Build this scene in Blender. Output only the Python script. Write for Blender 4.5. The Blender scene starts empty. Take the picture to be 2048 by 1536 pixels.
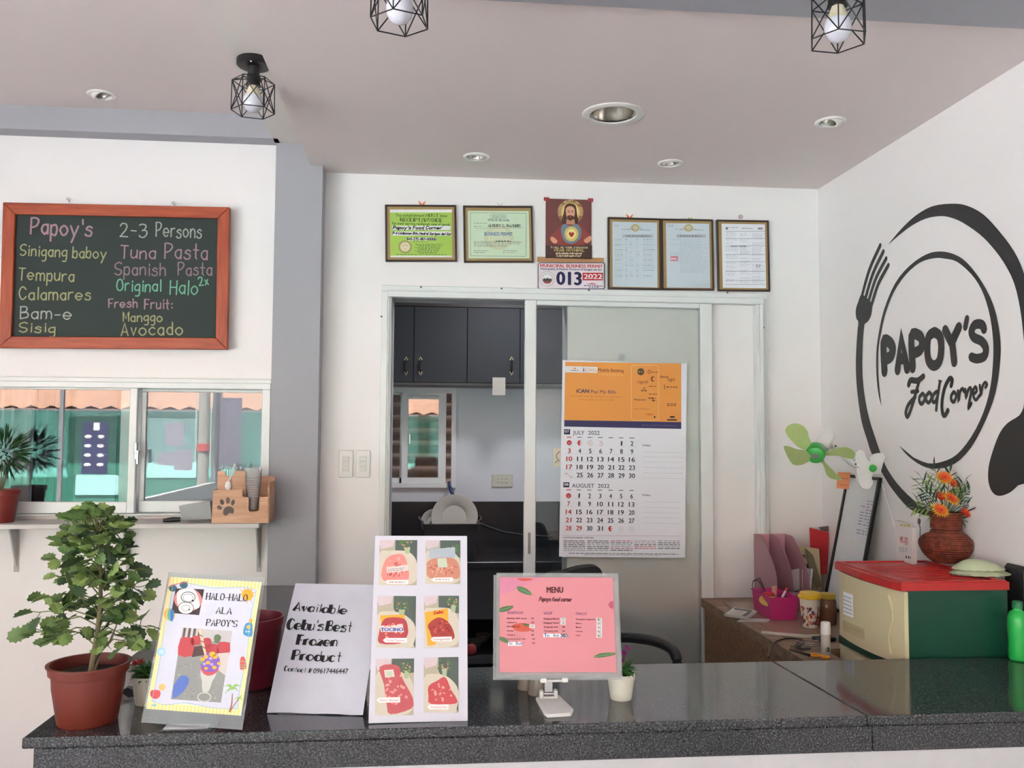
import bpy, math, random
from math import sin, cos, pi, radians as rad
from mathutils import Vector as V3, Matrix
from mathutils.geometry import tessellate_polygon

# ------------------------------------------------------------------ camera
S = bpy.context.scene
COL = S.collection
W, H, F = 2048.0, 1536.0, 1750.0
EYE = 1.60
YAW, PITCH, ROLL = 0.09590725, 0.05635244, 0.00596689
fw = V3((sin(YAW)*cos(PITCH), cos(YAW)*cos(PITCH), sin(PITCH)))
r0 = V3((cos(YAW), -sin(YAW), 0)); u0 = r0.cross(fw)
RT = r0*cos(ROLL) + u0*sin(ROLL); UP = -r0*sin(ROLL) + u0*cos(ROLL)
cam_d = bpy.data.cameras.new('camera'); cam = bpy.data.objects.new('camera', cam_d); COL.objects.link(cam)
m = Matrix((RT, UP, -fw)).transposed().to_4x4(); m.translation = (0, 0, EYE)
cam.matrix_world = m
cam_d.sensor_width = 36; cam_d.lens = F/W*36; cam_d.clip_start = 0.02; cam_d.clip_end = 300
S.camera = cam

# ------------------------------------------------------------------ light and exposure
S.view_settings.view_transform = 'Standard'; S.view_settings.look = 'None'
S.view_settings.gamma = 1; S.view_settings.use_curve_mapping = False
S.view_settings.exposure = -0.22
wd = bpy.data.worlds.new('sky'); S.world = wd; wd.use_nodes = True
bg = wd.node_tree.nodes['Background']
bg.inputs[0].default_value = (0.93, 0.955, 1.0, 1); bg.inputs[1].default_value = 4.2
sun_d = bpy.data.lights.new('sun', 'SUN'); sun = bpy.data.objects.new('sun', sun_d); COL.objects.link(sun)
sun_d.energy = 118; sun_d.angle = rad(0.6); sun_d.color = (1, 0.982, 0.985)
sun.rotation_euler = V3((0.05, -0.36, -0.95)).to_track_quat('-Z', 'Y').to_euler()
por = bpy.data.lights.new('street_opening', 'AREA'); po = bpy.data.objects.new('street_opening', por); COL.objects.link(po)
por.shape = 'RECTANGLE'; por.size = 5.0; por.size_y = 2.25; por.cycles.is_portal = True
po.location = (-0.8, -7.0, 1.15); po.rotation_euler = V3((0, 1, 0)).to_track_quat('-Z', 'Y').to_euler()
por2 = bpy.data.lights.new('side_opening', 'AREA'); po2 = bpy.data.objects.new('side_opening', por2); COL.objects.link(po2)
por2.shape = 'RECTANGLE'; por2.size = 8.0; por2.size_y = 1.45; por2.cycles.is_portal = True
po2.location = (-3.33, -2.8, 1.52); po2.rotation_euler = V3((1, 0, 0)).to_track_quat('-Z', 'Y').to_euler()
kl = bpy.data.lights.new('kitchen_fill_light', 'AREA'); ko = bpy.data.objects.new('kitchen_fill_light', kl); COL.objects.link(ko)  # added fill light without a fixture, brightens the kitchen
kl.shape = 'DISK'; kl.size = 0.3; kl.energy = 20; kl.color = (0.92, 0.95, 1)
ko.location = (0.5, 4.3, 2.62)
S.cycles.use_denoising = True
S.cycles.max_bounces = 8; S.cycles.diffuse_bounces = 4; S.cycles.glossy_bounces = 4
S.cycles.transparent_max_bounces = 16; S.cycles.sample_clamp_indirect = 30
S.cycles.caustics_reflective = False; S.cycles.caustics_refractive = False

# ------------------------------------------------------------------ from pixel to point
def ray(x, y): return RT*((x-W/2)/F) + UP*((H/2-y)/F) + fw
def at(x, y, Y): d = ray(x, y); p = d*(Y/d.y); return V3((p.x, p.y, p.z+EYE))
def ax(x, y, X): d = ray(x, y); p = d*(X/d.x); return V3((p.x, p.y, p.z+EYE))
def az(x, y, Z): d = ray(x, y); p = d*((Z-EYE)/d.z); return V3((p.x, p.y, Z))

# ------------------------------------------------------------------ materials
def lin(c): c /= 255.0; return c/12.92 if c <= 0.04045 else ((c+0.055)/1.055)**2.4
MATS = {}
def mat(name, rgb, rough=0.6, metal=0.0, var=0.06, scale=30.0, bump=0.0, trans=0.0, alpha=1.0, spec=0.5, rgb2=None, coat=0.0, sss=0):
    if name in MATS: return MATS[name]
    mt = bpy.data.materials.new(name); mt.use_nodes = True; nt = mt.node_tree; N = nt.nodes; L = nt.links
    b = N['Principled BSDF']
    c = [lin(v) for v in rgb]
    c2 = [lin(v) for v in rgb2] if rgb2 else [max(0, v*(1-var*2)) for v in c]
    tc = N.new('ShaderNodeTexCoord'); nz = N.new('ShaderNodeTexNoise'); nz.inputs['Scale'].default_value = scale
    nz.inputs['Detail'].default_value = 4; L.new(tc.outputs['Object'], nz.inputs['Vector'])
    mx = N.new('ShaderNodeMix'); mx.data_type = 'RGBA'
    mx.inputs[6].default_value = (*c, 1); mx.inputs[7].default_value = (*c2, 1)
    L.new(nz.outputs['Fac'], mx.inputs[0]); L.new(mx.outputs[2], b.inputs['Base Color'])
    b.inputs['Roughness'].default_value = rough; b.inputs['Metallic'].default_value = metal
    b.inputs['Specular IOR Level'].default_value = spec
    b.inputs['Transmission Weight'].default_value = trans; b.inputs['Alpha'].default_value = alpha
    b.inputs['Coat Weight'].default_value = coat
    if bump:
        bp = N.new('ShaderNodeBump'); bp.inputs['Strength'].default_value = bump; bp.inputs['Distance'].default_value = 0.004
        L.new(nz.outputs['Fac'], bp.inputs['Height']); L.new(bp.outputs[0], b.inputs['Normal'])
    MATS[name] = mt; return mt
def clear(name, rgb=(255, 255, 255), rough=0.0, ior=1.45, body=None, body_fac=0.0):
    if name in MATS: return MATS[name]
    mt = bpy.data.materials.new(name); mt.use_nodes = True; nt = mt.node_tree; N = nt.nodes; L = nt.links
    for n in list(N):
        if n.type == 'BSDF_PRINCIPLED': N.remove(n)
    out = [n for n in N if n.type == 'OUTPUT_MATERIAL'][0]
    fr = N.new('ShaderNodeFresnel'); fr.inputs[0].default_value = ior
    tr = N.new('ShaderNodeBsdfTransparent'); tr.inputs[0].default_value = (*[lin(v) for v in rgb], 1)
    gl = N.new('ShaderNodeBsdfGlossy'); gl.inputs['Roughness'].default_value = rough
    base = tr.outputs[0]
    if body:
        df = N.new('ShaderNodeBsdfDiffuse'); df.inputs[0].default_value = (*[lin(v) for v in body], 1)
        m0 = N.new('ShaderNodeMixShader'); m0.inputs[0].default_value = body_fac
        L.new(tr.outputs[0], m0.inputs[1]); L.new(df.outputs[0], m0.inputs[2]); base = m0.outputs[0]
    mx = N.new('ShaderNodeMixShader'); L.new(fr.outputs[0], mx.inputs[0]); L.new(base, mx.inputs[1]); L.new(gl.outputs[0], mx.inputs[2])
    L.new(mx.outputs[0], out.inputs[0]); MATS[name] = mt; return mt
def granite():
    mt = bpy.data.materials.new('speckled_black_granite'); mt.use_nodes = True; nt = mt.node_tree; N = nt.nodes; L = nt.links
    b = N['Principled BSDF']; tc = N.new('ShaderNodeTexCoord')
    n1 = N.new('ShaderNodeTexNoise'); n1.inputs['Scale'].default_value = 290; n1.inputs['Detail'].default_value = 3; n1.inputs['Roughness'].default_value = 0.7
    n2 = N.new('ShaderNodeTexVoronoi'); n2.inputs['Scale'].default_value = 380
    L.new(tc.outputs['Object'], n1.inputs['Vector']); L.new(tc.outputs['Object'], n2.inputs['Vector'])
    cr = N.new('ShaderNodeValToRGB'); e = cr.color_ramp.elements
    e[0].position = 0.40; e[0].color = (0.012, 0.013, 0.015, 1); e[1].position = 0.66; e[1].color = (0.16, 0.165, 0.175, 1)
    x = cr.color_ramp.elements.new(0.52); x.color = (0.05, 0.053, 0.06, 1)
    L.new(n1.outputs['Fac'], cr.inputs[0])
    sp = N.new('ShaderNodeMapRange'); sp.inputs[1].default_value = 0.0; sp.inputs[2].default_value = 0.35; sp.inputs[3].default_value = 1.25; sp.inputs[4].default_value = 0.75
    L.new(n2.outputs['Distance'], sp.inputs[0])
    mx = N.new('ShaderNodeMix'); mx.data_type = 'RGBA'; mx.blend_type = 'MULTIPLY'; mx.inputs[0].default_value = 1
    L.new(cr.outputs[0], mx.inputs[6]); L.new(sp.outputs[0], mx.inputs[7]); L.new(mx.outputs[2], b.inputs['Base Color'])
    b.inputs['Roughness'].default_value = 0.09; b.inputs['IOR'].default_value = 1.62
    return mt
def frozen_wood(name, a, b_, scale=6, rough=0.5, rot=(0, 0, 0), stretch=(1, 12, 12)):
    mt = bpy.data.materials.new(name); mt.use_nodes = True; nt = mt.node_tree; N = nt.nodes; L = nt.links
    b = N['Principled BSDF']; tc = N.new('ShaderNodeTexCoord'); mp = N.new('ShaderNodeMapping'); mp.inputs['Scale'].default_value = stretch
    nz = N.new('ShaderNodeTexNoise'); nz.inputs['Scale'].default_value = scale; nz.inputs['Detail'].default_value = 5; nz.inputs['Distortion'].default_value = 0.6
    L.new(tc.outputs['Object'], mp.inputs[0]); L.new(mp.outputs[0], nz.inputs['Vector'])
    cr = N.new('ShaderNodeValToRGB'); cr.color_ramp.elements[0].position = 0.35; cr.color_ramp.elements[1].position = 0.68
    cr.color_ramp.elements[0].color = (*[lin(v) for v in a], 1); cr.color_ramp.elements[1].color = (*[lin(v) for v in b_], 1)
    L.new(nz.outputs['Fac'], cr.inputs[0]); L.new(cr.outputs[0], b.inputs['Base Color']); b.inputs['Roughness'].default_value = rough
    MATS[name] = mt; return mt

PAINT = mat('white_wall_paint', (240, 237, 236), 0.42, var=0.015, scale=3, bump=0.02)
CEIL = mat('white_ceiling_paint', (229, 219, 216), 0.75, var=0.015, scale=2)
BLUEGREY = mat('blue_grey_paint', (164, 165, 171), 0.6, var=0.02, scale=3)
STRIP = mat('pale_beam_paint', (226, 222, 216), 0.7, var=0.02, scale=3)
ALU = mat('white_powder_coated_aluminium', (228, 231, 230), 0.28, var=0.01, scale=8)
GRANITE = granite()
PAPER = mat('white_paper', (238, 240, 248), 0.7, var=0.01, scale=20)
BLACK = mat('black_plastic', (20, 20, 22), 0.4)
BLACKM = mat('black_metal', (14, 14, 15), 0.45, metal=0.0)
INK = mat('black_ink', (22, 22, 26), 0.7)
CHROME = mat('chrome', (210, 210, 212), 0.15, metal=1)
WHITEP = mat('white_plastic', (238, 238, 236), 0.35)
GLASS = clear('window_glass', (248, 250, 249), 0.0, 1.52)
TINT = clear('tinted_sliding_door_glass', (253, 255, 254), 0.0, 1.36)
ACRYL = clear('clear_acrylic', (240, 244, 244), 0.02, 1.45, (215, 220, 222), 0.12)
LAMIN = clear('laminate_film', (250, 250, 250), 0.05, 1.25, (200, 204, 206), 0.35)
GLOSSF = clear('glossy_cover_film', (255, 255, 255), 0.03, 1.35)
PICGLASS = clear('picture_glass', (250, 250, 250), 0.02, 1.4)
FROST = clear('frosted_plastic', (245, 246, 247), 0.1, 1.4, (246, 246, 246), 0.3)
WOODF = frozen_wood('red_brown_wood', (178, 78, 40), (146, 54, 26), 5, 0.42)
DESKW = frozen_wood('worn_desk_wood', (150, 122, 98), (112, 84, 62), 4, 0.5)
DESKS = frozen_wood('desk_side_wood', (140, 104, 72), (104, 74, 50), 4, 0.5)
PLY = frozen_wood('pale_plywood', (212, 170, 138), (190, 142, 108), 5, 0.5)
GOLDW = mat('gold_brown_mat_board', (168, 140, 92), 0.5)
DKFR = mat('dark_brown_frame', (62, 44, 36), 0.4)

# ------------------------------------------------------------------ objects
WORLD = {}
def wloc(o): return WORLD.get(o.name, V3((0, 0, 0))) if o else V3((0, 0, 0))
def tag(o, label=None, cat=None, group=None, kind=None):
    if label: o['label'] = label
    if cat: o['category'] = cat
    if group: o['group'] = group
    if kind: o['kind'] = kind
    return o
def thing(name, label, cat, loc=(0, 0, 0), group=None):
    o = bpy.data.objects.new(name, None); COL.objects.link(o); o.location = loc; o.empty_display_size = 0.05
    WORLD[o.name] = V3(loc); return tag(o, label, cat, group)
def newobj(name, me, parent=None, origin=None):
    """me has world coordinates; the object's origin moves to its own place"""
    if origin is None:
        if len(me.vertices):
            xs = [v.co for v in me.vertices]
            lo = V3([min(v[i] for v in xs) for i in range(3)]); hi = V3([max(v[i] for v in xs) for i in range(3)])
            origin = V3(((lo.x+hi.x)/2, (lo.y+hi.y)/2, lo.z))
        else: origin = V3((0, 0, 0))
    me.transform(Matrix.Translation(-origin))
    o = bpy.data.objects.new(name, me); COL.objects.link(o)
    o.parent = parent; o.location = origin - wloc(parent); WORLD[o.name] = V3(origin)
    return o
def children(o): return [c for c in bpy.data.objects if c.parent == o]
def copy_tree(o, parent=None, loc=None):
    c = o.copy(); COL.objects.link(c); c.parent = parent
    if loc is not None: c.location = loc
    WORLD[c.name] = wloc(parent) + V3(c.location)
    for ch in children(o): copy_tree(ch, c)
    return c

class MB:
    def __init__(s): s.v = []; s.f = []; s.m = []; s.mats = []; s.cur = 0
    def use(s, mt):
        if mt not in s.mats: s.mats.append(mt)
        s.cur = s.mats.index(mt); return s
    def add(s, vs, fs):
        n = len(s.v); s.v += [tuple(v) for v in vs]
        for f in fs: s.f.append([i+n for i in f]); s.m.append(s.cur)
        return s
    def box(s, x0, x1, y0, y1, z0, z1, bev=0.0):
        x0, x1 = min(x0, x1), max(x0, x1); y0, y1 = min(y0, y1), max(y0, y1); z0, z1 = min(z0, z1), max(z0, z1)
        if bev <= 0:
            return s.add([(x, y, z) for x in (x0, x1) for y in (y0, y1) for z in (z0, z1)],
                     [(0, 1, 3, 2), (4, 6, 7, 5), (0, 4, 5, 1), (2, 3, 7, 6), (0, 2, 6, 4), (1, 5, 7, 3)])
        b = min(bev, (x1-x0)/2.1, (y1-y0)/2.1, (z1-z0)/2.1); vs = []
        for sx, x in ((1, x0), (-1, x1)):
            for sy, y in ((1, y0), (-1, y1)):
                for sz, z in ((1, z0), (-1, z1)):
                    vs += [(x, y+sy*b, z+sz*b), (x+sx*b, y, z+sz*b), (x+sx*b, y+sy*b, z)]
        return s.hull(vs)
    def hull(s, vs):
        import bmesh
        bm = bmesh.new()
        for v in vs: bm.verts.new(v)
        bmesh.ops.convex_hull(bm, input=bm.verts)
        bm.verts.ensure_lookup_table(); bm.verts.index_update()
        s.add([v.co[:] for v in bm.verts], [[v.index for v in f.verts] for f in bm.faces]); bm.free(); return s
    def obox(s, O, U, V, N, a, b, c, bev=0):
        """box from corner O along U*a, V*b, N*c"""
        O = V3(O); A, B, C = V3(U)*a, V3(V)*b, V3(N)*c
        if bev:
            t = MB().box(0, a, 0, b, 0, c, bev)
            return s.add([O+V3(U)*v[0]+V3(V)*v[1]+V3(N)*v[2] for v in t.v], t.f)
        vs = [O+A*i+B*j+C*k for i in (0, 1) for j in (0, 1) for k in (0, 1)]
        return s.add(vs, [(0, 1, 3, 2), (4, 6, 7, 5), (0, 4, 5, 1), (2, 3, 7, 6), (0, 2, 6, 4), (1, 5, 7, 3)])
    def prism(s, pts, d, holes=()):
        """polygon pts (3D, planar) extruded along d"""
        d = V3(d); loops = [[V3(p) for p in pts]] + [[V3(p) for p in h] for h in holes]
        flat = [p for l in loops for p in l]; tri = tessellate_polygon(loops); n = len(flat)
        fs = [list(t) for t in tri] + [[i+n for i in reversed(t)] for t in tri]; k = 0
        for l in loops:
            for i in range(len(l)):
                j = (i+1) % len(l); fs.append([k+i, k+j, k+j+n, k+i+n])
            k += len(l)
        return s.add(flat+[p+d for p in flat], fs)
    def tube(s, pts, r, n=6, caps=True):
        pts = [V3(p) for p in pts]; rs = r if isinstance(r, (list, tuple)) else [r]*len(pts); rings = []
        ref = V3((0, 0, 1))
        for i, p in enumerate(pts):
            t = (pts[min(i+1, len(pts)-1)]-pts[max(i-1, 0)]).normalized()
            a = ref if abs(t.dot(ref)) < 0.95 else V3((1, 0, 0))
            u = t.cross(a).normalized(); w = t.cross(u)
            rings.append([p+(u*cos(2*pi*k/n)+w*sin(2*pi*k/n))*rs[i] for k in range(n)])
        fs = []
        for i in range(len(pts)-1):
            for k in range(n): fs.append([i*n+k, i*n+(k+1) % n, (i+1)*n+(k+1) % n, (i+1)*n+k])
        if caps: fs += [list(range(n))[::-1], [(len(pts)-1)*n+k for k in range(n)]]
        return s.add([v for g in rings for v in g], fs)
    def lathe(s, prof, c, n=32, sx=1, sy=1, capb=True, capt=True, axis=None):
        c = V3(c); rings = []
        for r, z in prof:
            for k in range(n):
                p = V3((r*sx*cos(2*pi*k/n), r*sy*sin(2*pi*k/n), z))
                if axis is not None: p = axis @ p
                rings.append(c+p)
        fs = []
        for i in range(len(prof)-1):
            for k in range(n): fs.append([i*n+k, i*n+(k+1) % n, (i+1)*n+(k+1) % n, (i+1)*n+k])
        if capb: fs.append(list(range(n))[::-1])
        if capt: fs.append([(len(prof)-1)*n+k for k in range(n)])
        return s.add(rings, fs)
    def ball(s, c, r, n=10, sx=1, sy=1, sz=1):
        m_ = n//2+1
        return s.lathe([(r*sin(pi*(i+0.02)/(m_+0.04)), -r*sz*cos(pi*(i+0.02)/(m_+0.04))) for i in range(m_+1)], c, n, sx, sy)
    def build(s, name, mt=None, parent=None, smooth=False, label=None, origin=None):
        me = bpy.data.meshes.new(name); me.from_pydata(s.v, [], s.f)
        mats = s.mats or [mt]
        for x in mats: me.materials.append(x)
        if len(mats) > 1: me.polygons.foreach_set('material_index', s.m)
        if smooth:
            me.polygons.foreach_set('use_smooth', [True]*len(me.polygons))
            try: me.set_sharp_from_angle(angle=rad(38))
            except Exception: pass
        me.update()
        import bmesh
        o = newobj(name, me, parent, origin)
        if label: o['label'] = label
        return o
def fixn(o):
    import bmesh
    bm = bmesh.new(); bm.from_mesh(o.data); bmesh.ops.recalc_face_normals(bm, faces=bm.faces); bm.to_mesh(o.data); bm.free(); return o
def smooth_closed(pts, k=4):
    n = len(pts); out = []
    for i in range(n):
        a, b, c, d = [pts[(i+j-1) % n] for j in range(4)]
        for t in range(k):
            t /= k; out.append(tuple(0.5*((2*b[q])+(c[q]-a[q])*t+(2*a[q]-5*b[q]+4*c[q]-d[q])*t*t+(3*b[q]-a[q]-3*c[q]+d[q])*t**3) for q in range(len(b))))
    return out
def smooth_open(pts, k=4):
    if len(pts) < 3: return list(pts)
    n = len(pts); out = []
    for i in range(n-1):
        a, b, c, d = pts[max(i-1, 0)], pts[i], pts[i+1], pts[min(i+2, n-1)]
        for t in range(k):
            t /= k; out.append(tuple(0.5*((2*b[q])+(c[q]-a[q])*t+(2*a[q]-5*b[q]+4*c[q]-d[q])*t*t+(3*b[q]-a[q]-3*c[q]+d[q])*t**3) for q in range(len(b))))
    return out+[tuple(pts[-1])]

# ------------------------------------------------------------------ printing on flat sheets
GL = {'A': "/0e3o6e /1h5h", 'B': "/0e0o ~0o4o5m4k0j ~0j5j6h5f0e", 'C': "~6m4o2o0l0h2e4e6g", 'D': "/0e0o ~0o3o6l6h3e0e", 'E': "/5o0o0e5e /0j4j",
 'F': "/0e0o5o /0j4j", 'G': "~6m4o2o0l0h2e4e6g /6g6i4i", 'H': "/0o0e /6o6e /0j6j", 'I': "/1e1o", 'J': "~3o3g2e0f", 'K': "/0e0o /5o0i /1j5e",
 'L': "/0o0e5e", 'M': "/0e0o3h6o6e", 'N': "/0e0o5e5o", 'O': "~3o1n0k0h1f3e5f6h6k5n3o", 'P': "/0e0o ~0o4o6m4j0i", 'R': "/0e0o ~0o4o5m4k0j /3j6e",
 'S': "~6n4o1n0l1j5i6g4e2e0f", 'T': "/0o6o /3o3e", 'U': "/0o0h ~0h1e4e5h /5h5o", 'V': "/0o3e6o", 'W': "/0o2e4m6e8o", 'X': "/0o5e /5o0e",
 'Y': "/0o3j6o /3j3e", 'Z': "/0o5o0e5e", 'Q': "~3o1n0k0h1f3e5f6h6k5n3o /4g6d",
 'a': "~5j3k1j0h1f3e5g /5k5e", 'b': "/0o0e ~0i2k4k5h4e2e0f", 'c': "~5j3k1j0h1f3e5f", 'd': "/5o5e ~5i3k1j0h1f3e5f", 'e': "~0h6h5j3k1j0h1f3e5f",
 'f': "~4n3o2n1k1e /0k3k", 'g': "~5k3k1j0h1f3f5g /5k5c ~5c4a1a", 'h': "/0o0e ~0i2k4k5i5e", 'i': "/1k1e /1m1n", 'j': "/2k2c ~2c1a0b",
 'k': "/0o0e /4k0h /1i4e", 'l': "/1o1e", 'm': "/0k0e ~0i1k3k4i4e ~4i5k7k8i8e", 'n': "/0k0e ~0i2k4k5i5e", 'o': "~3k1j0h1f3e5f6h5j3k",
 'p': "/0k0a ~0j2k4k5h4e2e0f", 'q': "/5k5a ~5i3k1j0h1f3e5f", 'r': "/0k0e ~0i2k4k", 's': "~5j3k1j1i4h5g4e1e0f", 't': "/2o2f3e /0k4k",
 'u': "~0k0g1e3e5g /5k5e", 'v': "/0k2e4k", 'w': "/0k1e3j5e6k", 'x': "/0k4e /4k0e", 'y': "/0k3e /6k1a", 'z': "/0k4k0e4e",
 '0': "~3o1n0k0h1f3e5f6h6k5n3o", '1': "/0m2o2e", '2': "~0m1o4o5m4j0e /0e6e", '3': "~0n2o5n4k2j ~2j5j6h4e1e0f", '4': "/4e4o0h6h",
 '5': "/5o1o1j ~1j4k5h3e0f", '6': "~5n2n0j0g2e4e5g4j1j0i", '7': "/0o5o2e", '8': "~3j1k0m2o4o5m3j1i0g2e4e6g5i3j", '9': "~5k4i1i0k1n4o5n5i3e1e",
 "'": "/1o1l", '-': "/0i4i", '.': "/1e1f", ',': "/1f0c", ':': "/1f1g /1j1k", '#': "/1e2n /4e5n /0h6h /0k6k", '/': "/0c4o", '"': "/0o0l /2o2l", '&': "~6e2k2n4o4l0h1e4e6i"}
def glyph(ch):
    out = []
    for tk in GL[ch].split():
        pts = [(int(tk[i]), ord(tk[i+1])-ord('e')) for i in range(1, len(tk), 2)]
        out.append(smooth_open(pts, 4) if tk[0] == '~' else pts)
    return out
FONTC = {}
def font_mesh(txt, bold):
    k = (txt, bold)
    if k not in FONTC:
        cu = bpy.data.curves.new('t', 'FONT'); cu.body = txt; cu.size = 1; cu.resolution_u = 3
        ob = bpy.data.objects.new('t', cu); COL.objects.link(ob)
        me = bpy.data.meshes.new_from_object(ob)
        vs = [v.co.copy() for v in me.vertices]; fs = [list(p.vertices) for p in me.polygons]
        bpy.data.objects.remove(ob); bpy.data.meshes.remove(me); bpy.data.curves.remove(cu)
        if bold > 0:
            n = len(vs); b = bold*.9; v0 = vs; f0 = fs; vs = []; fs = []
            for q, (dx_, dy_) in enumerate(((-b, 0), (b, 0), (0, b*.5), (0, -b*.5))): vs = vs+[V3((v.x+dx_, v.y+dy_, q*.22)) for v in v0]; fs = fs+[[i+q*n for i in f] for f in f0]
        FONTC[k] = (vs, fs)
    return FONTC[k]
def cap_h():
    v, f = font_mesh('H', 0.0); return max(q.y for q in v)
class Sheet:
    """a flat sheet at O with axes U (right) and V (up); print lies on it as thin ink"""
    def __init__(s, O, U, V, lift=0.0005):
        s.O = V3(O); s.U = V3(U).normalized(); s.V = V3(V).normalized(); s.N = s.U.cross(s.V).normalized(); s.V = s.N.cross(s.U); s.lift = lift
        s.mb = MB()
    def uv(s, x, y):
        d = ray(x, y); o = V3((0, 0, EYE)); t = (s.O-o).dot(s.N)/d.dot(s.N); p = o+d*t-s.O
        return (p.dot(s.U), p.dot(s.V))
    def P(s, u, v, layer=0): return s.O+s.U*u+s.V*v+s.N*(s.lift+layer*0.00022)
    def polyuv(s, pts, mt, layer=0):
        if len(pts) < 3: return
        a = sum(pts[i][0]*pts[(i+1) % len(pts)][1]-pts[(i+1) % len(pts)][0]*pts[i][1] for i in range(len(pts)))
        if a < 0: pts = pts[::-1]
        v = [V3((p[0], p[1], 0)) for p in pts]; s.mb.use(mt)
        tri = tessellate_polygon([v])
        if len(pts) == 4: tri = [(0, 1, 2, 3)]
        s.mb.add([s.P(p[0], p[1], layer) for p in pts], tri)
    def poly(s, px, mt, layer=0, smooth=0):
        p = [s.uv(*q) for q in px]
        if smooth: p = smooth_closed(p, smooth)
        s.polyuv(p, mt, layer)
    def rect(s, x0, y0, x1, y1, mt, layer=0): s.poly([(x0, y0), (x1, y0), (x1, y1), (x0, y1)], mt, layer)
    def ell(s, x, y, rx, ry, mt, layer=0, n=20, a0=0, rot=0):
        s.poly([(x+rx*cos(t)*cos(rot)-ry*sin(t)*sin(rot), y+rx*cos(t)*sin(rot)+ry*sin(t)*cos(rot)) for t in [2*pi*k/n for k in range(n)]], mt, layer)
    def ring(s, x, y, rx, ry, w, mt, layer=0, n=28):
        pts = [(x+rx*cos(2*pi*k/n), y+ry*sin(2*pi*k/n)) for k in range(n+1)]; s.line(pts, w, mt, layer, smooth=False)
    def ribbon(s, pts, w, mt, layer=0, wf=None, caps=True):
        """pts in uv metres"""
        s.k = (getattr(s, 'k', 0)+1) % 9; layer = layer+s.k*.12
        s.mb.use(mt); n = len(pts)
        if n < 2: return
        L, R = [], []; ws = []
        for i, p in enumerate(pts):
            a = pts[max(i-1, 0)]; b = pts[min(i+1, n-1)]; dx, dy = b[0]-a[0], b[1]-a[1]; l = math.hypot(dx, dy) or 1e-9
            ww = (wf(i/(n-1), dx/l, dy/l, p) if wf else w)/2; k = 1.0
            if 0 < i < n-1:
                d1 = (p[0]-a[0], p[1]-a[1]); d2 = (b[0]-p[0], b[1]-p[1]); c = (d1[0]*d2[0]+d1[1]*d2[1])/((math.hypot(*d1)*math.hypot(*d2)) or 1e-9)
                k = 1/max(0.55, math.sqrt(max(0, (1+c)/2)))
            ws.append(ww); L.append((p[0]-dy/l*ww*k, p[1]+dx/l*ww*k)); R.append((p[0]+dy/l*ww*k, p[1]-dx/l*ww*k))
        s.mb.add([s.P(q[0], q[1], layer+i*.02) for i, q in enumerate(L)]+[s.P(q[0], q[1], layer+i*.02) for i, q in enumerate(R)], [[n+i, n+i+1, i+1, i] for i in range(n-1)])
        if caps:
            for i in (0, n-1):
                s.polyuv([(pts[i][0]+ws[i]*cos(2*pi*k/8), pts[i][1]+ws[i]*sin(2*pi*k/8)) for k in range(8)], mt, layer+(0.5 if i else 0.85)+n*.02)
    def line(s, px, w, mt, layer=0, smooth=True, wf=None):
        p = [s.uv(*q) for q in px]
        if smooth: p = smooth_open(p, 4)
        sc = s.scale(*px[0]); s.ribbon(p, w*sc, mt, layer, (lambda t, a, b, q: wf(t)*sc) if wf else None)
    def scale(s, x, y): a = s.uv(x, y); b = s.uv(x+10, y); return math.hypot(a[0]-b[0], a[1]-b[1])/10
    def frame2(s, p0, p1):
        a = s.uv(*p0); b = s.uv(*p1); l = math.hypot(b[0]-a[0], b[1]-a[1]); e1 = ((b[0]-a[0])/l, (b[1]-a[1])/l); return a, l, e1, (-e1[1], e1[0])
    def text(s, txt, p0, p1, h, mt, bold=0.0, layer=1):
        a, l, e1, e2 = s.frame2(p0, p1); vs, fs = font_mesh(txt, bold)
        if not vs: return
        x0 = min(v.x for v in vs); x1 = max(v.x for v in vs); kx = l/(x1-x0); ky = h*s.scale(*p0)/CAPH
        s.mb.use(mt); s.mb.add([s.P(a[0]+(v.x-x0)*kx*e1[0]+v.y*ky*e2[0], a[1]+(v.x-x0)*kx*e1[1]+v.y*ky*e2[1], layer+v.z) for v in vs], fs)
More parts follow.
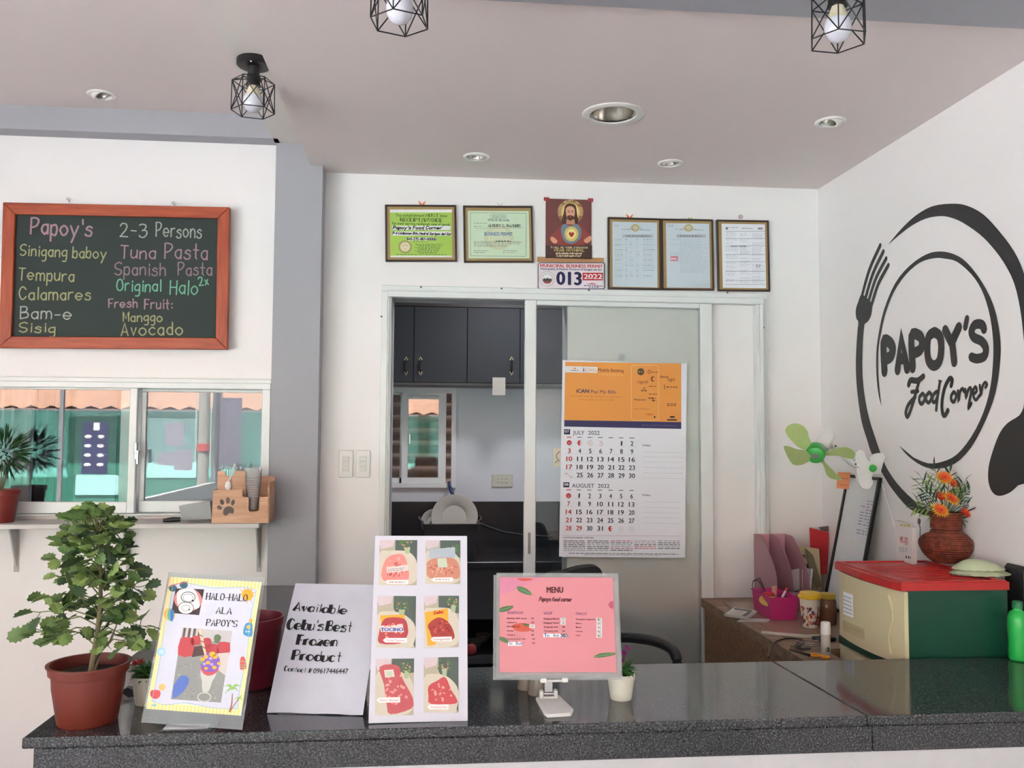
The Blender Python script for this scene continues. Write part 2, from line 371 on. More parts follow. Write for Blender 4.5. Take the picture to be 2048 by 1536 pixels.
    def hand(s, txt, p0, p1, h, mt, w=2.0, layer=1, style='round', jit=0.0, rnd=None):
        a, l, e1, e2 = s.frame2(p0, p1); sc = s.scale(*p0); x = 0; items = []
        for ch in txt:
            if ch == ' ': x += 4.5; continue
            g = glyph(ch); mx = max(q[0] for st in g for q in st); items.append((x, g, mx)); x += mx+(2.6 if style != 'broad' else 2.2)
        kx = l/max(1, x-2.4); ky = h*sc/10; rnd = rnd or random.Random(len(txt)); ww = w*sc
        for x, g, mx in items:
            jy = rnd.uniform(-jit, jit)
            for st in g:
                pts = []
                for q in st:
                    u, v = (x+q[0])*kx, (q[1]+jy)*ky
                    if jit: u += rnd.uniform(-jit, jit)*ky*0.25; v += rnd.uniform(-jit, jit)*ky*0.25
                    if style == 'script': u += v*0.28
                    pts.append((a[0]+u*e1[0]+v*e2[0], a[1]+u*e1[1]+v*e2[1]))
                if style == 'broad':
                    mid = (x+mx*0.45)*kx
                    def wf(t, dx, dy, p, mid=mid):
                        u = (p[0]-a[0])*e1[0]+(p[1]-a[1])*e1[1]
                        return ww*(0.28+(1.0*abs(dy)**1.5 if u < mid else 0.05))
                    s.ribbon(pts, ww, mt, layer, wf, caps=False)
                elif style in ('serif',):
                    s.ribbon(pts, ww, mt, layer, lambda t, dx, dy, p: ww*(0.45+0.75*max(0, abs(dy)-0.1)*(0.6 if dy*dx > 0.05 else 1)), caps=False)
                    for q in (pts[0], pts[-1]):
                        s.ribbon([(q[0]-e1[0]*ww*1.0, q[1]-e1[1]*ww*1.0), (q[0]+e1[0]*ww*1.0, q[1]+e1[1]*ww*1.0)], ww*0.4, mt, layer+0.5, caps=False)
                else: s.ribbon(pts, ww, mt, layer)
    def greek(s, p0, p1, h, mt, layer=1, rnd=random.Random(3), lo=3, hi=12):
        """an illegible line of print as short bars"""
        a, l, e1, e2 = s.frame2(p0, p1); sc = s.scale(*p0); x = 0; hh = h*sc
        while x < l:
            w = min(rnd.uniform(lo, hi)*sc, l-x)
            q = lambda u, v: (a[0]+u*e1[0]+v*e2[0], a[1]+u*e1[1]+v*e2[1])
            s.polyuv([q(x, 0), q(x+w, 0), q(x+w, hh), q(x, hh)], mt, layer); x += w+rnd.uniform(1.2, 2.4)*sc
    def flush(s, name, parent):
        if s.mb.v: s.mb.build(name, None, parent)
        s.mb = MB()
    def build(s, name, parent, label=None): return s.mb.build(name, None, parent, label=label)
CAPH = cap_h()
# ================================================================== THE SETTING
DB, DL, DC = 3.75, 3.68, 3.65            # back wall, left wall, column front
XR = 1.745
H0 = EYE+1.11; H1 = at(580, 287, DC).z; YX = az(548, 277, H1).y; HL = at(530, 230, YX).z
def struct(mb, name, mt=None, parent=None, label=None, smooth=False):
    o = mb.build(name, mt, parent, smooth, label)
    if parent is None: o['kind'] = 'structure'
    return o
def sgroup(name, loc=(0, 0, 0), label=None):
    o = bpy.data.objects.new(name, None); COL.objects.link(o); o.location = loc; WORLD[o.name] = V3(loc); o['kind'] = 'structure'
    if label: o['label'] = label
    return o
FLOORM = mat('beige_floor_tile', (168, 171, 174), 0.25, var=0.05, scale=2)
floor_ = sgroup('floor')
for i in range(-7, 4):
    for j in range(-12, 10):
        x0, y0 = i*0.6-0.3, j*0.6
        if x0 < -3.3 or y0 > 5.5: continue
        struct(MB().box(x0+0.002, x0+0.598, y0+0.002, y0+0.598, -0.02, 0, 0.001), 'tile', FLOORM, floor_)
struct(MB().box(-3.7, 2.2, -7.2, 6.0, -0.06, -0.021), 'grout_bed', mat('grey_grout', (120, 116, 110), 0.9), floor_)

xo0 = at(783, 700, DB).x; xo1 = at(1135, 700, DB).x; zo = at(783, 596, DB).z       # doorway
XC0, XC1 = at(545, 640, DC).x, at(640, 640, DC).x                                    # column
w = MB(); w.box(XC0+0.05, xo0, DB, DB+0.12, 0, H0+0.1); w.box(xo1, XR+0.1, DB, DB+0.12, 0, H0+0.1); w.box(xo0, xo1, DB, DB+0.12, zo, H0+0.1)
struct(w, 'wall_back', PAINT)
struct(MB().box(XR, XR+0.12, -7.0, DB+0.12, 0, H0+0.1), 'wall_right', PAINT)
struct(MB().box(XC0, XC1, DC, DB+0.12, 0, H1+0.12), 'trim_1', BLUEGREY, label='blue-grey square column between the two white walls')
# left wall with the window opening
wx0, wx1 = -2.35, at(541, 880, DL).x; wz1 = at(300, 764, DL).z; wz0 = at(300, 1031, DL).z
w = MB(); w.box(-3.4, wx0, DL, DL+0.12, 0, HL+0.1); w.box(wx0, XC0, DL, DL+0.12, wz1, HL+0.1); w.box(wx0, XC0, DL, DL+0.12, 0, wz0); w.box(wx1, XC0, DL, DL+0.12, wz0, wz1)
struct(w, 'wall_left', PAINT)
w = MB(); w.box(-3.4, -3.28, -7.0, 1.2, 0, 0.8); w.box(-3.4, -3.28, -7.0, 1.2, 2.25, HL+0.1); w.box(-3.4, -3.28, 1.2, DL, 0, HL+0.1); w.box(-3.4, -3.28, -7.0, -6.85, 0.8, 2.25); struct(w, 'wall_side', PAINT)
struct(MB().box(-3.4, XR, -7.02, -4.5, 2.28, HL+0.1), 'sky_block_header', PAINT)  # unseen header, added to keep sky light off the counter
# beams
Xs = az(622, 333, H0).x                              # left edge of the lower ceiling
Xb0 = az(470, 133, H1).x
struct(MB().box(Xb0, Xs+0.10, -7.0, DC, H1, HL+0.1), 'trim_2', STRIP, label='pale beam running from the column towards the viewer')
struct(MB().box(-3.4, Xb0+0.02, YX, DL+0.02, H1, HL+0.1), 'trim_3', BLUEGREY, label='blue-grey beam above the white wall with the blackboard')
zb = H0-0.018; YR = az(1560, 32, zb).y
struct(MB().box(Xs+0.001, XR, YR-.39, YR, zb, H0+0.2, 0), 'trim_4', BLUEGREY, label='blue-grey beam across the top right of the room')
# ceilings with round holes for the recessed lights
def hole_ceiling(name, x0, x1, y0, y1, z, holes, label=None):
    m_ = MB().prism([(x0, y0, z), (x1, y0, z), (x1, y1, z), (x0, y1, z)], (0, 0, 0.10),
                    [[(hx+r*cos(2*pi*k/24), hy+r*sin(2*pi*k/24), z) for k in range(24)] for hx, hy, r in holes])
    o = struct(m_, name, CEIL, label=label); fixn(o); return o
dl = {}
for k, (x, y, Z, r) in dict(a=(203, 189, HL, .040), b=(953, 313, H0, .040), c=(1341, 326, H0, .040), d=(1661, 243, H0, .040), e=(1226, 228, H0, .082)).items():
    p = az(x, y, Z); dl[k] = (p.x, p.y, r, Z)
hole_ceiling('ceiling', Xs, XR, YR-.01, DB, H0, [dl[k][:3] for k in 'bcde'])
struct(MB().box(Xs, XR, -7.0, YR-.38, H0, H0+0.1), 'ceiling_front', CEIL)
hole_ceiling('ceiling_left', -3.4, Xb0, -7.0, YX+.01, HL, [dl['a'][:3]])
struct(MB().box(Xs, Xs+0.03, -7.0, DC, H0+0.001, H1+0.05), 'trim_5', CEIL)

# ------------------------------------------------------------------ kitchen behind the sliding door
KY = 5.40
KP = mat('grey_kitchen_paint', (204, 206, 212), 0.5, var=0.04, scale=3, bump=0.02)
DKT = mat('dark_tile_splashback', (30, 30, 33), 0.25, var=0.1)
kx0, kx1 = -1.2, 2.0
kwx1 = at(912, 870, KY).x; kwx0 = -0.9; kz1 = at(850, 775, KY).z; kz0 = at(850, 975, KY).z; ksp = at(950, 1003, KY).z
w = MB(); w.box(kwx1, kx1, KY, KY+0.1, 0, 2.75); w.box(kx0, kwx0, KY, KY+0.1, 0, 2.75); w.box(kwx0, kwx1, KY, KY+0.1, kz1, 2.75); w.box(kwx0, kwx1, KY, KY+0.1, 0, kz0)
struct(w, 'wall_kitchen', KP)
struct(MB().box(kx0, kx1, KY-0.008, KY, 0.9, ksp), 'trim_6', DKT, label='dark splashback above the kitchen counter')
struct(MB().box(kx0-0.1, kx0, DB+0.12, KY, 0, 2.75), 'wall_kitchen_left', KP)
struct(MB().box(kx1, kx1+0.1, DB+0.12, KY, 0, 2.75), 'wall_kitchen_right', KP)
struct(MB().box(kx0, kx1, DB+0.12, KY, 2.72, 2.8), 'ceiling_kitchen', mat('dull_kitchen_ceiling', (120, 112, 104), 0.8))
# kitchen window
kw = sgroup('window_2', (kwx1, KY, kz0), 'white framed sliding kitchen window seen through the doorway')
KF = mat('kitchen_window_frame', (214, 216, 216), 0.4, var=0.02)
def fx(px): return at(px, 870, KY).x
def fz(py): return at(860, py, KY).z
f = MB(); f.box(kwx0, kwx1, KY-0.025, KY+0.05, fz(786), kz1); f.box(kwx0, kwx1, KY-0.025, KY+0.05, kz0, fz(966)); f.box(fx(903), kwx1, KY-0.025, KY+0.05, fz(966), fz(786))
f.build('window_frame', KF, kw)
s1 = MB(); s1.box(fx(804), fx(816), KY-0.01, KY+0.012, fz(966), fz(786)); s1.box(fx(877), fx(892), KY-0.01, KY+0.012, fz(966), fz(786)); s1.box(fx(816), fx(877), KY-0.01, KY+0.012, fz(966), fz(955)); s1.box(fx(816), fx(877), KY-0.01, KY+0.012, fz(790), fz(786))
s1 = s1.build('sash', KF, kw); MB().box(fx(816), fx(877), KY-0.001, KY+0.003, fz(955), fz(790)).build('pane', GLASS, s1)
s2 = MB(); s2.box(kwx0, fx(804), KY+0.02, KY+0.04, fz(966), fz(956)); s2.box(kwx0, fx(804), KY+0.02, KY+0.04, fz(790), fz(786)); s2.box(fx(800), fx(808), KY+0.02, KY+0.04, fz(966), fz(786))
s2 = s2.build('sash', KF, kw); MB().box(kwx0, fx(800), KY+0.028, KY+0.032, fz(956), fz(790)).build('pane', GLASS, s2)
MB().box(fx(818), fx(821), KY-0.03, KY-0.01, fz(888), fz(868), 0.002).build('latch', CHROME, kw)
# rusty corrugated sheet outside the kitchen window
RUST = mat('rusty_corrugated_sheet', (112, 84, 68), 0.7, rgb2=(74, 52, 42), scale=9)
pr = []
for i in range(0, 121): pr.append((kx0-0.3+i*0.0, 0, 0))
cs = MB(); n = 90; zs = [0.9+i*0.012 for i in range(120)]
vs = []
for i, z in enumerate(zs):
    y = KY+0.45+0.012*sin(i*0.9); vs += [(-1.6, y, z), (0.5, y, z)]
cs.add(vs, [[2*i, 2*i+1, 2*i+3, 2*i+2] for i in range(len(zs)-1)])
vs = [(x, y+0.006, z) for x, y, z in vs]; cs.add(vs, [[2*i, 2*i+2, 2*i+3, 2*i+1] for i in range(len(zs)-1)])
struct(MB().box(-1.9, 2.2, KY+0.1, KY+0.75, 2.36, 2.42), 'shade_roof', mat('shade_roof_paint', (120, 112, 104), .8))  # unseen roof board, added to shade the corrugated sheet
o = cs.build('corrugated_fence', RUST, None, True); tag(o, 'rusty brown corrugated metal fence outside the kitchen window', 'fence')

# ------------------------------------------------------------------ sliding door
door = sgroup('door_1', (at(1150, 700, DB).x, DB, 0), 'white aluminium sliding door in the back wall')
def dx(px, y=700): return at(px, y, DB).x
zt0, zt1 = at(768, 571, DB).z, at(783, 596, DB).z
cz = lambda py, px=1100: at(px, py, DB).z
xL0, xL1, xR0, xR1 = dx(762), dx(775), dx(1521), dx(1534)
ztop = cz(578); zc = cz(590)
c = MB(); c.box(xL0, xR1, DB-0.012, DB, zc, ztop, 0.002); c.box(xL0, xL1, DB-0.012, DB, 0, zc, 0.002); c.box(xR0, xR1, DB-0.012, DB, 0, zc, 0.002)
c.build('casing', ALU, door)
c = MB(); c.box(xL1, xR0, DB-0.045, DB, cz(603), zc-0.002, 0.002); c.build('top_track', ALU, door)
c = MB(); c.box(xL1+0.002, dx(783), DB-0.04, DB, 0, cz(603)-0.001, 0.002); c.box(xL1+0.004, dx(779), DB-0.05, DB-0.041, 0, cz(603)-0.001, 0.002); c.build('jamb', ALU, door)
c = MB(); c.box(dx(1506), xR0-0.002, DB-0.04, DB, 0, cz(603)-0.001, 0.002); c.box(dx(1512), xR0-0.004, DB-0.05, DB-0.041, 0, cz(603)-0.001, 0.002); c.build('jamb', ALU, door)
c = MB(); c.box(xo0, xo0+0.005, DB, DB+0.12, 0, cz(603)); c.box(xo0, xo1, DB, DB+0.12, cz(603), cz(603)+0.02); c.box(xo1-0.004, xo1, DB-0.001, DB+0.121, 0, cz(603)); c.build('door_lining', mat('grey_jamb_paint', (176, 180, 180), 0.5), door)
# sliding leaf
sp = MB(); zA, zB = 0.01, cz(603)
def leaf_box(x0, x1, z0, z1): return MB().box(x0, x1, DB-0.034, DB-0.008, z0, z1, 0.003)
lf = leaf_box(dx(1048), dx(1071), zA, zB).build('door_stile', ALU, door)
leaf_box(dx(1396), dx(1420), zA, zB).build('door_stile', ALU, door)
leaf_box(dx(1071), dx(1396), cz(613), zB).build('door_rail', ALU, door)
leaf_box(dx(1071), dx(1396), zA, 0.10).build('door_rail', ALU, door)
MB().box(dx(1070), dx(1397), DB-0.023, DB-0.019, 0.08, cz(612)).build('door_glass', TINT, door)
hd = MB(); hd.box(dx(1056), dx(1061), DB-0.036, DB-0.033, cz(1105), cz(1063), 0.001); hd.build('flush_handle', mat('grey_handle_recess', (150, 152, 152), 0.3, metal=0.6), door)
for px, py in ((842, 574), (1003, 577), (1178, 580), (1455, 585), (763, 633), (1527, 655)):
    p = at(px, py, DB-0.013); MB().ball((p.x, p.y, p.z), 0.0045, 8).build('screw', mat('dull_screw', (120, 120, 120), 0.4, metal=0.8), door)

# ------------------------------------------------------------------ serving window on the left
win = sgroup('window_1', ((wx0+wx1)/2, DL, wz0), 'white sliding serving window in the left wall')
wf = lambda px, py=880: at(px, py, DL).x
wz = lambda py, px=300: at(px, py, DL).z
f = MB(); f.box(wx0, wx1, DL-0.02, DL+0.10, wz(777), wz1, 0.002); f.box(wx0, wx1, DL-0.02, DL+0.10, wz0, wz(1027), 0.002); f.box(wf(524), wx1, DL-0.02, DL+0.10, wz(1027), wz(777), 0.002)
f.build('window_frame', ALU, win)
f = MB(); f.box(wx0-0.02, wx1+0.003, DL-0.026, DL-0.001, wz(766), wz(757), 0.002); f.build('architrave', ALU, win)
a = MB(); a.box(wx0, wf(259), DL-0.012, DL+0.012, wz(1026), wz(1003), 0.002); a.box(wx0, wf(259), DL-0.012, DL+0.012, wz(781), wz(777), 0.002); a.box(wf(259), wf(274), DL-0.012, DL+0.012, wz(1026), wz(777), 0.002)
a = a.build('sash', ALU, win); MB().box(wx0, wf(259), DL-0.002, DL+0.002, wz(1003), wz(781)).build('pane', GLASS, a)
b = MB(); b.box(wf(276), wf(524), DL+0.03, DL+0.052, wz(1026), wz(1003), 0.002); b.box(wf(276), wf(524), DL+0.03, DL+0.052, wz(783), wz(777), 0.002); b.box(wf(276), wf(286), DL+0.03, DL+0.052, wz(1003), wz(783), 0.002); b.box(wf(523)-0.0, wf(527), DL+0.03, DL+0.052, wz(1003), wz(783), 0.002)
b = b.build('sash', ALU, win); MB().box(wf(286), wf(523), DL+0.039, DL+0.043, wz(1003), wz(783)).build('pane', GLASS, b)
l = MB(); l.box(wf(274), wf(279), DL-0.03, DL-0.012, wz(918), wz(885), 0.002); l.box(wf(280), wf(285), DL-0.045, DL-0.03, wz(928), wz(900), 0.002); l.box(wf(276), wf(284), DL-0.04, DL-0.02, wz(908), wz(900), 0.002); l.build('latch', CHROME, win)
# room behind the serving window: dark, with sheer curtains
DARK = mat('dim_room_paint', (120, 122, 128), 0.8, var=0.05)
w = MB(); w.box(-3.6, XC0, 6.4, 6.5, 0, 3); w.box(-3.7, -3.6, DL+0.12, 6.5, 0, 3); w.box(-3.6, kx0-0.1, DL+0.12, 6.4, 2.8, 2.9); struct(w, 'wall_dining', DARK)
def curtain(name, x0, x1, y, z0, z1, mt, label, folds=5, amp=0.02):
    n = folds*8; m_ = MB(); vs = []
    for i in range(n+1):
        t = i/n; x = x0+(x1-x0)*t; yy = y+amp*sin(2*pi*folds*t)+amp*0.3*sin(2*pi*folds*2.3*t+1)
        vs += [(x, yy, z0), (x, yy-0.006*0, z1)]
    m_.add(vs, [[2*i, 2*i+2, 2*i+3, 2*i+1] for i in range(n)])
    m_.add([(a_, b_+0.003, c_) for a_, b_, c_ in vs], [[2*i, 2*i+1, 2*i+3, 2*i+2] for i in range(n)])
    return tag(m_.build(name, mt, None, True), label, 'curtain')
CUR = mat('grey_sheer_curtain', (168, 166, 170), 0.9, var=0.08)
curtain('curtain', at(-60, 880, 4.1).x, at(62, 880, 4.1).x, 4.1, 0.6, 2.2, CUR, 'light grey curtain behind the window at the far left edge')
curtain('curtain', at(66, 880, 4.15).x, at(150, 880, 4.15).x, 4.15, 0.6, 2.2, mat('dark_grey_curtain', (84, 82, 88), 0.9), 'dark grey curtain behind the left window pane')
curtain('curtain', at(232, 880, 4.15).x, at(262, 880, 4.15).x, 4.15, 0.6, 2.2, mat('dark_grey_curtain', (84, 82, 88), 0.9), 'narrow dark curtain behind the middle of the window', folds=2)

# ------------------------------------------------------------------ street behind the viewer (seen as reflections)
def mir(px, py, Y): p = at(px, py, 2*DL-Y); return V3((p.x, Y, p.z))
GY = -13.4
gr = MB(); gr.box(-30, 30, -40, -7.21, -0.2, -0.05); gr.box(-30, -3.71, -7.21, 6, -0.2, -0.05); struct(gr, 'floor_street', mat('sunlit_concrete_street', (184, 182, 184), 0.9, var=0.08, scale=1))
TEAL = mat('teal_wall_paint', (120, 200, 184), 0.8, var=0.05, scale=2); PALET = mat('pale_teal_panel', (176, 232, 222), 0.8); DTEAL = mat('dark_teal_paint', (56, 130, 108), 0.8)
bld = thing('house', 'teal painted house with a rusty roof across the street', 'house', (0, GY-2, 0))
MB().box(-19, 14, GY-4, GY, 0, 2.05).build('wall', TEAL, bld)
MB().box(-16, 12, GY-0.01, GY+0.03, 0, 0.55).build('plinth', DTEAL, bld)
rf = MB()
for i in range(80):
    x = -19.0+i*0.42
    rf.add([(x, GY+0.5, 2.08), (x+0.425, GY+0.5, 2.08), (x+0.425, GY-3, 3.5), (x, GY-3, 3.5), (x+0.21, GY+0.5, 2.16), (x+0.21, GY-3, 3.58)], [(0, 4, 5, 3), (4, 1, 2, 5), (0, 3, 2, 1)])
rf.build('roof', mat('rusty_roof_sheet', (188, 140, 112), 0.8, rgb2=(150, 120, 104), scale=3), bld)
a0, a1 = mir(295, 836, GY+0.05), mir(390, 956, GY+0.05)
MB().box(a0.x, a1.x, GY, GY+0.05, a1.z, a0.z).build('panel', PALET, bld)
a0, a1 = mir(137, 835, GY+0.05), mir(262, 950, GY+0.05)
MB().box(a0.x, a1.x, GY, GY+0.04, a1.z, a0.z).build('panel', DTEAL, bld)
a0, a1 = mir(150, 950, GY+0.1), mir(235, 990, GY+0.1)
MB().box(a0.x, a1.x, GY, GY+0.06, a1.z, a0.z).build('panel', PALET, bld)
for k in range(8):
    MB().box(-1.2+k*0.95, -0.9+k*0.95, GY, GY+0.06, 0.3, 2.2).build('post', DTEAL if k % 2 else mat('pink_post_paint', (220, 150, 150), 0.8), bld)
# navy banner, pole, car, notices on the shopfront
a0, a1 = mir(166, 844, -9.4), mir(214, 948, -9.4)
bn = thing('banner', 'navy banner with white icons, reflected in the left window pane', 'banner', ((a0.x+a1.x)/2, -9.4, a1.z))
MB().box(a0.x, a1.x, -9.42, -9.4, a1.z, a0.z).build('banner_sheet', mat('navy_cloth', (42, 46, 92), 0.8), bn)
ic = MB(); wdt = a1.x-a0.x; hgt = a0.z-a1.z
ic.box(a0.x+wdt*.42, a0.x+wdt*.66, -9.395, -9.398, a1.z+hgt*.84, a1.z+hgt*.99)
for r_ in range(4):
    for c_ in (.22, .72): ic.ball((a0.x+wdt*c_, -9.395, a1.z+hgt*(.18+.18*r_)), 0.05, 8, 1.3, .1, .7)
ic.build('icon', mat('white_print', (240, 240, 240), 0.7), bn)
a0 = mir(402, 1000, -8.8)
pole = thing('utility_pole', 'pale utility pole across the street, reflected in the right window pane', 'pole', (a0.x, -8.8, 0))
MB().lathe([(.10, -.05), (.095, 3), (.085, 5)], (a0.x, -8.8, 0), 14).build('pole_shaft', mat('pale_concrete', (196, 190, 178), 0.9, rgb2=(120, 114, 104), scale=12), pole, True)
MB().lathe([(.115, 1.25), (.115, 1.38)], (a0.x, -8.8, 0), 14).build('band', mat('red_sign_band', (214, 74, 66), 0.7), pole, True)
for sx in (-.13, .13): MB().tube([(a0.x+sx, -8.76, 1.0), (a0.x+sx, -8.76, 3.2)], .008).build('cable', mat('pale_cable', (230, 230, 210), .6), pole)
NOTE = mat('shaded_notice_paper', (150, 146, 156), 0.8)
def notice(name, px0, py0, px1, py1, label, mt=NOTE, Y=-6.8):
    p0, p1 = mir(px0, py0, Y), mir(px1, py1, Y)
    return tag(MB().box(p0.x, p1.x, Y-0.004, Y, p1.z, p0.z).build(name, mt), label, 'notice')
mull = MB()
for px in (430, 120, 278): p = mir(px, 900, -6.8); mull.box(p.x-0.03, p.x+0.03, -6.86, -6.8, 0, H0)
struct(mull, 'trim_7', mat('grey_shopfront_mullion', (150, 152, 156), 0.5))
pg = mir(300, 900, -6.8); pg2 = mir(425, 900, -6.8)
for a_, b_, z0_, z1_ in ((pg.x-0.3, pg2.x+.9, 1.0, 2.0),):
    struct(MB().box(a_, b_, -6.825, -6.815, 0.4, 2.2), 'window_3', clear('shopfront_glass', (250, 252, 252), 0, 1.1))
notice('notice', 328, 845, 365, 892, 'upright notice sheet on the shopfront, reflected in the right pane')
notice('notice', 312, 905, 345, 931, 'small notice sheet on the shopfront, lower left of the reflected group')
notice('notice', 346, 899, 381, 941, 'square notice sheet on the shopfront, lower right of the reflected group')
ps = notice('poster', 438, 795, 479, 931, 'tall pale lilac poster on the shopfront, reflected beside the column', mat('lilac_poster_paper', (214, 206, 226), 0.8))
p0, p1 = mir(438, 845, -1.89), mir(479, 860, -1.89)
car = thing('car', 'dark parked car outside, reflected in the sliding door glass', 'car', (1.6, -9.6, 0))
CARP = mat('dark_grey_car_paint', (60, 64, 70), 0.12, metal=0.3, coat=1)
cb = MB(); prof = [(-2.0, .35), (-2.05, .75), (-1.7, .95), (-0.9, 1.02), (-0.35, 1.45), (0.9, 1.48), (1.55, 1.05), (2.0, .95), (2.05, .4)]
cb.prism([(1.6+x, -10.4, z) for x, z in prof], (0, 1.6, 0)); fixn(cb.build('body', CARP, car))
for wx in (-1.3, 1.3):
    for wy in (-10.42, -8.95):
        MB().lathe([(.12, -.02), (.31, 0), (.31, .17), (.12, .19)], (1.6+wx, wy, .31), 20, axis=Matrix.Rotation(rad(-90), 3, 'X')).build('wheel', BLACK, car, True)
cg = MB(); cg.prism([(1.6+x, -8.795, z) for x, z in ((-.8, 1.03), (-.3, 1.4), (.85, 1.42), (1.4, 1.06))], (0, .01, 0)); fixn(cg.build('side_window', mat('car_glass', (30, 34, 38), 0.05), car))
# ================================================================== THINGS
CT = EYE-0.62
# ------------------------------------------------------------------ counter
YF, YB, XCL = 1.89, 2.36, az(30, 1486, CT).x
j0, j1 = az(1553, 1327, CT), az(1735, 1432, CT)
cn = thing('reception_counter', 'speckled black granite counter with white base across the foreground', 'counter', (0.4, 2.1, 0))
g = 0.0006
def slab(pts, name='top_slab'):
    lo = MB().prism([(x, y, CT-0.022) for x, y in pts], (0, 0, 0.022)); o = lo.build(name, GRANITE, cn); fixn(o)
    bv = o.modifiers.new('b', 'BEVEL'); bv.width = 0.004; bv.segments = 3; bv.limit_method = 'ANGLE'; return o
jx0 = j0.x+(j1.x-j0.x)*(YB-j0.y)/(j1.y-j0.y); jx1 = j0.x+(j1.x-j0.x)*(YF-j0.y)/(j1.y-j0.y)
slab([(XCL, YF), (jx1-g, YF), (jx0-g, YB), (-0.36, YB), (-0.36, DC-0.002), (XCL, DL-0.005)])
slab([(jx1+g, YF), (XR-0.002, YF), (XR-0.002, YB), (jx0+g, YB)])
XA = az(76, 1490, CT-.022).x; xj = az(1735, 1470, CT-.05).x
for a_, b_ in ((XA, xj-.0008), (xj+.0008, XR-.002)): MB().box(a_, b_, YF+.002, YF+.022, CT-.0785, CT-.0225, .0015).build('front_apron', GRANITE, cn)
MB().box(XA, XA+.02, YF+.023, DL-.005, CT-.0785, CT-.0225, .0015).build('side_apron', GRANITE, cn)
MB().box(-0.38, -0.36, YB-.02, DC-.003, CT-.0785, CT-.0225, .0015).build('side_apron', GRANITE, cn)
b_ = MB(); b_.box(XA+.004, XR-.002, YF+.023, YF+.12, 0, CT-.023); b_.box(XA+.021, XA+.12, YF+.12, DL-.01, 0, CT-.023); b_.box(XA+.004, XR-.002, YF+.006, YF+.023, 0, CT-.0790)
b_.build('base', mat('grey_white_base_paint', (206, 206, 210), .5), cn)

# ------------------------------------------------------------------ lamps
def cage_lamp(px, py, Z, label, rot):
    p = az(px, py, Z); t = thing('cage_lamp', label, 'lamp', (p.x, p.y, Z), 'black wire cage ceiling lamps'); c = (p.x, p.y, Z)
    MB().lathe([(.052, -.001), (.054, -.003), (.054, -.020), (.050, -.024), (.02, -.026)], c, 32).build('canopy', BLACKM, t, True)
    MB().ball((p.x, p.y-.045, Z-.024), .004, 8).build('screw', CHROME, t, True)
    MB().lathe([(.019, -.026), (.019, -.055), (.0215, -.058), (.0215, -.082), (.0235, -.084), (.0235, -.088), (.0, -.089)], c, 20, capt=False).build('socket', BLACKM, t, True)
    bl = MB().lathe([(.013, -.086), (.016, -.095), (.024, -.118), (.0275, -.122)], c, 20).build('bulb_base', mat('cream_bulb_housing', (236, 226, 196), 0.4), t, True)
    MB().lathe([(.0275, -.1215), (.030, -.130), (.031, -.142), (.028, -.156), (.019, -.168), (.008, -.173), (.001, -.174)], c, 20).build('bulb', mat('milky_bulb', (222, 222, 232), 0.25), t, True)
    w_ = MB(); R_ = .067; r_ = .0016
    up = [V3((p.x+R_*.98*cos(rot+k*pi/3), p.y+R_*.98*sin(rot+k*pi/3), Z-.075)) for k in range(6)]
    dn = [V3((p.x+R_*cos(rot+k*pi/3), p.y+R_*sin(rot+k*pi/3), Z-.172)) for k in range(6)]
    tp = [V3((p.x+.021*cos(rot+k*pi/3), p.y+.021*sin(rot+k*pi/3), Z-.058)) for k in range(6)]
    bt = [V3((p.x+.030*cos(rot+pi/6+k*2*pi/3), p.y+.030*sin(rot+pi/6+k*2*pi/3), Z-.200)) for k in range(3)]
    for k in range(6):
        j = (k+1) % 6
        for a, b in ((up[k], up[j]), (dn[k], dn[j]), (up[k], dn[k]), (up[k], dn[j]), (up[j], dn[k])): w_.tube([a, b], r_, 5)
        w_.tube([tp[k], up[k]], r_, 5)
        if k % 2 == 0: w_.tube([tp[k], up[j]], r_, 5)
    w_.build('wire_cage', BLACKM, t)
    return t
cage_lamp(508, 119, H1, 'black wire cage lamp on the pale beam, leftmost of the three', rad(12))
cage_lamp(801, -102, zb, 'black wire cage lamp cut off by the top edge above the certificates', rad(20))
cage_lamp(1674, -60, zb, 'black wire cage lamp on the blue-grey beam, rightmost of the three', rad(5))
TRIM = mat('white_light_trim', (236, 234, 228), 0.35); REFL = mat('brushed_reflector', (196, 192, 184), 0.22, metal=1)
def downlight(key, label, tilt):
    x, y, r, Z = dl[key]; big = r > .06
    t = thing('recessed_light', label, 'ceiling light', (x, y, Z), None if big else 'small round eyeball spotlights')
    MB().lathe([(r*1.32, 0), (r*1.32, -.003), (r*1.22, -.006), (r*.99, -.005), (r*.97, 0), (r*.97, .02)], (x, y, Z), 40, capb=False, capt=False).build('trim_ring', TRIM, t, True)
    if big:
        MB().lathe([(r*.95, .0), (r*.93, -.002), (r*.87, .002), (r*.84, .03), (r*.6, .075), (.012, .095)], (x, y, Z), 40, capb=False).build('reflector', REFL, t, True)
        MB().lathe([(.02, .092), (.03, .07), (.028, .05), (.01, .04)], (x, y, Z), 16).build('bulb', WHITEP, t, True)
    else:
        ax_ = Matrix.Rotation(tilt, 3, 'Y')
        MB().lathe([(r*.55, -.004), (r*.72, -.004), (r*.93, .006), (r*.95, .022), (r*.7, .05), (.001, .055)], (x, y, Z), 28, axis=ax_, capb=False).build('eyeball', TRIM, t, True)
        MB().lathe([(r*.55, -.003), (r*.40, .018), (.001, .02)], (x, y, Z), 24, axis=ax_, capb=False).build('reflector', REFL, t, True)
    MB().lathe([(r*.995, .012), (r*.995, .098), (.001, .099)], (x, y, Z), 24, capb=False).build('housing', BLACKM, t)
downlight('a', 'small tilted spotlight in the left ceiling above the blackboard', rad(-28))
downlight('b', 'small spotlight in the ceiling, left of the pair nearest the back wall', rad(6))
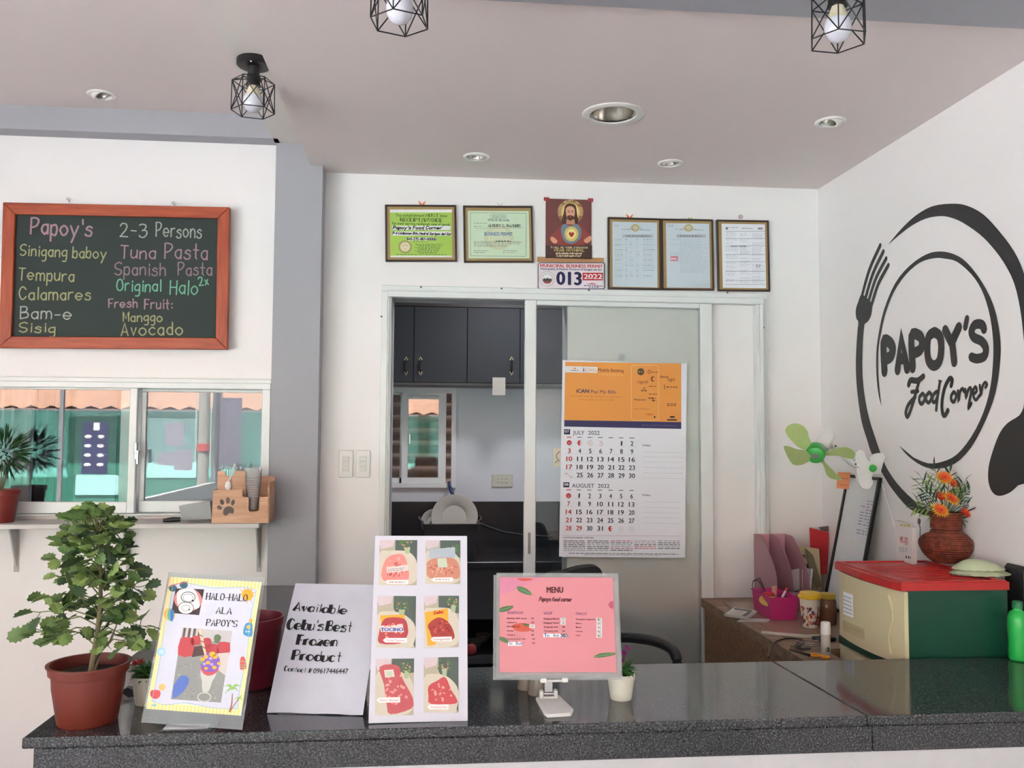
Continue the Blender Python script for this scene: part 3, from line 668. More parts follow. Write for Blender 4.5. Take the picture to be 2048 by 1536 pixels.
downlight('c', 'small spotlight in the ceiling, right of the pair nearest the back wall', rad(-8))
downlight('d', 'small tilted spotlight in the ceiling close to the right wall', rad(26))
downlight('e', 'large round recessed downlight with a metal reflector in the middle ceiling', 0)

# ------------------------------------------------------------------ blackboard
def corners(pts, Y): return [at(x, y, Y) for x, y in pts]
BO = at(2, 697, DL-.03); BR_ = at(457, 700, DL-.03); BT = at(9, 408, DL-.03)
bu = (BR_-BO).normalized(); bw_ = (BR_-BO).length; bv_ = V3((0.0, 0, 1)); bv_ = (bv_-bu*bv_.dot(bu)).normalized()
TLv = at(9, 407, DL-.03)-BO; bh = TLv.dot(bv_)
bn_ = bu.cross(bv_)          # towards the viewer
bb = thing('blackboard', 'green-black chalkboard menu in a red-brown wooden frame', 'blackboard', BO)
fwd = .047
Ob = BO-bn_*.004
MB().obox(Ob+bu*.03+bv_*.03, bu, bv_, bn_, bw_-.06, bh-.06, .012).build('board', mat('chalkboard_green', (46, 58, 55), 0.75, var=0.12, scale=6), bb)
def mitre(a0, a1, s0, s1):
    return MB().prism([Ob+bu*x+bv_*y for x, y in (a0, a1, s1, s0)], bn_*.026)
o_ = [(0, 0), (bw_, 0), (bw_, bh), (0, bh)]; i_ = [(fwd, fwd), (bw_-fwd, fwd), (bw_-fwd, bh-fwd), (fwd, bh-fwd)]
for k in range(4):
    o = mitre(o_[k], o_[(k+1) % 4], i_[k], i_[(k+1) % 4]).build('frame_piece', WOODF if k % 2 == 0 else frozen_wood('red_brown_wood_upright', (178, 78, 40), (146, 54, 26), 5, 0.42, stretch=(12, 12, 1)), bb); fixn(o)
    m_ = o.modifiers.new('b', 'BEVEL'); m_.width = .003; m_.segments = 2; m_.limit_method = 'ANGLE'
CH = dict(p=mat('pink_chalk', (205, 160, 172), 0.95, rgb2=(120, 100, 106), scale=260), y=mat('yellow_chalk', (196, 192, 140), 0.95, rgb2=(120, 122, 92), scale=260),
          w=mat('white_chalk', (200, 202, 190), 0.95, rgb2=(120, 126, 118), scale=260), g=mat('mint_chalk', (140, 214, 176), 0.95, rgb2=(90, 140, 118), scale=260), o=mat('pale_pink_chalk', (184, 150, 158), 0.95, rgb2=(100, 84, 92), scale=260))
sh = Sheet(Ob+bn_*.012, bu, bv_, .0008); rr = random.Random(7)
def bc(x, y): return (x/4.042, 380+y/4.042)
for txt, x0, y0, x1, y1, h, c, wd_ in (("Papoy's", 250, 352, 742, 372, 34, 'p', 3.6), ("Sinigang baboy", 165, 528, 858, 556, 23, 'y', 2.4), ("Tempura", 152, 722, 598, 738, 25, 'y', 2.4),
    ("Calamares", 158, 884, 732, 892, 25, 'y', 2.5), ("Bam-e", 165, 1040, 578, 1046, 25, 'w', 2.5), ("Sisig", 158, 1146, 445, 1154, 20, 'y', 2.4),
    ("2-3", 972, 372, 1190, 380, 27, 'w', 2.5), ("Persons", 1262, 378, 1628, 386, 29, 'w', 2.4), ("Tuna", 975, 548, 1256, 560, 27, 'p', 2.5), ("Pasta", 1332, 552, 1676, 566, 31, 'p', 2.5),
    ("Spanish", 930, 684, 1338, 690, 26, 'o', 2.4), ("Pasta", 1440, 690, 1712, 692, 26, 'o', 2.4), ("Original", 945, 812, 1300, 822, 24, 'g', 2.4), ("Halo", 1375, 838, 1598, 848, 29, 'g', 2.4), ("2x", 1612, 776, 1686, 766, 17, 'g', 2.2),
    ("Fresh", 880, 948, 1110, 950, 18, 'p', 2.3), ("Fruit:", 1170, 958, 1392, 962, 20, 'p', 2.3), ("Manggo", 998, 1062, 1312, 1062, 19, 'y', 2.2), ("Avocado", 980, 1176, 1478, 1172, 26, 'y', 2.4)):
    sh.hand(txt, bc(x0, y0), bc(x1, y1), h, CH[c], wd_*1.1, jit=0.5, rnd=rr); sh.flush('chalk_lettering', bb)
for px, py in ((139, 401), (349, 409)):
    p = at(px, py, DL); n_ = MB(); n_.tube([(p.x, DL, p.z), (p.x, DL-.018, p.z+.002)], .003, 8); n_.lathe([(.006, 0), (.006, .003)], (p.x, DL-.02, p.z+.002), 10, axis=Matrix.Rotation(rad(-90), 3, 'X'))
    n_.tube([(p.x-.008, DL-.014, p.z+.001), (p.x, DL-.014, p.z+.003), (p.x+.006, DL-.012, p.z-.012)], .0012, 5); n_.tube([(p.x+.003, DL-.012, p.z-.004), (p.x-.002, DL-.012, p.z-.026)], .0012, 5)
    n_.build('hanging_nail', CHROME, bb)

# ------------------------------------------------------------------ shelf below the window with its things
SY = 3.47; sz = at(300, 1048, SY).z
shelf = thing('wall_shelf', 'grey shelf board on thin brackets below the serving window', 'shelf', (-1.3, SY, sz))
MB().box(-2.4, XC0-.002, SY, DL-.001, sz-.018, sz, .002).build('board', mat('grey_white_shelf', (206, 204, 200), 0.5), shelf)
for px in (17, 246, 512):
    p = at(px, 1055, 3.60); xx = p.x; b_ = MB(); zl = at(px, 1140, 3.66).z
    b_.prism([(xx-.003, DL-.001, sz-.019), (xx-.003, SY+.13, sz-.019), (xx-.003, DL-.001, zl)], (.006, 0, 0)); b_.box(xx-.009, xx+.009, SY+.12, DL-.001, sz-.022, sz-.0185); b_.box(xx-.009, xx+.009, DL-.004, DL-.001, zl-.01, sz-.02)
    fixn(b_.build('bracket', mat('grey_bracket', (190, 188, 186), 0.5), shelf))
# dispenser box
bx0, bx1, BY = at(424, 1040, SY+.01).x, at(537, 1040, SY+.01).x, SY+.012
db = thing('dispenser_box', 'pale plywood condiment box with a cut-out paw print on the shelf', 'box', ((bx0+bx1)/2, BY, sz))
def zy(py, Y=BY, px=480): return at(px, py, Y).z
def xy(px, Y=BY): return at(px, 1000, Y).x
fr_ = [(424, 1046), (537, 1046), (536, 994), (519, 994), (518, 1021), (514, 1023), (500, 1023), (497, 1019), (497, 995), (485, 993), (484, 979), (426, 980)]
fixn(MB().prism([(xy(x), BY, zy(y)) for x, y in fr_], (0, .005, 0)).build('front_panel', PLY, db))
fr2 = [(434, 1046), (493, 1046), (491, 942), (468, 942), (466, 952), (450, 952), (448, 942), (434, 943)]
fixn(MB().prism([(xy(x, BY+.06), BY+.06, zy(y, BY+.06)) for x, y in fr2], (0, .005, 0)).build('divider_panel', PLY, db))
s_ = MB(); s_.box(bx0, bx0+.005, BY+.005, BY+.12, sz, zy(980)); s_.box(bx1-.005, bx1, BY+.005, BY+.12, sz, zy(965)); s_.build('side_panel', PLY, db)
MB().box(bx0, bx1, BY+.12, BY+.125, sz, zy(955)).build('back_panel', PLY, db)
MB().box(bx0+.005, bx1-.005, BY+.005, BY+.12, sz, sz+.004).build('bottom_panel', PLY, db)
pw = Sheet((bx0, BY, sz), (1, 0, 0), (0, 0, 1), .0006); BRN = mat('burnt_brown', (66, 34, 24), 0.35)
pw.poly([(447, 1029), (447, 1020), (454, 1013), (463, 1014), (468, 1020), (466, 1027), (459, 1026), (453, 1031)], BRN, smooth=3)
for x, y, a, b, r in ((439, 1015, 5, 4, .5), (444, 1004, 4, 6, -.3), (456, 1001, 4, 6.5, 0), (466, 1005, 3.6, 6, .3)): pw.ell(x, y, a, b, BRN, rot=r)
pw.build('paw_print', db)
cp_ = at(506, 1012, BY+.05); cc = (cp_.x, BY+.045, 0)
st = thing('plastic_cup_stack', 'stack of clear plastic cups standing in the plywood box', 'cups', (cc[0], cc[1], sz+.004), None)
zb_ = zy(1021); zt_ = zy(936)
MB().lathe([(.020, zb_), (.031, zt_-.02), (.0325, zt_)], cc, 24, capt=False).build('cup', FROST, st, True)
rg = MB()
for k in range(9): z = zb_+.05+k*.009; r_ = .0235+k*.0011; rg.lathe([(r_+.0005, z), (r_+.002, z+.002), (r_+.0005, z+.004)], cc, 24, capb=False, capt=False)
rg.build('stacked_cup_rim', FROST, st, True)
sp0 = at(458, 965, BY+.05)
sn = thing('plastic_spoon', 'white plastic spoon hanging out of the plywood box', 'spoon', (sp0.x, BY+.053, sp0.z))
a1 = at(456, 974, BY+.05); a2 = at(468, 928, BY+.05)
MB().lathe([(.001, -.020), (.009, -.014), (.013, -.002), (.010, .012), (.003, .020)], (a1.x, BY+.052, a1.z+.004), 14, sy=.35).build('bowl', WHITEP, sn, True)
MB().tube([(a1.x+.001, BY+.053, a1.z+.018), (a2.x, BY+.075, a2.z)], .003, 6).build('handle', WHITEP, sn)
sn2 = thing('plastic_spoon_bundle', 'bunch of clear spoon handles behind the plywood box divider', 'spoons', (sp0.x-.02, BY+.09, sz+.02))
rs = random.Random(2)
for k in range(9):
    x = xy(438+k*5.5, BY+.09); o_ = rs.uniform(-.012, .012)
    q = MB(); q.tube([(x, BY+.08+rs.uniform(-.008, .02), sz+.01), (x+o_, BY+.09, zy(936+rs.uniform(-6, 4)))], .002, 5); q.ball((x+o_, BY+.09, zy(938)), .006, 8, 1, .3, 1); q.build('spoon_handle', FROST, sn2, True)
# scoop
sc_ = thing('plastic_scoop', 'grey translucent scoop with a black handle lying on the shelf', 'scoop', (xy(380), SY+.05, sz))
hA, hB = at(325, 1041, SY+.02), at(361, 1036, SY+.04)
MB().tube([(hA.x, SY+.03, sz+.010), ((hA.x+hB.x)/2, SY+.035, sz+.013), (hB.x, SY+.04, sz+.013)], [.007, .010, .009], 10).build('handle', BLACK, sc_, True)
o = MB().prism([(xy(x, SY+.05), SY+.05, zy(y, SY+.05)) for x, y in ((358, 1012), (420, 1003), (424, 1038), (366, 1040))], (0, .05, 0)).build('blade', clear('grey_translucent_plastic', (225, 225, 225), .2, 1.4, (176, 176, 174), .55), sc_); fixn(o)
# big plant at the left edge
TERRA = mat('terracotta_plastic', (116, 47, 34), 0.42, var=0.1, scale=14); SOIL = mat('dark_soil', (52, 42, 36), 0.95, var=.3, scale=90, bump=.6)
def pot(t, c, rt, rb, h, mt=TERRA, rim=.16, soil=True, smooth=True):
    z = c[2]
    MB().lathe([(rb*.96, 0), (rb, .004), (rb*1.0+(rt-rb)*.55, h*.62), (rb+(rt-rb)*.62, h*(1-rim)), (rt*.97, h*(1-rim)+.001), (rt*.99, h*.97), (rt*1.03, h*.975), (rt*1.03, h), (rt*.94, h), (rt*.90, h*.80), (.001, h*.79)], c, 40, capt=False).build('pot', mt, t, smooth)
    if soil: MB().lathe([(rt*.91, h*.81), (rt*.5, h*.84), (.001, h*.83)], c, 24, capb=False).build('soil', SOIL, t)
def leafmesh(name, outline, fold=.25, curl=.2, n=None):
    """a leaf lying along +X with its stalk at the origin, unit length; thin solid"""
    vs = [(0.5, 0, 0)]; top = []
    for x, y in outline: vs.append((x, y, abs(y)*fold-curl*x*x*.5))
    k = len(outline); fs = [[0, 1+i, 1+(i+1) % k] for i in range(k)]
    me = bpy.data.meshes.new(name); me.from_pydata(vs+[(x, y, z-.02) for x, y, z in vs], [], fs+[[a+k+1 for a in reversed(f)] for f in fs]+[[1+i, 1+i+k+1, 1+(i+1) % k+k+1, 1+(i+1) % k] for i in range(k)])
    return me
def put_leaf(name, me, parent, p, d, size, roll=0.0, up=V3((0, 0, 1))):
    d = V3(d).normalized(); u = up if abs(d.dot(up)) < .97 else V3((0, 1, 0)); y = u.cross(d).normalized(); z = d.cross(y)
    R_ = Matrix((d, y, z)).transposed(); R_ = R_ @ Matrix.Rotation(roll, 3, 'X')
    o = bpy.data.objects.new(name, me); COL.objects.link(o); o.parent = parent
    o.matrix_local = Matrix.Translation(V3(p)-wloc(parent)) @ R_.to_4x4() @ Matrix.Scale(size, 4); return o
LG = [mat('leaf_green_light', (146, 166, 98), 0.5, rgb2=(104, 134, 66), scale=20, sss=.1), mat('leaf_green_mid', (102, 130, 72), 0.5, rgb2=(74, 102, 54), scale=20), mat('leaf_green_dark', (66, 92, 58), 0.5, rgb2=(46, 68, 44), scale=20)]
LOB = [(0, 0), (.16, .22), (.1, .38), (.28, .34), (.34, .50), (.50, .40), (.62, .50), (.74, .34), (.90, .32), (.92, .12), (1.02, 0), (.92, -.13), (.9, -.33), (.72, -.34), (.62, -.5), (.5, -.4), (.34, -.5), (.28, -.34), (.1, -.38), (.16, -.22)]
lob = []
for k in range(3):
    me = leafmesh('lobed_leaf', smooth_closed(LOB, 2), .22, .25); me.materials.append(LG[k]); lob.append(me)
pc = az(178, 1425, CT); pc.x += 0.003; pc.y = 1.985; pc = V3((at(180, 1400, 1.985).x-.004, 1.985, CT))
pl = thing('potted_plant', 'tall lobed-leaf houseplant in a terracotta pot at the left end of the counter', 'plant', pc)
pot(pl, pc, .082, .060, .125)
nt_ = MB()
rp = random.Random(11)
topz = at(186, 1015, 1.99).z
stem = []
for k in range(9):
    t_ = k/8; stem.append(V3((pc.x+.004+.012*sin(t_*3.2), pc.y+.01*sin(t_*2), CT+.10+(topz-.03-CT-.10)*t_)))
MB().tube(stem, [.0075, .0065, .006, .005, .0045, .004, .003, .0025, .0015], 8).build('stem', mat('green_brown_stem', (130, 124, 92), 0.7, rgb2=(104, 92, 68)), pl, True)
MB().tube([stem[0]+V3((.006, 0, 0)), stem[0]+V3((.020, -.004, .05)), stem[1]+V3((.036, -.010, .03)), stem[2]+V3((.046, -.012, .03))], [.0055, .004, .003, .001], 7).build('stem', mat('green_brown_stem', (130, 124, 92)), pl, True)
tw = MB(); nleaf = 0
def stem_at(t_): i = min(7, int(t_*8)); f_ = t_*8-i; return stem[i]*(1-f_)+stem[min(8, i+1)]*f_
NB = 60
for b in range(NB):
    t_ = .16+.84*(b/(NB-1))**.92; base = stem_at(min(t_, .999)); az_ = b*2.4+rp.uniform(-.3, .3)
    hh_ = (t_-.16)/.84; reach = (.112*(1-hh_)**.75+.022)*rp.uniform(.62, 1.1)*(0.78 if cos(az_) > 0 else 1.0)
    if hh_ < .08: reach *= .85
    d = V3((cos(az_), sin(az_)*.62, .28+.35*hh_+rp.uniform(-.12, .15)-.25*(1-hh_)))
    tip = base+d*reach; mid = base+d*reach*.5+V3((0, 0, .014))
    tw.tube([base, mid, tip], [.0016, .0013, .001], 5)
    nl = 5
    for q in range(nl):
        if nleaf >= 285: break
        tq = 1.0 if q == 0 else rp.uniform(.45, 1.0); p = (mid*(1-(tq-.5)*2)+tip*((tq-.5)*2)) if tq > .5 else base+(mid-base)*tq*2
        sd = V3((rp.uniform(-1, 1), rp.uniform(-1, 1)*.8, rp.uniform(-.5, .55))) if q else d
        ld = (d.normalized()*.5+sd).normalized(); st2 = p+ld*rp.uniform(.006, .016)
        tw.tube([p, st2], .0009, 4)
        cidx = 0 if rp.random() < .34 else (1 if rp.random() < .6 else 2)
        put_leaf('leaf', lob[cidx], pl, st2, ld+V3((0, -.2, rp.uniform(-.75, .15))), rp.uniform(.026, .039), rp.uniform(-1.1, 1.1)); nleaf += 1
tw.build('twig', mat('green_twig', (112, 124, 72), 0.7), pl)

p0 = at(8, 1040, SY+.09)
pe = thing('potted_bush', 'fine-leaved bush in a dark red pot at the left edge of the shelf', 'plant', (p0.x, SY+.09, sz))
pot(pe, V3((p0.x-.015, SY+.09, sz)), .068, .05, .125, mat('dark_red_pot', (128, 44, 36), .4, var=.1))
st_ = MB()
for k in range(5): st_.tube([(p0.x-.015, SY+.09, sz+.1), (p0.x-.02+k*.008, SY+.09+(k-2)*.01, sz+.24)], .002, 5)
st_.build('stem', mat('green_brown_stem', (130, 124, 92)), pe)
NDL = [(0, 0), (.3, .07), (.7, .06), (1, 0), (.7, -.06), (.3, -.07)]
fine = []
for k, c in enumerate(((48, 92, 46), (34, 68, 36))):
    me = leafmesh('fine_leaf', NDL, .1, .3); me.materials.append(mat('fine_leaf_green_%s' % 'ab'[k], c, .6)); fine.append(me)
fc = V3((p0.x-.012, SY+.09, at(8, 905, SY+.09).z))
for k in range(260):
    u = V3((rp.gauss(0, 1), rp.gauss(0, 1), rp.gauss(0, 1))).normalized(); r_ = rp.uniform(.3, 1)**.6
    put_leaf('leaf', fine[k % 2], pe, fc+V3((u.x*.075*r_, u.y*.07*r_, u.z*.07*r_)), u+V3((0, 0, .3)), rp.uniform(.035, .06), rp.uniform(-1, 1))

# ------------------------------------------------------------------ switches and outlet
SW = mat('switch_plate_plastic', (236, 234, 230), 0.3)
def switch(x0, y0, x1, y1, label):
    a, b = at(x0, y1, DB), at(x1, y0, DB); t = thing('light_switch', label, 'switch', ((a.x+b.x)/2, DB, a.z), 'pair of white wall switches')
    MB().box(a.x, b.x, DB-.009, DB, a.z, b.z, .003).build('plate', SW, t)
    w_ = b.x-a.x; h_ = b.z-a.z
    for k in range(3): MB().box(a.x+w_*.28, a.x+w_*.72, DB-.0125, DB-.0085, a.z+h_*(.24+.18*k), a.z+h_*(.41+.18*k), .001).build('rocker', mat('switch_rocker', (222, 220, 216), .3), t)
switch(677, 900, 707, 955, 'white wall switch left of the doorway, left one of the pair')
switch(711, 900, 741, 955, 'white wall switch left of the doorway, right one of the pair')
KA, KB = at(984, 974, KY), at(1025, 948, KY)
t = thing('wall_outlet', 'grey wall outlet on the kitchen wall', 'outlet', ((KA.x+KB.x)/2, KY, KA.z))
MB().box(KA.x, KB.x, KY-.01, KY, KA.z, KB.z, .003).build('plate', mat('grey_outlet_plate', (196, 194, 180), .4), t)
for k in range(3):
    xx = KA.x+(KB.x-KA.x)*(.3+.2*k); q = MB(); zz = (KA.z+KB.z)/2
    q.box(xx-.009, xx+.009, KY-.013, KY-.0095, zz-.02, zz+.02, .001); o = q.build('socket', mat('outlet_insert', (206, 204, 190), .4), t)
    q = MB()
    for dz in (-.01, .01): q.ball((xx, KY-.013, zz+dz), .003, 6)
    q.build('slot', BLACK, o)

# ------------------------------------------------------------------ things on the back wall
def frame_thing(name, px, label, cat, group=None, Y=DB, mt=DKFR, inner=GOLDW, fw_=.008, mw=.02, depth=.014, lean=0):
    """px: TL TR BR BL outer corners"""
    O = at(*px[3], Y-depth); U = (at(*px[2], Y-depth)-O); w_ = U.length; U.normalize(); V = V3((0, 0, 1)); V = (V-U*V.dot(U)).normalized(); h_ = (at(*px[0], Y-depth)-O).dot(V); N = U.cross(V)
    t = thing(name, label, cat, O, group)
    for k, (a, b, c, d) in enumerate(((0, 0, w_, fw_), (0, h_-fw_, w_, fw_), (0, fw_, fw_, h_-2*fw_), (w_-fw_, fw_, fw_, h_-2*fw_))):
        MB().obox(O+U*a+V*b-N*(depth-.001), U, V, N, c, d, depth, .0015).build('frame_piece', mt, t)
    MB().obox(O+U*fw_+V*fw_-N*(depth-.002), U, V, N, w_-2*fw_, h_-2*fw_, depth-.006).build('mat_board', inner, t)
    return t, O, U, V, N, w_, h_
GRN = mat('green_certificate_paper', (172, 208, 92), .6, var=.04, scale=6); MINT = mat('mint_certificate_paper', (206, 226, 196), .6, var=.04); PBLUE = mat('pale_blue_certificate', (206, 218, 226), .6, var=.04)
GREYI = mat('grey_print', (120, 124, 124), .8); DKG = mat('dark_green_print', (62, 92, 50), .8); BLUEI = mat('blue_print', (60, 110, 170), .8); REDI = mat('red_print', (206, 46, 52), .8); NAVY = mat('navy_print', (44, 40, 84), .8); LGREY = mat('light_grey_print', (186, 188, 196), .8); GOLDI = mat('gold_print', (196, 176, 110), .8); PINKI = mat('pink_print', (214, 130, 150), .8)
WH = mat('white_print', (240, 238, 240), .7)
rg_ = random.Random(5)
def paper_on(t, O, U, V, N, px, mt, dep=.0095):
    sh = Sheet(O-N*.0035, U, V, .0004); uv = [sh.uv(*p) for p in px]
    x0 = (uv[0][0]+uv[3][0])/2; x1 = (uv[1][0]+uv[2][0])/2; z0 = (uv[2][1]+uv[3][1])/2; z1 = (uv[0][1]+uv[1][1])/2
    MB().obox(O-N*.0040+U*x0+V*z0, U, V, N, x1-x0, z1-z0, .0006).build('certificate', mt, t)
    return sh, (x0, x1, z0, z1)
def c1(x, y): return (740+x/4.096, 380+y/4.096)
def c2(x, y): return (1060+x/3.938, 380+y/3.938)
t, O, U, V, N, w_, h_ = frame_thing('certificate_frame', [(770, 409), (913, 411), (914, 523), (771, 523)], 'framed bright green receipt and invoice notice above the doorway', 'framed certificate', 'framed papers above the door')
sh, _ = paper_on(t, O, U, V, N, [c1(163, 178), c1(672, 185), c1(672, 552), c1(166, 550)], GRN)
sh.rect(*c1(163, 160), *c1(672, 184), WH); sh.rect(*c1(166, 538), *c1(672, 551), WH)
sh.hand("This establishment", c1(212, 218), c1(445, 220), 5.5, DKG, .8); sh.hand("MUST", c1(458, 220), c1(560, 222), 6.5, INK, 1.1, style='serif'); sh.hand("issue", c1(572, 220), c1(630, 222), 5.5, DKG, .8)
sh.hand("RECEIPT/INVOICE", c1(250, 256), c1(590, 262), 6.8, INK, 1.3, style='serif'); sh.hand("for each service rendered, sale of goods", c1(182, 282), c1(655, 292), 4.5, DKG, .8)
for a, b, c, d in ((182, 294, 660, 328), (182, 340, 664, 374), (304, 390, 542, 414)): sh.rect(*c1(a, b), *c1(c, d), WH, .5)
sh.hand("Papoy's Food Corner", c1(188, 320), c1(585, 322), 6, INK, 1.7, 2, 'script'); sh.hand("P-4 Linibonan Bito Madrid Surigao del Sur", c1(184, 362), c1(662, 370), 4.6, INK, 1.3, 2, 'script'); sh.hand("945-272-987-00000", c1(304, 410), c1(540, 412), 4.4, INK, 1.3, 2)
for y, a, b in ((330, 380, 460), (378, 370, 470), (424, 350, 470)): sh.greek(c1(a, y), c1(b, y), .9, DKG, 2, rg_, 2, 5)
for k in range(9): sh.greek(c1(370+k % 3*14, 446+k*9.2), c1(600-k*7, 448+k*9.2), 1.0, DKG, 1, rg_, 2, 6)
sh.greek(c1(215, 530), c1(630, 532), 1.0, DKG, 1, rg_, 2, 7)
x, y = c1(288, 466); sh.ell(x, y, 13, 12.4, NAVY, .5, 28); sh.ell(x, y, 12.4, 11.8, GOLDI, 1, 28); sh.ell(x, y, 9.6, 9, mat('cream_seal', (226, 218, 190), .7), 1.5, 24)
for dx_, dy_ in ((-4, -2), (4, -2), (0, 4), (0, -5)): sh.ell(x+dx_, y+dy_, 1.6, 1.4, GOLDI, 2, 8)
sh.build('print', t)
t, O, U, V, N, w_, h_ = frame_thing('certificate_frame', [(927, 411), (1067, 413), (1067.5, 525), (928, 525)], 'framed pale mint business permit, second certificate from the left', 'framed certificate', 'framed papers above the door')
sh, _ = paper_on(t, O, U, V, N, [c1(803, 168), c1(1305, 175), c1(1302, 563), c1(805, 557)], MINT)
for a, b in (((822, 186), (1280, 192)), ((1280, 192), (1279, 543)), ((1279, 543), (824, 540)), ((824, 540), (822, 186))): sh.line([c1(*a), c1(*b)], .7, GREYI, 1, False)
sh.ell(*c1(1055, 390), 30, 24, mat('pale_gold_seal', (208, 214, 176), .7), .5, 30); sh.ell(*c1(1055, 390), 22, 18, mat('paler_gold_seal', (212, 220, 188), .7), .8, 24)
for k in range(4): sh.greek(c1(1000-k % 2*20, 204+k*10), c1(1110+k % 2*14, 206+k*10), 1, GREYI, 1, rg_, 2, 6)
sh.hand("OFFICE OF THE MAYOR", c1(966, 252), c1(1140, 256), 3, GREYI, .8, 1.5, 'serif'); sh.hand("ALBERT C. BANGUIS", c1(968, 302), c1(1232, 304), 5.2, INK, 1.0, 1.5, 'serif'); sh.line([c1(850, 312), c1(1252, 314)], .4, GREYI, 1.5, False)
sh.text("BUSINESS PERMIT", c1(938, 374), c1(1168, 376), 7, BLUEI, .015, 2)
sh.greek(c1(850, 274), c1(960, 276), 1, GREYI, 1.5, rg_, 2, 6); sh.greek(c1(850, 300), c1(920, 300), 1, GREYI, 1.5, rg_, 2, 6); sh.greek(c1(1030, 424), c1(1150, 424), 2, INK, 2, rg_, 2, 5)
for k in range(5): sh.greek(c1(850, 424+k*10), c1(1240-(k > 2)*120, 424+k*10), .9, GREYI, 1.5, rg_, 2, 8)
for a in (850, 1090): sh.greek(c1(a, 498), c1(a+120, 500), 1, GREYI, 1.5, rg_, 2, 6); sh.greek(c1(a, 512), c1(a+100, 514), 1, GREYI, 1.5, rg_, 2, 6)
sh.build('print', t)
for idx, (cor, pcor, lab) in enumerate(([[(1217, 434), (1325, 437), (1323, 580), (1216, 578)], [(652, 248), (1005, 258), (1000, 766), (648, 762)], 'framed pale blue registration paper, left one of the touching pair'],
      [[(1327, 437), (1431, 440), (1429, 581), (1324, 580)], [(1078, 260), (1418, 266), (1413, 771), (1070, 768)], 'framed pale blue paper with a red stamp, right one of the touching pair'],
      [[(1435, 439), (1540, 440), (1541, 583), (1436, 582)], [(1512, 268), (1855, 268), (1855, 772), (1516, 771)], 'framed white payment form, rightmost of the framed papers'])):
    t, O, U, V, N, w_, h_ = frame_thing('certificate_frame', cor, lab, 'framed certificate', 'framed papers above the door')
    sh, _ = paper_on(t, O, U, V, N, [c2(*q) for q in pcor], PBLUE if idx < 2 else PAPER)
    X0 = pcor[0][0]; X1 = pcor[1][0]; Wd = X1-X0
    if idx < 2:
        sh.greek(c2(X0+15, 290), c2(X0+50, 290), 4, LGREY, 1, rg_, 2, 4)
        sh.poly([c2(X0+Wd*a, b) for a, b in ((.30, 318), (.42, 282), (.5, 268), (.58, 282), (.72, 318), (.5, 306))], mat('pale_gold_crest', (200, 204, 196), .7), 1); sh.ell(*c2(X0+Wd*.5, 298), 8, 7.5, GOLDI, 1.5, 20); sh.ell(*c2(X0+Wd*.5, 298), 5, 4.6, mat('pale_gold_crest', (200, 204, 196)), 2, 16)
        sh.greek(c2(X0+Wd*.2, 312), c2(X0+Wd*.85, 318), 1, GREYI, 1.5, rg_, 2, 6)
        sh.rect(*c2(X0+Wd*.22, 350), *c2(X0+Wd*.9, 376), LGREY, 1); sh.greek(c2(X0+Wd*.3, 366), c2(X0+Wd*.82, 368), 2, GREYI, 2, rg_, 2, 6)
        for k in range(23):
            y = 392+k*13.5
            if idx == 0: 
                for a, b in ((.05, .22), (.28, .34), (.38, .46), (.52, .6), (.68, .93)):
                    if rg_.random() < .8: sh.greek(c2(X0+Wd*a, y), c2(X0+Wd*b*rg_.uniform(.94, 1), y), .9, LGREY if k % 3 else GREYI, 1, rg_, 2, 5)
            elif k < 20: sh.greek(c2(X0+Wd*(.06 if k in (0, 8, 9) else .3), y), c2(X0+Wd*rg_.uniform(.8, .96), y), .9, LGREY, 1, rg_, 2, 7)
        sh.line([c2(X0+12, 428), c2(X1-20, 432)], .5, LGREY, 1, False)
        if idx: sh.rect(*c2(X0+28, 522), *c2(X0+88, 560), PINKI, 2); sh.greek(c2(X0+34, 548), c2(X0+80, 548), 3, WH, 3, rg_, 2, 4)
    else:
        sh.ell(*c2(1550, 302), 2.6, 2.6, GREYI, 1, 12); sh.text("Payment Form", c2(1668, 306), c2(1752, 308), 2.6, INK, 0, 1); sh.text("0605", c2(1794, 312), c2(1834, 312), 4.2, INK, .03, 1); sh.greek(c2(1566, 298), c2(1640, 298), .9, GREYI, 1, rg_, 2, 6)
        for y in (326, 384, 440, 508, 566, 640, 712, 745): sh.line([c2(1538, y), c2(1852, y)], .6, GREYI, 1, False)
        for k in range(34):
            y = 336+k*12
            if y > 740: break
            for a, b in ((1545, 1640), (1655, 1740), (1750, 1848)):
                if rg_.random() < .7: sh.greek(c2(a, y), c2(b-rg_.uniform(0, 40), y), .8, LGREY, 1, rg_, 1.5, 6)
        sh.hand("0000 0000", c2(1580, 448), c2(1700, 448), 2.5, INK, .6, 1.5); sh.greek(c2(1780, 612), c2(1820, 612), 6, LGREY, 1, rg_, 2, 4)
    sh.build('print', t)
# butterfly pins and stickers over frames
def butterfly(px, py, rgb, label, s=1.0, body=True):
    sh = Sheet((0, DB-.004, 0), (1, 0, 0), (0, 0, 1)); M_ = mat('pin_'+''.join(str(v) for v in rgb), rgb, .5); mb_ = MB()
    p = at(px, py, DB-.004)
    for sx in (-1, 1):
        pts = [(0, -.010), (.003, -.002), (.016, .010), (.012, -.002), (.006, -.012)]
        mb_.prism([(p.x+sx*a*s, DB-.006, p.z+b*s) for a, b in pts], (0, .0015, 0))
    o = mb_.build('butterfly_pin', M_); fixn(o)
    return tag(o, label, 'wall pin')
butterfly(844, 406, (240, 110, 50), 'orange butterfly pin above the green certificate')
butterfly(1000, 408, (222, 214, 214), 'pale butterfly pin above the mint certificate', .85)
butterfly(1259, 432, (240, 110, 50), 'orange butterfly pin above the left blue paper')
butterfly(1380, 437, (150, 160, 110), 'dull green butterfly pin above the right blue paper', .6)
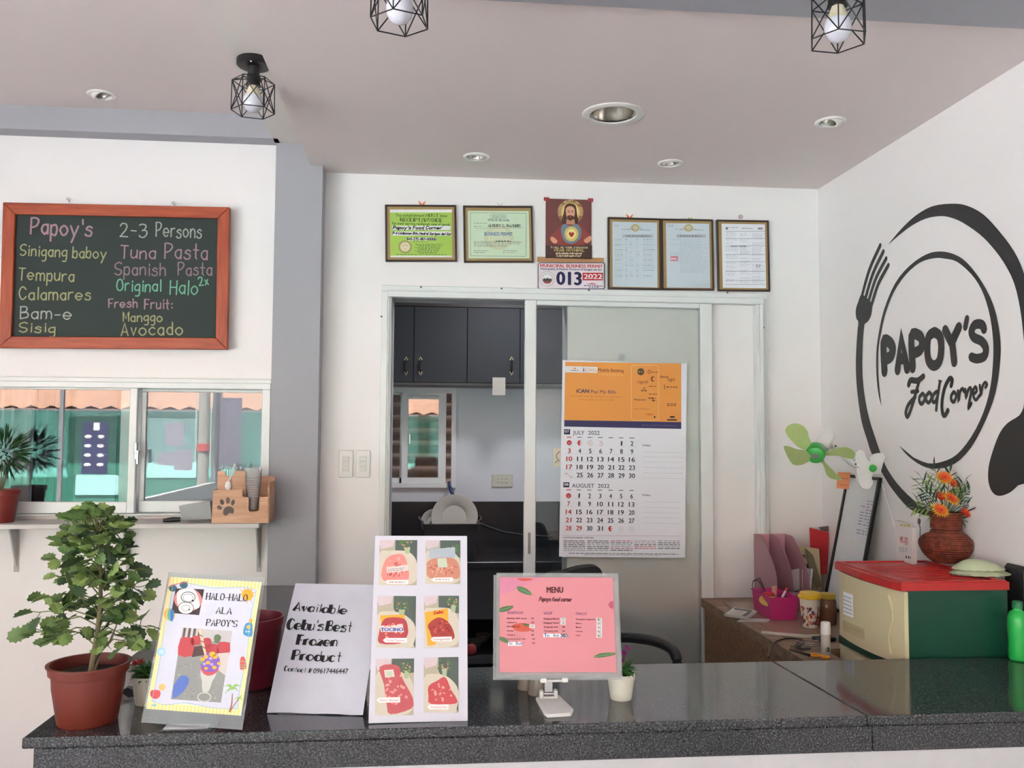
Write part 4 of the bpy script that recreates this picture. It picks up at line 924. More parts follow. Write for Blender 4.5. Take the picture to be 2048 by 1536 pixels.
p = at(1481, 434, DB); bt = MB(); bt.lathe([(.011, 0), (.011, .002)], (p.x, DB-.001, p.z), 16, axis=Matrix.Rotation(rad(90), 3, 'X')); tag(bt.build('round_pin', mat('faded_pink_pin', (206, 184, 186), .6)), 'faded pink round pin above the rightmost framed paper', 'wall pin')

# religious print and permit
t = thing('religious_print', 'brown devotional print of a haloed robed figure above the permit', 'poster', at(1138, 516, DB-.004))
PB = mat('dark_brown_print', (96, 58, 52), .55, rgb2=(128, 66, 66), scale=8)
O = at(1091, 516, DB-.004); U = V3((1, 0, 0)); V = V3((0, 0, 1)); w_ = (at(1183, 516, DB-.004)-O).x; h_ = (at(1093, 397, DB-.004)-O).z
MB().box(O.x, O.x+w_, DB-.004, DB-.002, O.z, O.z+h_).build('paper', PB, t)
sh = Sheet(O, U, V, .0004)
C_ = lambda n_, rgb: mat('figure_'+n_, rgb, .6)
sh.ell(*c1(1642, 180), 26.5, 25, C_('halo_outer', (150, 110, 66)), 1, 28); sh.ell(*c1(1642, 180), 19.5, 19, C_('halo', (222, 190, 110)), 1.5, 28); sh.ell(*c1(1642, 182), 16, 16, C_('halo_core', (240, 220, 160)), 2, 24)
sh.poly([c1(*q) for q in ((1570, 262), (1586, 190), (1600, 128), (1640, 110), (1684, 130), (1696, 200), (1706, 262), (1690, 280), (1640, 272), (1590, 282))], C_('hair', (74, 44, 34)), 3, 3)
sh.poly([c1(*q) for q in ((1610, 240), (1606, 280), (1680, 284), (1674, 240))], C_('neck', (196, 138, 108)), 3.3)
sh.poly([c1(*q) for q in ((1606, 150), (1640, 132), (1674, 152), (1676, 205), (1660, 236), (1640, 246), (1618, 234), (1606, 200))], C_('face', (222, 168, 136)), 3.6, 3)
sh.poly([c1(*q) for q in ((1614, 214), (1640, 208), (1668, 216), (1658, 242), (1640, 252), (1622, 240))], C_('hair', (74, 44, 34)), 4, 2); sh.ell(*c1(1640, 222), 3, 1, C_('lips', (180, 90, 80)), 4.4, 8)
for ex in (1626, 1656): sh.ell(*c1(ex, 180), 2, .9, INK, 4.2, 8); sh.line([c1(ex-8, 171), c1(ex+8, 171)], .8, C_('hair', (74, 44, 34)), 4.2, False)
sh.line([c1(1641, 180), c1(1638, 200), c1(1646, 202)], .6, C_('lips', (180, 90, 80)), 4.3)
sh.poly([c1(*q) for q in ((1600, 262), (1690, 262), (1760, 330), (1815, 385), (1790, 420), (1760, 400), (1745, 450), (1540, 450), (1520, 400), (1480, 420), (1470, 385), (1540, 320))], C_('robe', (150, 66, 62)), 2.6, 3)
sh.poly([c1(*q) for q in ((1590, 278), (1640, 296), (1694, 280), (1730, 330), (1720, 400), (1660, 440), (1600, 425), (1570, 370), (1566, 310))], C_('tunic', (116, 136, 150)), 3.8, 3)
sh.ell(*c1(1650, 360), 14, 15, C_('glow', (220, 196, 120)), 4.2, 22); sh.ell(*c1(1650, 360), 9, 10, C_('glow_core', (246, 226, 150)), 4.6, 20)
sh.poly([c1(*q) for q in ((1650, 388), (1628, 362), (1636, 344), (1650, 352), (1664, 344), (1672, 362))], C_('heart', (176, 60, 40)), 5, 2)
for pts in (((1486, 384), (1512, 392), (1536, 420), (1520, 440), (1494, 430), (1478, 404)), ((1806, 376), (1780, 388), (1750, 412), (1770, 436), (1800, 424), (1814, 400))): sh.poly([c1(*q) for q in pts], C_('hand', (224, 160, 122)), 4, 2)
sh.poly([c1(*q) for q in ((1437, 455), (1818, 455), (1818, 558), (1437, 558))], mat('dark_foot_print', (72, 44, 38), .6), 2.8)
CRM = mat('cream_lettering', (236, 214, 178), .7)
sh.hand('"I WILL BE YOUR STRENGTH', c1(1480, 478), c1(1782, 480), 3.4, CRM, .8, 4, 'serif'); sh.hand("FEAR NOTHING,", c1(1512, 502), c1(1752, 504), 4.3, mat('yellow_lettering', (240, 216, 130), .7), 1.0, 4, 'serif')
sh.hand("but be attentive to My voice and", c1(1522, 526), c1(1732, 526), 3.6, CRM, .8, 4, 'script'); sh.hand('to what I shall require of you"', c1(1526, 546), c1(1726, 546), 3.4, CRM, .8, 4, 'script')
arc = "SACRED HEART OF JESUS"
for k, ch in enumerate(arc):
    if ch == ' ': continue
    th = rad(196-k*(212/20)); cx, cy = c1(1642, 180); R_ = 20.6; a = (cx+R_*cos(th), cy-R_*1.0*sin(th)); dxy = (sin(th), cos(th))
    sh.hand(ch, (a[0]-dxy[0]*1.3, a[1]-dxy[1]*1.3), (a[0]+dxy[0]*1.3, a[1]+dxy[1]*1.3), 3.6, CRM, .7, 5)
sh.build('print', t)
for q in ((1093, 399), (1181, 401)):
    p = at(q[0], q[1], DB-.005); MB().box(p.x-.012, p.x+.012, DB-.0052, DB-.0045, p.z-.006, p.z+.01).build('tape', mat('red_tape', (176, 60, 66), .5), t)
pm = thing('permit_plate', 'white municipal business permit plate number 013 above the door frame', 'permit sign', at(1142, 580, DB-.006))
O = at(1074.5, 578.5, DB-.008); U = (at(1208, 580.5, DB-.008)-O); w_ = U.length; U.normalize(); V = V3((0, 0, 1)); V = (V-U*V.dot(U)).normalized(); h_ = (at(1075, 524, DB-.008)-O).dot(V)
N = U.cross(V); MB().obox(O-N*.004, U, V, N, w_, h_, .004, .001).build('plate', mat('permit_white', (236, 226, 232), .5), pm)
MB().obox(O-N*.0055, U, V, N, w_+.001, h_+.024, .0015).build('backing_board', mat('brown_card', (186, 140, 96), .8), pm)
sh = Sheet(O, U, V, .0006)
def rrect(s, x0, y0, x1, y1, r, w, mt, layer):
    pts = []
    for cx, cy, a in ((x1-r, y0+r, -90), (x1-r, y1-r, 0), (x0+r, y1-r, 90), (x0+r, y0+r, 180)):
        for k in range(5): th = rad(a+k*22.5); pts.append((cx+r*cos(th), cy+r*sin(th)))
    pts.append(pts[0]); s.line(pts, w, mt, layer, False)
def permit_pt(x, y): return (1060+x/3.938, 380+y/3.938)
rrect(sh, *permit_pt(64, 574), *permit_pt(588, 778), 4, 1.4, NAVY, 1)
sh.text("MUNICIPAL BUSINESS PERMIT", c2(80, 608), c2(574, 614), 6.2, REDI, .03, 1.5); sh.text("Municipality of Madrid, Province of Surigao del Sur", c2(84, 628), c2(566, 636), 3.8, NAVY, .025, 1.5)
sh.text("013", c2(206, 744), c2(408, 748), 25, NAVY, .05, 2); sh.rect(*c2(414, 652), *c2(574, 712), REDI, 1); sh.text("2022", c2(422, 700), c2(570, 701), 9.5, WH, .035, 2)
sh.flush('lettering', pm)
x, y = c2(136, 699); sh.ell(x, y, 15, 14.5, REDI, 1, 30); sh.ell(x, y, 14.4, 13.9, WH, 1.3, 30); sh.ell(x, y, 11, 10.6, NAVY, 1.6, 28); sh.ell(x, y, 10.4, 10, WH, 1.9, 28)
sh.poly([(x-9.5, y+2), (x-6, y-1), (x-3, y+1), (x, y-2), (x+4, y+.5), (x+7, y-1), (x+9.6, y+2), (x+8, y+5), (x-8, y+5)], mat('seal_dark', (70, 74, 70), .7), 2.2); sh.poly([(x-8.4, y+5), (x+8.4, y+5), (x+5, y+8.6), (x, y+9.6), (x-5, y+8.6)], mat('seal_red', (160, 70, 60), .7), 2.4)
sh.greek(c2(426, 756), c2(572, 760), 1.5, NAVY, 2, rg_, 2, 5); sh.greek(c2(464, 768), c2(546, 769), 1.3, NAVY, 2, rg_, 2, 5); sh.poly([c2(440, 742), c2(490, 730), c2(530, 742), c2(500, 746)], PINKI, 1.5)
sh.build('print', pm)

# ------------------------------------------------------------------ calendar on the glass
YC = DB-.0365
O = at(1118, 1113, YC); U = (at(1370, 1115, YC)-O); w_ = U.length; U.normalize(); V = V3((0, 0, 1)); TL = at(1123, 720, YC)
V = V3((.006, 0, 1)); V = (V-U*V.dot(U)).normalized(); h_ = (TL-O).dot(V); N = U.cross(V)
cal = thing('wall_calendar', 'large 2022 wall calendar with an orange header on the door glass', 'calendar', O)
MB().obox(O-N*.0012, U, V, N, w_, h_, .0012).build('top_sheet', PAPER, cal)
MB().obox(O-N*.003+U*.012-V*.003, U, V, N, w_-.014, h_-.004, .0015).build('under_sheets', mat('white_paper_under', (226, 224, 230), .7), cal)
def k1(x, y): return (1080+x/5.906, 700+y/5.906)
def k2(x, y): return (1080+x/6.4, 920+y/6.4)
sh = Sheet(O, U, V, .0005); ORG = mat('orange_print', (238, 164, 62), .55, rgb2=(232, 148, 84), scale=5); DBL = mat('dark_blue_print', (52, 50, 98), .6); CREAM = mat('cream_print', (246, 214, 150), .6); BROWN = mat('brown_print', (120, 70, 30), .7)
sh.poly([k1(298, 140), k1(1668, 160), k1(1668, 852), k1(286, 828)], ORG, 0); sh.poly([k1(286, 828), k1(1668, 852), k1(1668, 932), k1(286, 904)], DBL, .3)
sh.poly([k1(294, 190), k1(678, 200), k1(678, 272), k1(292, 264)], WH, 1); sh.ell(*k1(410, 218), 3, 1.6, ORG, 1.5, 10); sh.greek(k1(366, 244), k1(452, 246), 1.2, NAVY, 1.5, rg_, 3, 6)
sh.text("i", k1(510, 254), k1(522, 254), 8, NAVY, .04, 1.6); sh.text("CAN", k1(532, 254), k1(664, 256), 6.4, ORG, -.01, 1.6); sh.text("Mobile Banking", k1(688, 254), k1(988, 262), 6.2, mat('dark_red_brown_print', (96, 44, 50), .7), .01, 1.6)
sh.greek(k1(690, 292), k1(990, 298), .9, CREAM, 1.5, rg_, 3, 9)
sh.text("iCAN", k1(428, 504), k1(578, 506), 7, DBL, .04, 1.6); sh.text("Pay My Bills", k1(602, 508), k1(898, 514), 6.2, DBL, .0, 1.6)
sh.greek(k1(356, 548), k1(966, 560), 1.3, mat('soft_orange_print', (214, 138, 60), .7), 1.5, rg_, 4, 11); sh.greek(k1(460, 590), k1(868, 596), 1.3, mat('soft_orange_print', (214, 138, 60), .7), 1.5, rg_, 4, 11)
rrect(sh, *k1(1078, 180), *k1(1402, 832), 6, .8, CREAM, 1)
sh.ell(*k1(1190, 256), 7, 7, mat('olive_print', (92, 76, 52), .7), 1.6, 20); sh.greek(k1(1160, 262), k1(1220, 262), 1.4, CREAM, 2, rg_, 2, 4)
sh.ring(*k1(1292, 258), 3, 3, 1.1, BROWN, 1.6); sh.greek(k1(1322, 264), k1(1392, 266), 1.4, BROWN, 1.6, rg_, 3, 5)
sh.ell(*k1(1335, 342), 4.6, 5.5, BROWN, 1.6, 16); sh.ell(*k1(1344, 342), 3, 4, ORG, 2, 16); sh.text("cignal", k1(1148, 392), k1(1274, 392), 6, BROWN, 0, 1.6)
sh.greek(k1(1286, 432), k1(1372, 434), 1.4, BROWN, 1.6, rg_, 3, 6); sh.ring(*k1(1228, 454), 1.7, 1.7, .8, BROWN, 1.6, 12); sh.greek(k1(1194, 486), k1(1262, 488), 2.2, BROWN, 1.6, rg_, 3, 6); sh.greek(k1(1284, 524), k1(1382, 526), 1.4, BROWN, 1.6, rg_, 3, 7)
sh.text("Maxicare", k1(1112, 596), k1(1250, 598), 3.8, BROWN, .02, 1.6); sh.greek(k1(1282, 578), k1(1362, 580), 3, BROWN, 1.6, rg_, 3, 6); sh.greek(k1(1322, 606), k1(1372, 607), 3, BROWN, 1.6, rg_, 3, 6)
sh.text("Credit Card Payments", k1(1106, 700), k1(1296, 704), 1.9, BROWN, 0, 1.6); sh.text("cagas", k1(1246, 766), k1(1342, 768), 3.8, REDI, 0, 1.6); sh.ell(*k1(1354, 792), 1.6, 2.2, INK, 1.6, 8)
sh.hand("davao", k1(1418, 328), k1(1516, 330), 5, BROWN, .8, 1.6); sh.hand("light", k1(1508, 364), k1(1590, 366), 5, BROWN, .8, 1.6); sh.greek(k1(1492, 442), k1(1622, 446), 2, BROWN, 1.6, rg_, 2, 6); sh.line([k1(1466, 408), k1(1474, 462)], 1.3, BROWN, 1.6, False)
sh.greek(k1(1500, 640), k1(1610, 642), 1.6, BROWN, 1.6, rg_, 3, 6); sh.greek(k1(1500, 660), k1(1614, 662), 1.6, BROWN, 1.6, rg_, 3, 6); sh.rect(*k1(1534, 782), *k1(1592, 800), INK, 1.6); sh.rect(*k1(1500, 818), *k1(1616, 834), INK, 1.6)
sh.greek(k1(1200, 892), k1(1610, 898), 1.2, mat('slate_print', (110, 110, 150), .7), 1.6, rg_, 4, 12)
def month(tag_, sq, name, namepx, dayy, rows, K, dx0, dx1, notes, nlines):
    sh.poly([K(*q) for q in sq], NAVY, 1); a, b = sq[3], sq[2]; ww = b[0]-a[0]; sh.text(tag_, K(a[0]+ww*.14, a[1]-ww*.28), K(b[0]-ww*.14, a[1]-ww*.28), 5, WH, .02, 3)
    sh.text(name[0], K(*namepx[0]), K(*namepx[1]), 7.6, NAVY, -.006, 1.6); sh.text(name[1], K(*namepx[2]), K(*namepx[3]), 7.6, NAVY, -.006, 1.6)
    for c in range(7): xx = dx0+(dx1-dx0)*c/6; sh.greek(K(xx-30, dayy[0]+c*1.6), K(xx+34, dayy[0]+c*1.6), 1.5, REDI if c == 0 else GREYI, 1.6, rg_, 8, 10)
    for r, row in enumerate(rows):
        for c, v in enumerate(row):
            xx = dx0+(dx1-dx0)*c/6; yy = dayy[1]+(dayy[2]-dayy[1])*r/(len(rows)-1)+c*dayy[3]
            if v is None: continue
            red = c == 0 or v == '29' and tag_ == '08'
            if v in 'fcmgh':
                px, py = K(xx, yy-25)
                if v == 'f': sh.ell(px, py, 5, 5, REDI, 1.6, 18); sh.ell(px-1.6, py-.8, .7, .7, WH, 2, 6); sh.ell(px+1.6, py-.8, .7, .7, WH, 2, 6); sh.line([(px-2, py+2), (px, py+1.4), (px+2, py+2)], .5, WH, 2)
                elif v == 'c': sh.ell(px, py, 4.4, 5.2, REDI, 1.6, 18); sh.ell(px+2.4, py, 3, 4, WH, 2, 14); sh.line([(px-1, py), (px+3, py)], 1, REDI, 2.4, False)
                elif v == 'm': sh.ring(px, py, 4.6, 4.8, .6, PINKI, 1.6); sh.line([(px-2, py+1.5), (px+2, py+1.5)], .5, PINKI, 1.8, False); sh.line([(px-2, py-1), (px+2, py-1)], .5, PINKI, 1.8, False)
                elif v == 'g': sh.line([(px-3, py-4), (px+3, py-3), (px, py), (px+4, py+1), (px+2, py+5), (px-4, py+4)], .7, PINKI, 1.6)
                elif v == 'h': sh.ring(px, py, 4, 4.4, .5, LGREY, 1.6); sh.line([(px-1, py-2), (px+1, py+2)], .5, LGREY, 1.8, False)
                continue
            if v == 'x': sh.text('24', K(xx-52, yy-30), K(xx-20, yy-30), 3.2, PINKI, 0, 1.6); sh.text('31', K(xx+8, yy+10), K(xx+38, yy+10), 3.2, PINKI, 0, 1.6); sh.line([K(xx-14, yy-26), K(xx+8, yy-4)], .5, PINKI, 1.6, False); continue
            hw = 36 if len(v) == 2 else 16
            if v == '1': hw = 9
            if v == '11': hw = 32
            sh.text(v, K(xx-hw, yy), K(xx+hw, yy+1), 8.6, REDI if red else NAVYN, .022, 1.6)
            sh.greek(K(xx-52, yy+12), K(xx+52, yy+14), .5, LGREY, 1.6, rg_, 2, 6)
    sh.hand("Notes:", K(*notes[0]), K(*notes[1]), 4, NAVY, .6, 1.6)
    for a in nlines: sh.line([K(notes[0][0], a), K(notes[0][0]+480, a+8)], .35, LGREY, 1.5, False)
NAVYN = mat('charcoal_navy_print', (44, 44, 56), .7)
sh.flush('header_print', cal)
month('07', [(284, 934), (356, 936), (354, 998), (282, 996)], ("JULY", "2022"), ((388, 998), (524, 1000), (568, 1000), (704, 1002)), (1034, 1120, 1500, 1.6),
      [['f', 'c', 'm', 'g', None, '1', '2'], ['3', '4', '5', '6', '7', '8', '9'], ['10', '11', '12', '13', '14', '15', '16'], ['17', '18', '19', '20', '21', '22', '23'], ['x', '25', '26', '27', '28', '29', '30']],
      k1, 345, 1085, ((1212, 1136), (1306, 1138)), (1205, 1260, 1320, 1385, 1450, 1510))
sh.flush('month_print', cal)
month('08', [(300, 284), (376, 285), (374, 350), (298, 350)], ("AUGUST", "2022"), ((408, 352), (694, 354), (740, 356), (888, 357)), (386, 482, 898, 1.6),
      [['f', '1', '2', '3', '4', '5', '6'], ['7', '8', '9', '10', '11', '12', '13'], ['14', '15', '16', '17', '18', '19', '20'], ['21', '22', '23', '24', '25', '26', '27'], ['28', '29', '30', '31', 'c', 'h', 'h']],
      k2, 365, 1172, ((1310, 458), (1412, 460)), (535, 605, 670, 735, 805))
sh.flush('month_print', cal)
sh.text("CANTILAN BANK OFFICES", k2(292, 1000), k2(684, 1004), 2.6, NAVY, .01, 1.6); sh.line([k2(290, 965), k2(1815, 972)], .4, PINKI, 1.5, False)
for r in range(6):
    for c in range(5):
        a = 300+c*302
        if r == 5 and c > 2: break
        sh.greek(k2(a, 1040+r*24), k2(a+280, 1042+r*24), 1.6, PINKI if rg_.random() < .3 else LGREY if rg_.random() < .5 else GREYI, 1.6, rg_, 4, 12)
sh.greek(k2(370, 1198), k2(1765, 1210), 1.4, GREYI, 1.6, rg_, 4, 12); sh.greek(k2(560, 1216), k2(1540, 1224), 1.2, LGREY, 1.6, rg_, 4, 12)
sh.build('print', cal)
pk = at(1243, 714, YC); hk = MB(); hk.lathe([(.014, 0), (.014, .003), (.004, .006)], (pk.x, DB-.035, pk.z), 18, axis=Matrix.Rotation(rad(90), 3, 'X')); hk.build('suction_hook', FROST, cal, True)
pn = at(1106, 934, YC); p2_ = at(1135, 896, YC)
nt = thing('handwritten_note', 'cream handwritten note stuck on the glass behind the calendar', 'note', pn)
MB().box(pn.x, p2_.x, DB-.0345, DB-.0340, pn.z, p2_.z).build('paper', mat('cream_note_paper', (226, 218, 198), .8), nt)
s2_ = Sheet((pn.x, DB-.0345, pn.z), (1, 0, 0), (0, 0, 1)); s2_.line([(1120, 903), (1114, 908), (1113, 915), (1118, 920)], 1, INK); s2_.line([(1110, 926), (1114, 922), (1119, 922)], 1, INK); s2_.build('lettering', nt)
# ------------------------------------------------------------------ wall logo
lg = thing('wall_decal', 'large black plate, fork and spoon logo of the food corner on the right wall', 'wall decal', (XR, 2.6, EYE))
sh = Sheet((XR-.0005, 3.0, EYE), (0, -1, 0), (0, 0, 1), .0008)
def lp(x, y): return (1680+x/2.4375, 390+y/2.4375)
DEC = mat('black_vinyl', (38, 38, 40), .45)
def uvs(pts): return [sh.uv(*lp(*p)) for p in pts]
out_ = [(235, 242), (300, 165), (370, 100), (450, 55), (545, 42), (620, 52), (700, 95), (780, 180), (850, 275), (897, 380)]
inn_ = [(897, 705), (880, 560), (850, 430), (800, 330), (740, 250), (680, 190), (600, 135), (540, 110), (490, 103), (420, 115), (350, 150), (290, 195)]
# beyond the frame the plate rim closes down towards the spoon
o2 = uvs(out_); i2 = uvs(inn_); e = o2[-1]; f_ = i2[0]; nk = uvs([(896, 1035)])[0]
ext = [(e[0]+.035, e[1]-.11), (nk[0]+.062, nk[1]+.20), (nk[0]+.050, nk[1]+.10), (nk[0]+.034, nk[1]+.03), (nk[0]+.026, nk[1]-.01)]
sh.polyuv(smooth_open(o2[:-1]+[e]+ext, 3)+smooth_open([nk, (f_[0]+.010, (nk[1]+f_[1])/2), f_]+i2[1:], 3), DEC)
spn = uvs([(870, 1415), (830, 1450), (780, 1467), (745, 1450), (725, 1400), (725, 1330), (745, 1250), (780, 1160), (820, 1110), (875, 1075), (896, 1035)])
e = spn[-1]
spn = smooth_open(spn, 3)+[(e[0]+.002, e[1]+.01), (e[0]+.026, e[1]+.01), (e[0]+.045, e[1]-.025), (e[0]+.09, e[1]-.07), (e[0]+.10, e[1]-.13), (e[0]+.085, e[1]-.18), (e[0]+.055, e[1]-.21)]
sh.polyuv(spn, DEC, .3)
A_ = [(88, 640), (80, 750), (78, 850), (85, 960), (105, 1100), (135, 1200), (155, 1260), (215, 1370), (260, 1440), (340, 1530), (431, 1565), (536, 1580), (663, 1526)]
B_ = [(663, 1522), (536, 1562), (470, 1545), (400, 1520), (300, 1430), (240, 1350), (210, 1290), (175, 1190), (140, 1080), (118, 960), (110, 850), (112, 720), (120, 630)]
sh.polyuv(smooth_open(uvs(A_), 3)+smooth_open(uvs(B_), 3), DEC)
sh.polyuv(smooth_closed(uvs([(78, 560), (90, 520), (108, 485), (150, 520), (158, 535), (153, 585), (138, 615), (121, 630), (112, 660), (90, 660), (90, 618), (80, 600)]), 3), DEC, .4)
for a, b in (((197, 246), (108, 492)), ((212, 276), (124, 508)), ((226, 310), (140, 520)), ((237, 342), (155, 535))):
    mx_, my_ = (a[0]+b[0])/2-8, (a[1]+b[1])/2-6
    sh.line([lp(*a), lp(mx_, my_), lp(*b)], 5.2, DEC, .6)
O1 = [(290, 1222), (330, 1270), (400, 1320), (470, 1335), (560, 1310), (640, 1230), (710, 1100), (760, 960), (783, 800), (780, 680), (750, 540), (690, 420), (620, 330), (560, 290), (490, 275), (420, 290), (340, 345), (270, 430), (215, 560), (185, 700), (177, 800), (180, 900), (190, 980), (203, 1030)]
O2 = [(195, 960), (188, 870), (188, 760), (200, 680), (225, 570), (265, 470), (320, 390), (390, 330), (460, 308), (510, 310), (570, 325), (640, 385), (690, 460), (725, 560), (745, 680), (748, 790), (735, 930), (700, 1060), (640, 1180), (570, 1265), (500, 1300), (430, 1308), (360, 1280)]
sh.polyuv(smooth_open(uvs(O1), 3)+smooth_open(uvs(O2), 3), DEC)
LET = {'P': [[(218, 860), (214, 720), (240, 716), (258, 745), (250, 785), (224, 800)]], 'A': [[(282, 852), (300, 698), (328, 845)], [(290, 800), (318, 796)]],
 'p': [[(356, 843), (350, 690), (385, 684), (402, 715), (392, 755), (358, 772)]], 'O': [[(462, 668), (434, 690), (426, 750), (434, 810), (460, 832), (486, 808), (495, 745), (488, 690), (462, 668)]],
 'Y': [[(514, 658), (545, 722), (580, 645)], [(548, 722), (558, 815)]], "'": [[(620, 602), (612, 645)]], 'S': [[(704, 655), (692, 632), (660, 632), (642, 665), (655, 695), (690, 712), (712, 745), (705, 785), (670, 798), (642, 790)]]}
for k, ss in LET.items():
    for st_ in ss: sh.line([lp(*q) for q in st_], 12.5 if k != "'" else 9, DEC, .5, smooth=(k not in 'AY'))
for st_, w_ in (([(336, 925), (346, 903), (378, 905), (408, 884)], 5), ([(388, 904), (372, 960), (352, 1030), (332, 1080), (322, 1062), (335, 1022), (368, 985)], 4), ([(350, 960), (382, 956)], 3.4), ([(404, 968), (389, 985), (389, 1008), (400, 1018), (413, 1000), (413, 978), (402, 968)], 3.6),
    ([(436, 962), (422, 980), (422, 1002), (434, 1012), (446, 994), (446, 972), (435, 962)], 3.6), ([(472, 958), (456, 975), (452, 1002), (462, 1010), (476, 984), (490, 902), (478, 975), (470, 1048)], 3.6),
    ([(543, 930), (548, 902), (534, 896), (510, 945), (498, 1015), (502, 1066), (514, 1074), (527, 1050)], 4.6), ([(556, 960), (544, 978), (545, 1000), (556, 1008), (566, 990), (566, 970), (555, 960)], 3.6), ([(577, 955), (580, 1002), (586, 962), (598, 944), (606, 958)], 3.4),
    ([(612, 948), (616, 985), (626, 952), (637, 940), (641, 962), (632, 1005), (628, 1038), (642, 1016)], 3.4), ([(652, 972), (668, 955), (661, 935), (651, 955), (653, 985), (665, 999), (682, 976)], 3.2), ([(683, 928), (689, 974), (696, 934), (708, 914), (718, 924), (711, 938)], 3.2)):
    sh.line([lp(*q) for q in st_], w_*1.35, DEC, .5)
sh.build('decal', lg)

# ------------------------------------------------------------------ signs on the counter
def sheet_box(t, name, O, U, V, w, h, mt, th=.001, x=0, y=0, dn=0, bev=0):
    U = V3(U).normalized(); V = V3(V); V = (V-U*V.dot(U)).normalized(); N = U.cross(V)
    return MB().obox(V3(O)+U*x+V*y-N*(th+dn), U, V, N, w, h, th, bev).build(name, mt, t)
# 1 halo-halo sign
kk = .964; O = V3((-.6042*kk, 2.0122*kk, EYE-.6043*kk)); U = V3((.9777, -.2084, -.0267)); V = V3((.0821, .2618, .9616)); w_, h_ = .2171*kk, .2829*kk
hs = thing('dessert_sign', 'framed dessert sign with a yellow beach border and a photo of a sundae', 'sign', (-.5, 2.03, CT))
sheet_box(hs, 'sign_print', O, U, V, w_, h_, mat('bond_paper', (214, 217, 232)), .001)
lw = (O+U*w_).z-CT-.0045; sheet_box(hs, 'acrylic_back', O-V*min(.03, lw)-U*.006, U, V, w_+.012, h_+.010+min(.03, lw), ACRYL, .002, dn=.0015)
ft = az(395, 1430, CT); q = MB(); q.box(ft.x-.052, ft.x+.056, 1.905, 2.05, CT, CT+.0025, .001); q.build('foot', ACRYL, hs)
MB().box(ft.x-.045, ft.x+.045, 1.912, 1.94, CT+.0027, CT+.0034).build('foot_label', PAPER, hs)
sh = Sheet(O, U, V, .0004)
def h1(x, y): return (280+x/4.389, 1130+y/4.389)
YEL = mat('yellow_stripe', (246, 222, 128), .6); YEP = mat('pale_yellow_stripe', (250, 240, 196), .6); SKY = mat('sky_blue_line', (140, 190, 216), .6)
def lerp(a, b, t): return (a[0]+(b[0]-a[0])*t, a[1]+(b[1]-a[1])*t)
TL_, TR_, BR2, BL_ = h1(262, 105), h1(1070, 152), h1(885, 1322), h1(55, 1262)
def qd(u, v): return lerp(lerp(TL_, TR_, u), lerp(BL_, BR2, u), v)
sh.poly([qd(0, 0), qd(1, 0), qd(1, 1), qd(0, 1)], YEP, 0)
for k in range(26):
    a = k/26
    sh.poly([qd(a, 0), qd(a+.019, 0), qd(a+.019, .05), qd(a, .05)], YEL, .3); sh.poly([qd(a, .955), qd(a+.019, .955), qd(a+.019, 1), qd(a, 1)], YEL, .3)
for a0 in (0, .962):
    for k in range(4): sh.poly([qd(a0+k*.0105, .05), qd(a0+.004+k*.0105, .05), qd(a0+.004+k*.0105, .955), qd(a0+k*.0105, .955)], YEL, .3)
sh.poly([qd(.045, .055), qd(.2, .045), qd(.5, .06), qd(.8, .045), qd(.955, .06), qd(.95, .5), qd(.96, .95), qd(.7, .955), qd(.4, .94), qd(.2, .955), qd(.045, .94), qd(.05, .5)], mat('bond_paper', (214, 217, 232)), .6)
for pts in ([(.045, .055), (.2, .04), (.5, .062), (.8, .045), (.955, .06)], [(.955, .06), (.94, .3), (.965, .55), (.945, .8), (.96, .95)], [(.96, .95), (.7, .958), (.4, .935), (.2, .96), (.045, .94)], [(.045, .94), (.055, .7), (.04, .4), (.055, .2), (.045, .055)]):
    sh.line([qd(*p) for p in pts], 1.1, SKY, .9)
Hh = lambda n_, rgb: mat('sign_'+n_, rgb, .6)
for a, b in (((862, 246), 0), ((868, 208), 0), ((905, 190), 0), ((950, 180), 0), ((1000, 195), 0), ((1028, 235), 0), ((1020, 280), 0), ((985, 330), 0), ((940, 345), 0), ((895, 320), 0)):
    c_ = (945, 262); d_ = math.hypot(a[0]-c_[0], a[1]-c_[1]); nx, ny = -(a[1]-c_[1])/d_*12, (a[0]-c_[0])/d_*12; sh.poly([h1(*a), h1(c_[0]+nx, c_[1]+ny), h1(c_[0]-nx, c_[1]-ny)], Hh('sun_ray', (244, 178, 96)), 1)
sh.ell(*h1(945, 262), 11.5, 11.5, Hh('sun', (246, 176, 48)), 1.3, 24)
sh.ell(*h1(290, 204), 8.2, 7, Hh('lens', (62, 104, 118)), 1.2, 18); sh.ell(*h1(385, 176), 8.2, 7, Hh('lens', (62, 104, 118)), 1.2, 18); sh.line([h1(248, 196), h1(310, 172), h1(420, 146)], 1.6, Hh('coral', (226, 110, 108)), 1.5)
sh.poly([h1(315, 205), h1(565, 214), h1(520, 440), h1(275, 422)], Hh('dark_square', (58, 48, 52)), 1.6); sh.ell(*h1(424, 305), 28, 23, Hh('coral_disc', (226, 140, 132)), 1.9, 30, rot=.1); sh.poly([h1(*p) for p in ((330, 240), (400, 208), (480, 218), (525, 330), (500, 385), (345, 372))], WH, 2.2, 3)
sh.ring(*h1(425, 283), 14, 10.5, 1.2, INK, 2.5); sh.ring(*h1(424, 288), 10, 7.5, .6, INK, 2.5); sh.ell(*h1(466, 314), 2.4, 1.8, INK, 2.7, 8); sh.ell(*h1(405, 378), 16, 12.4, WH, 2.6, 26); sh.ring(*h1(405, 378), 15.5, 12, 1, INK, 2.9); sh.ring(*h1(405, 378), 8, 6, .6, INK, 2.9); sh.ell(*h1(432, 392), 1.8, 1.4, INK, 3, 8)
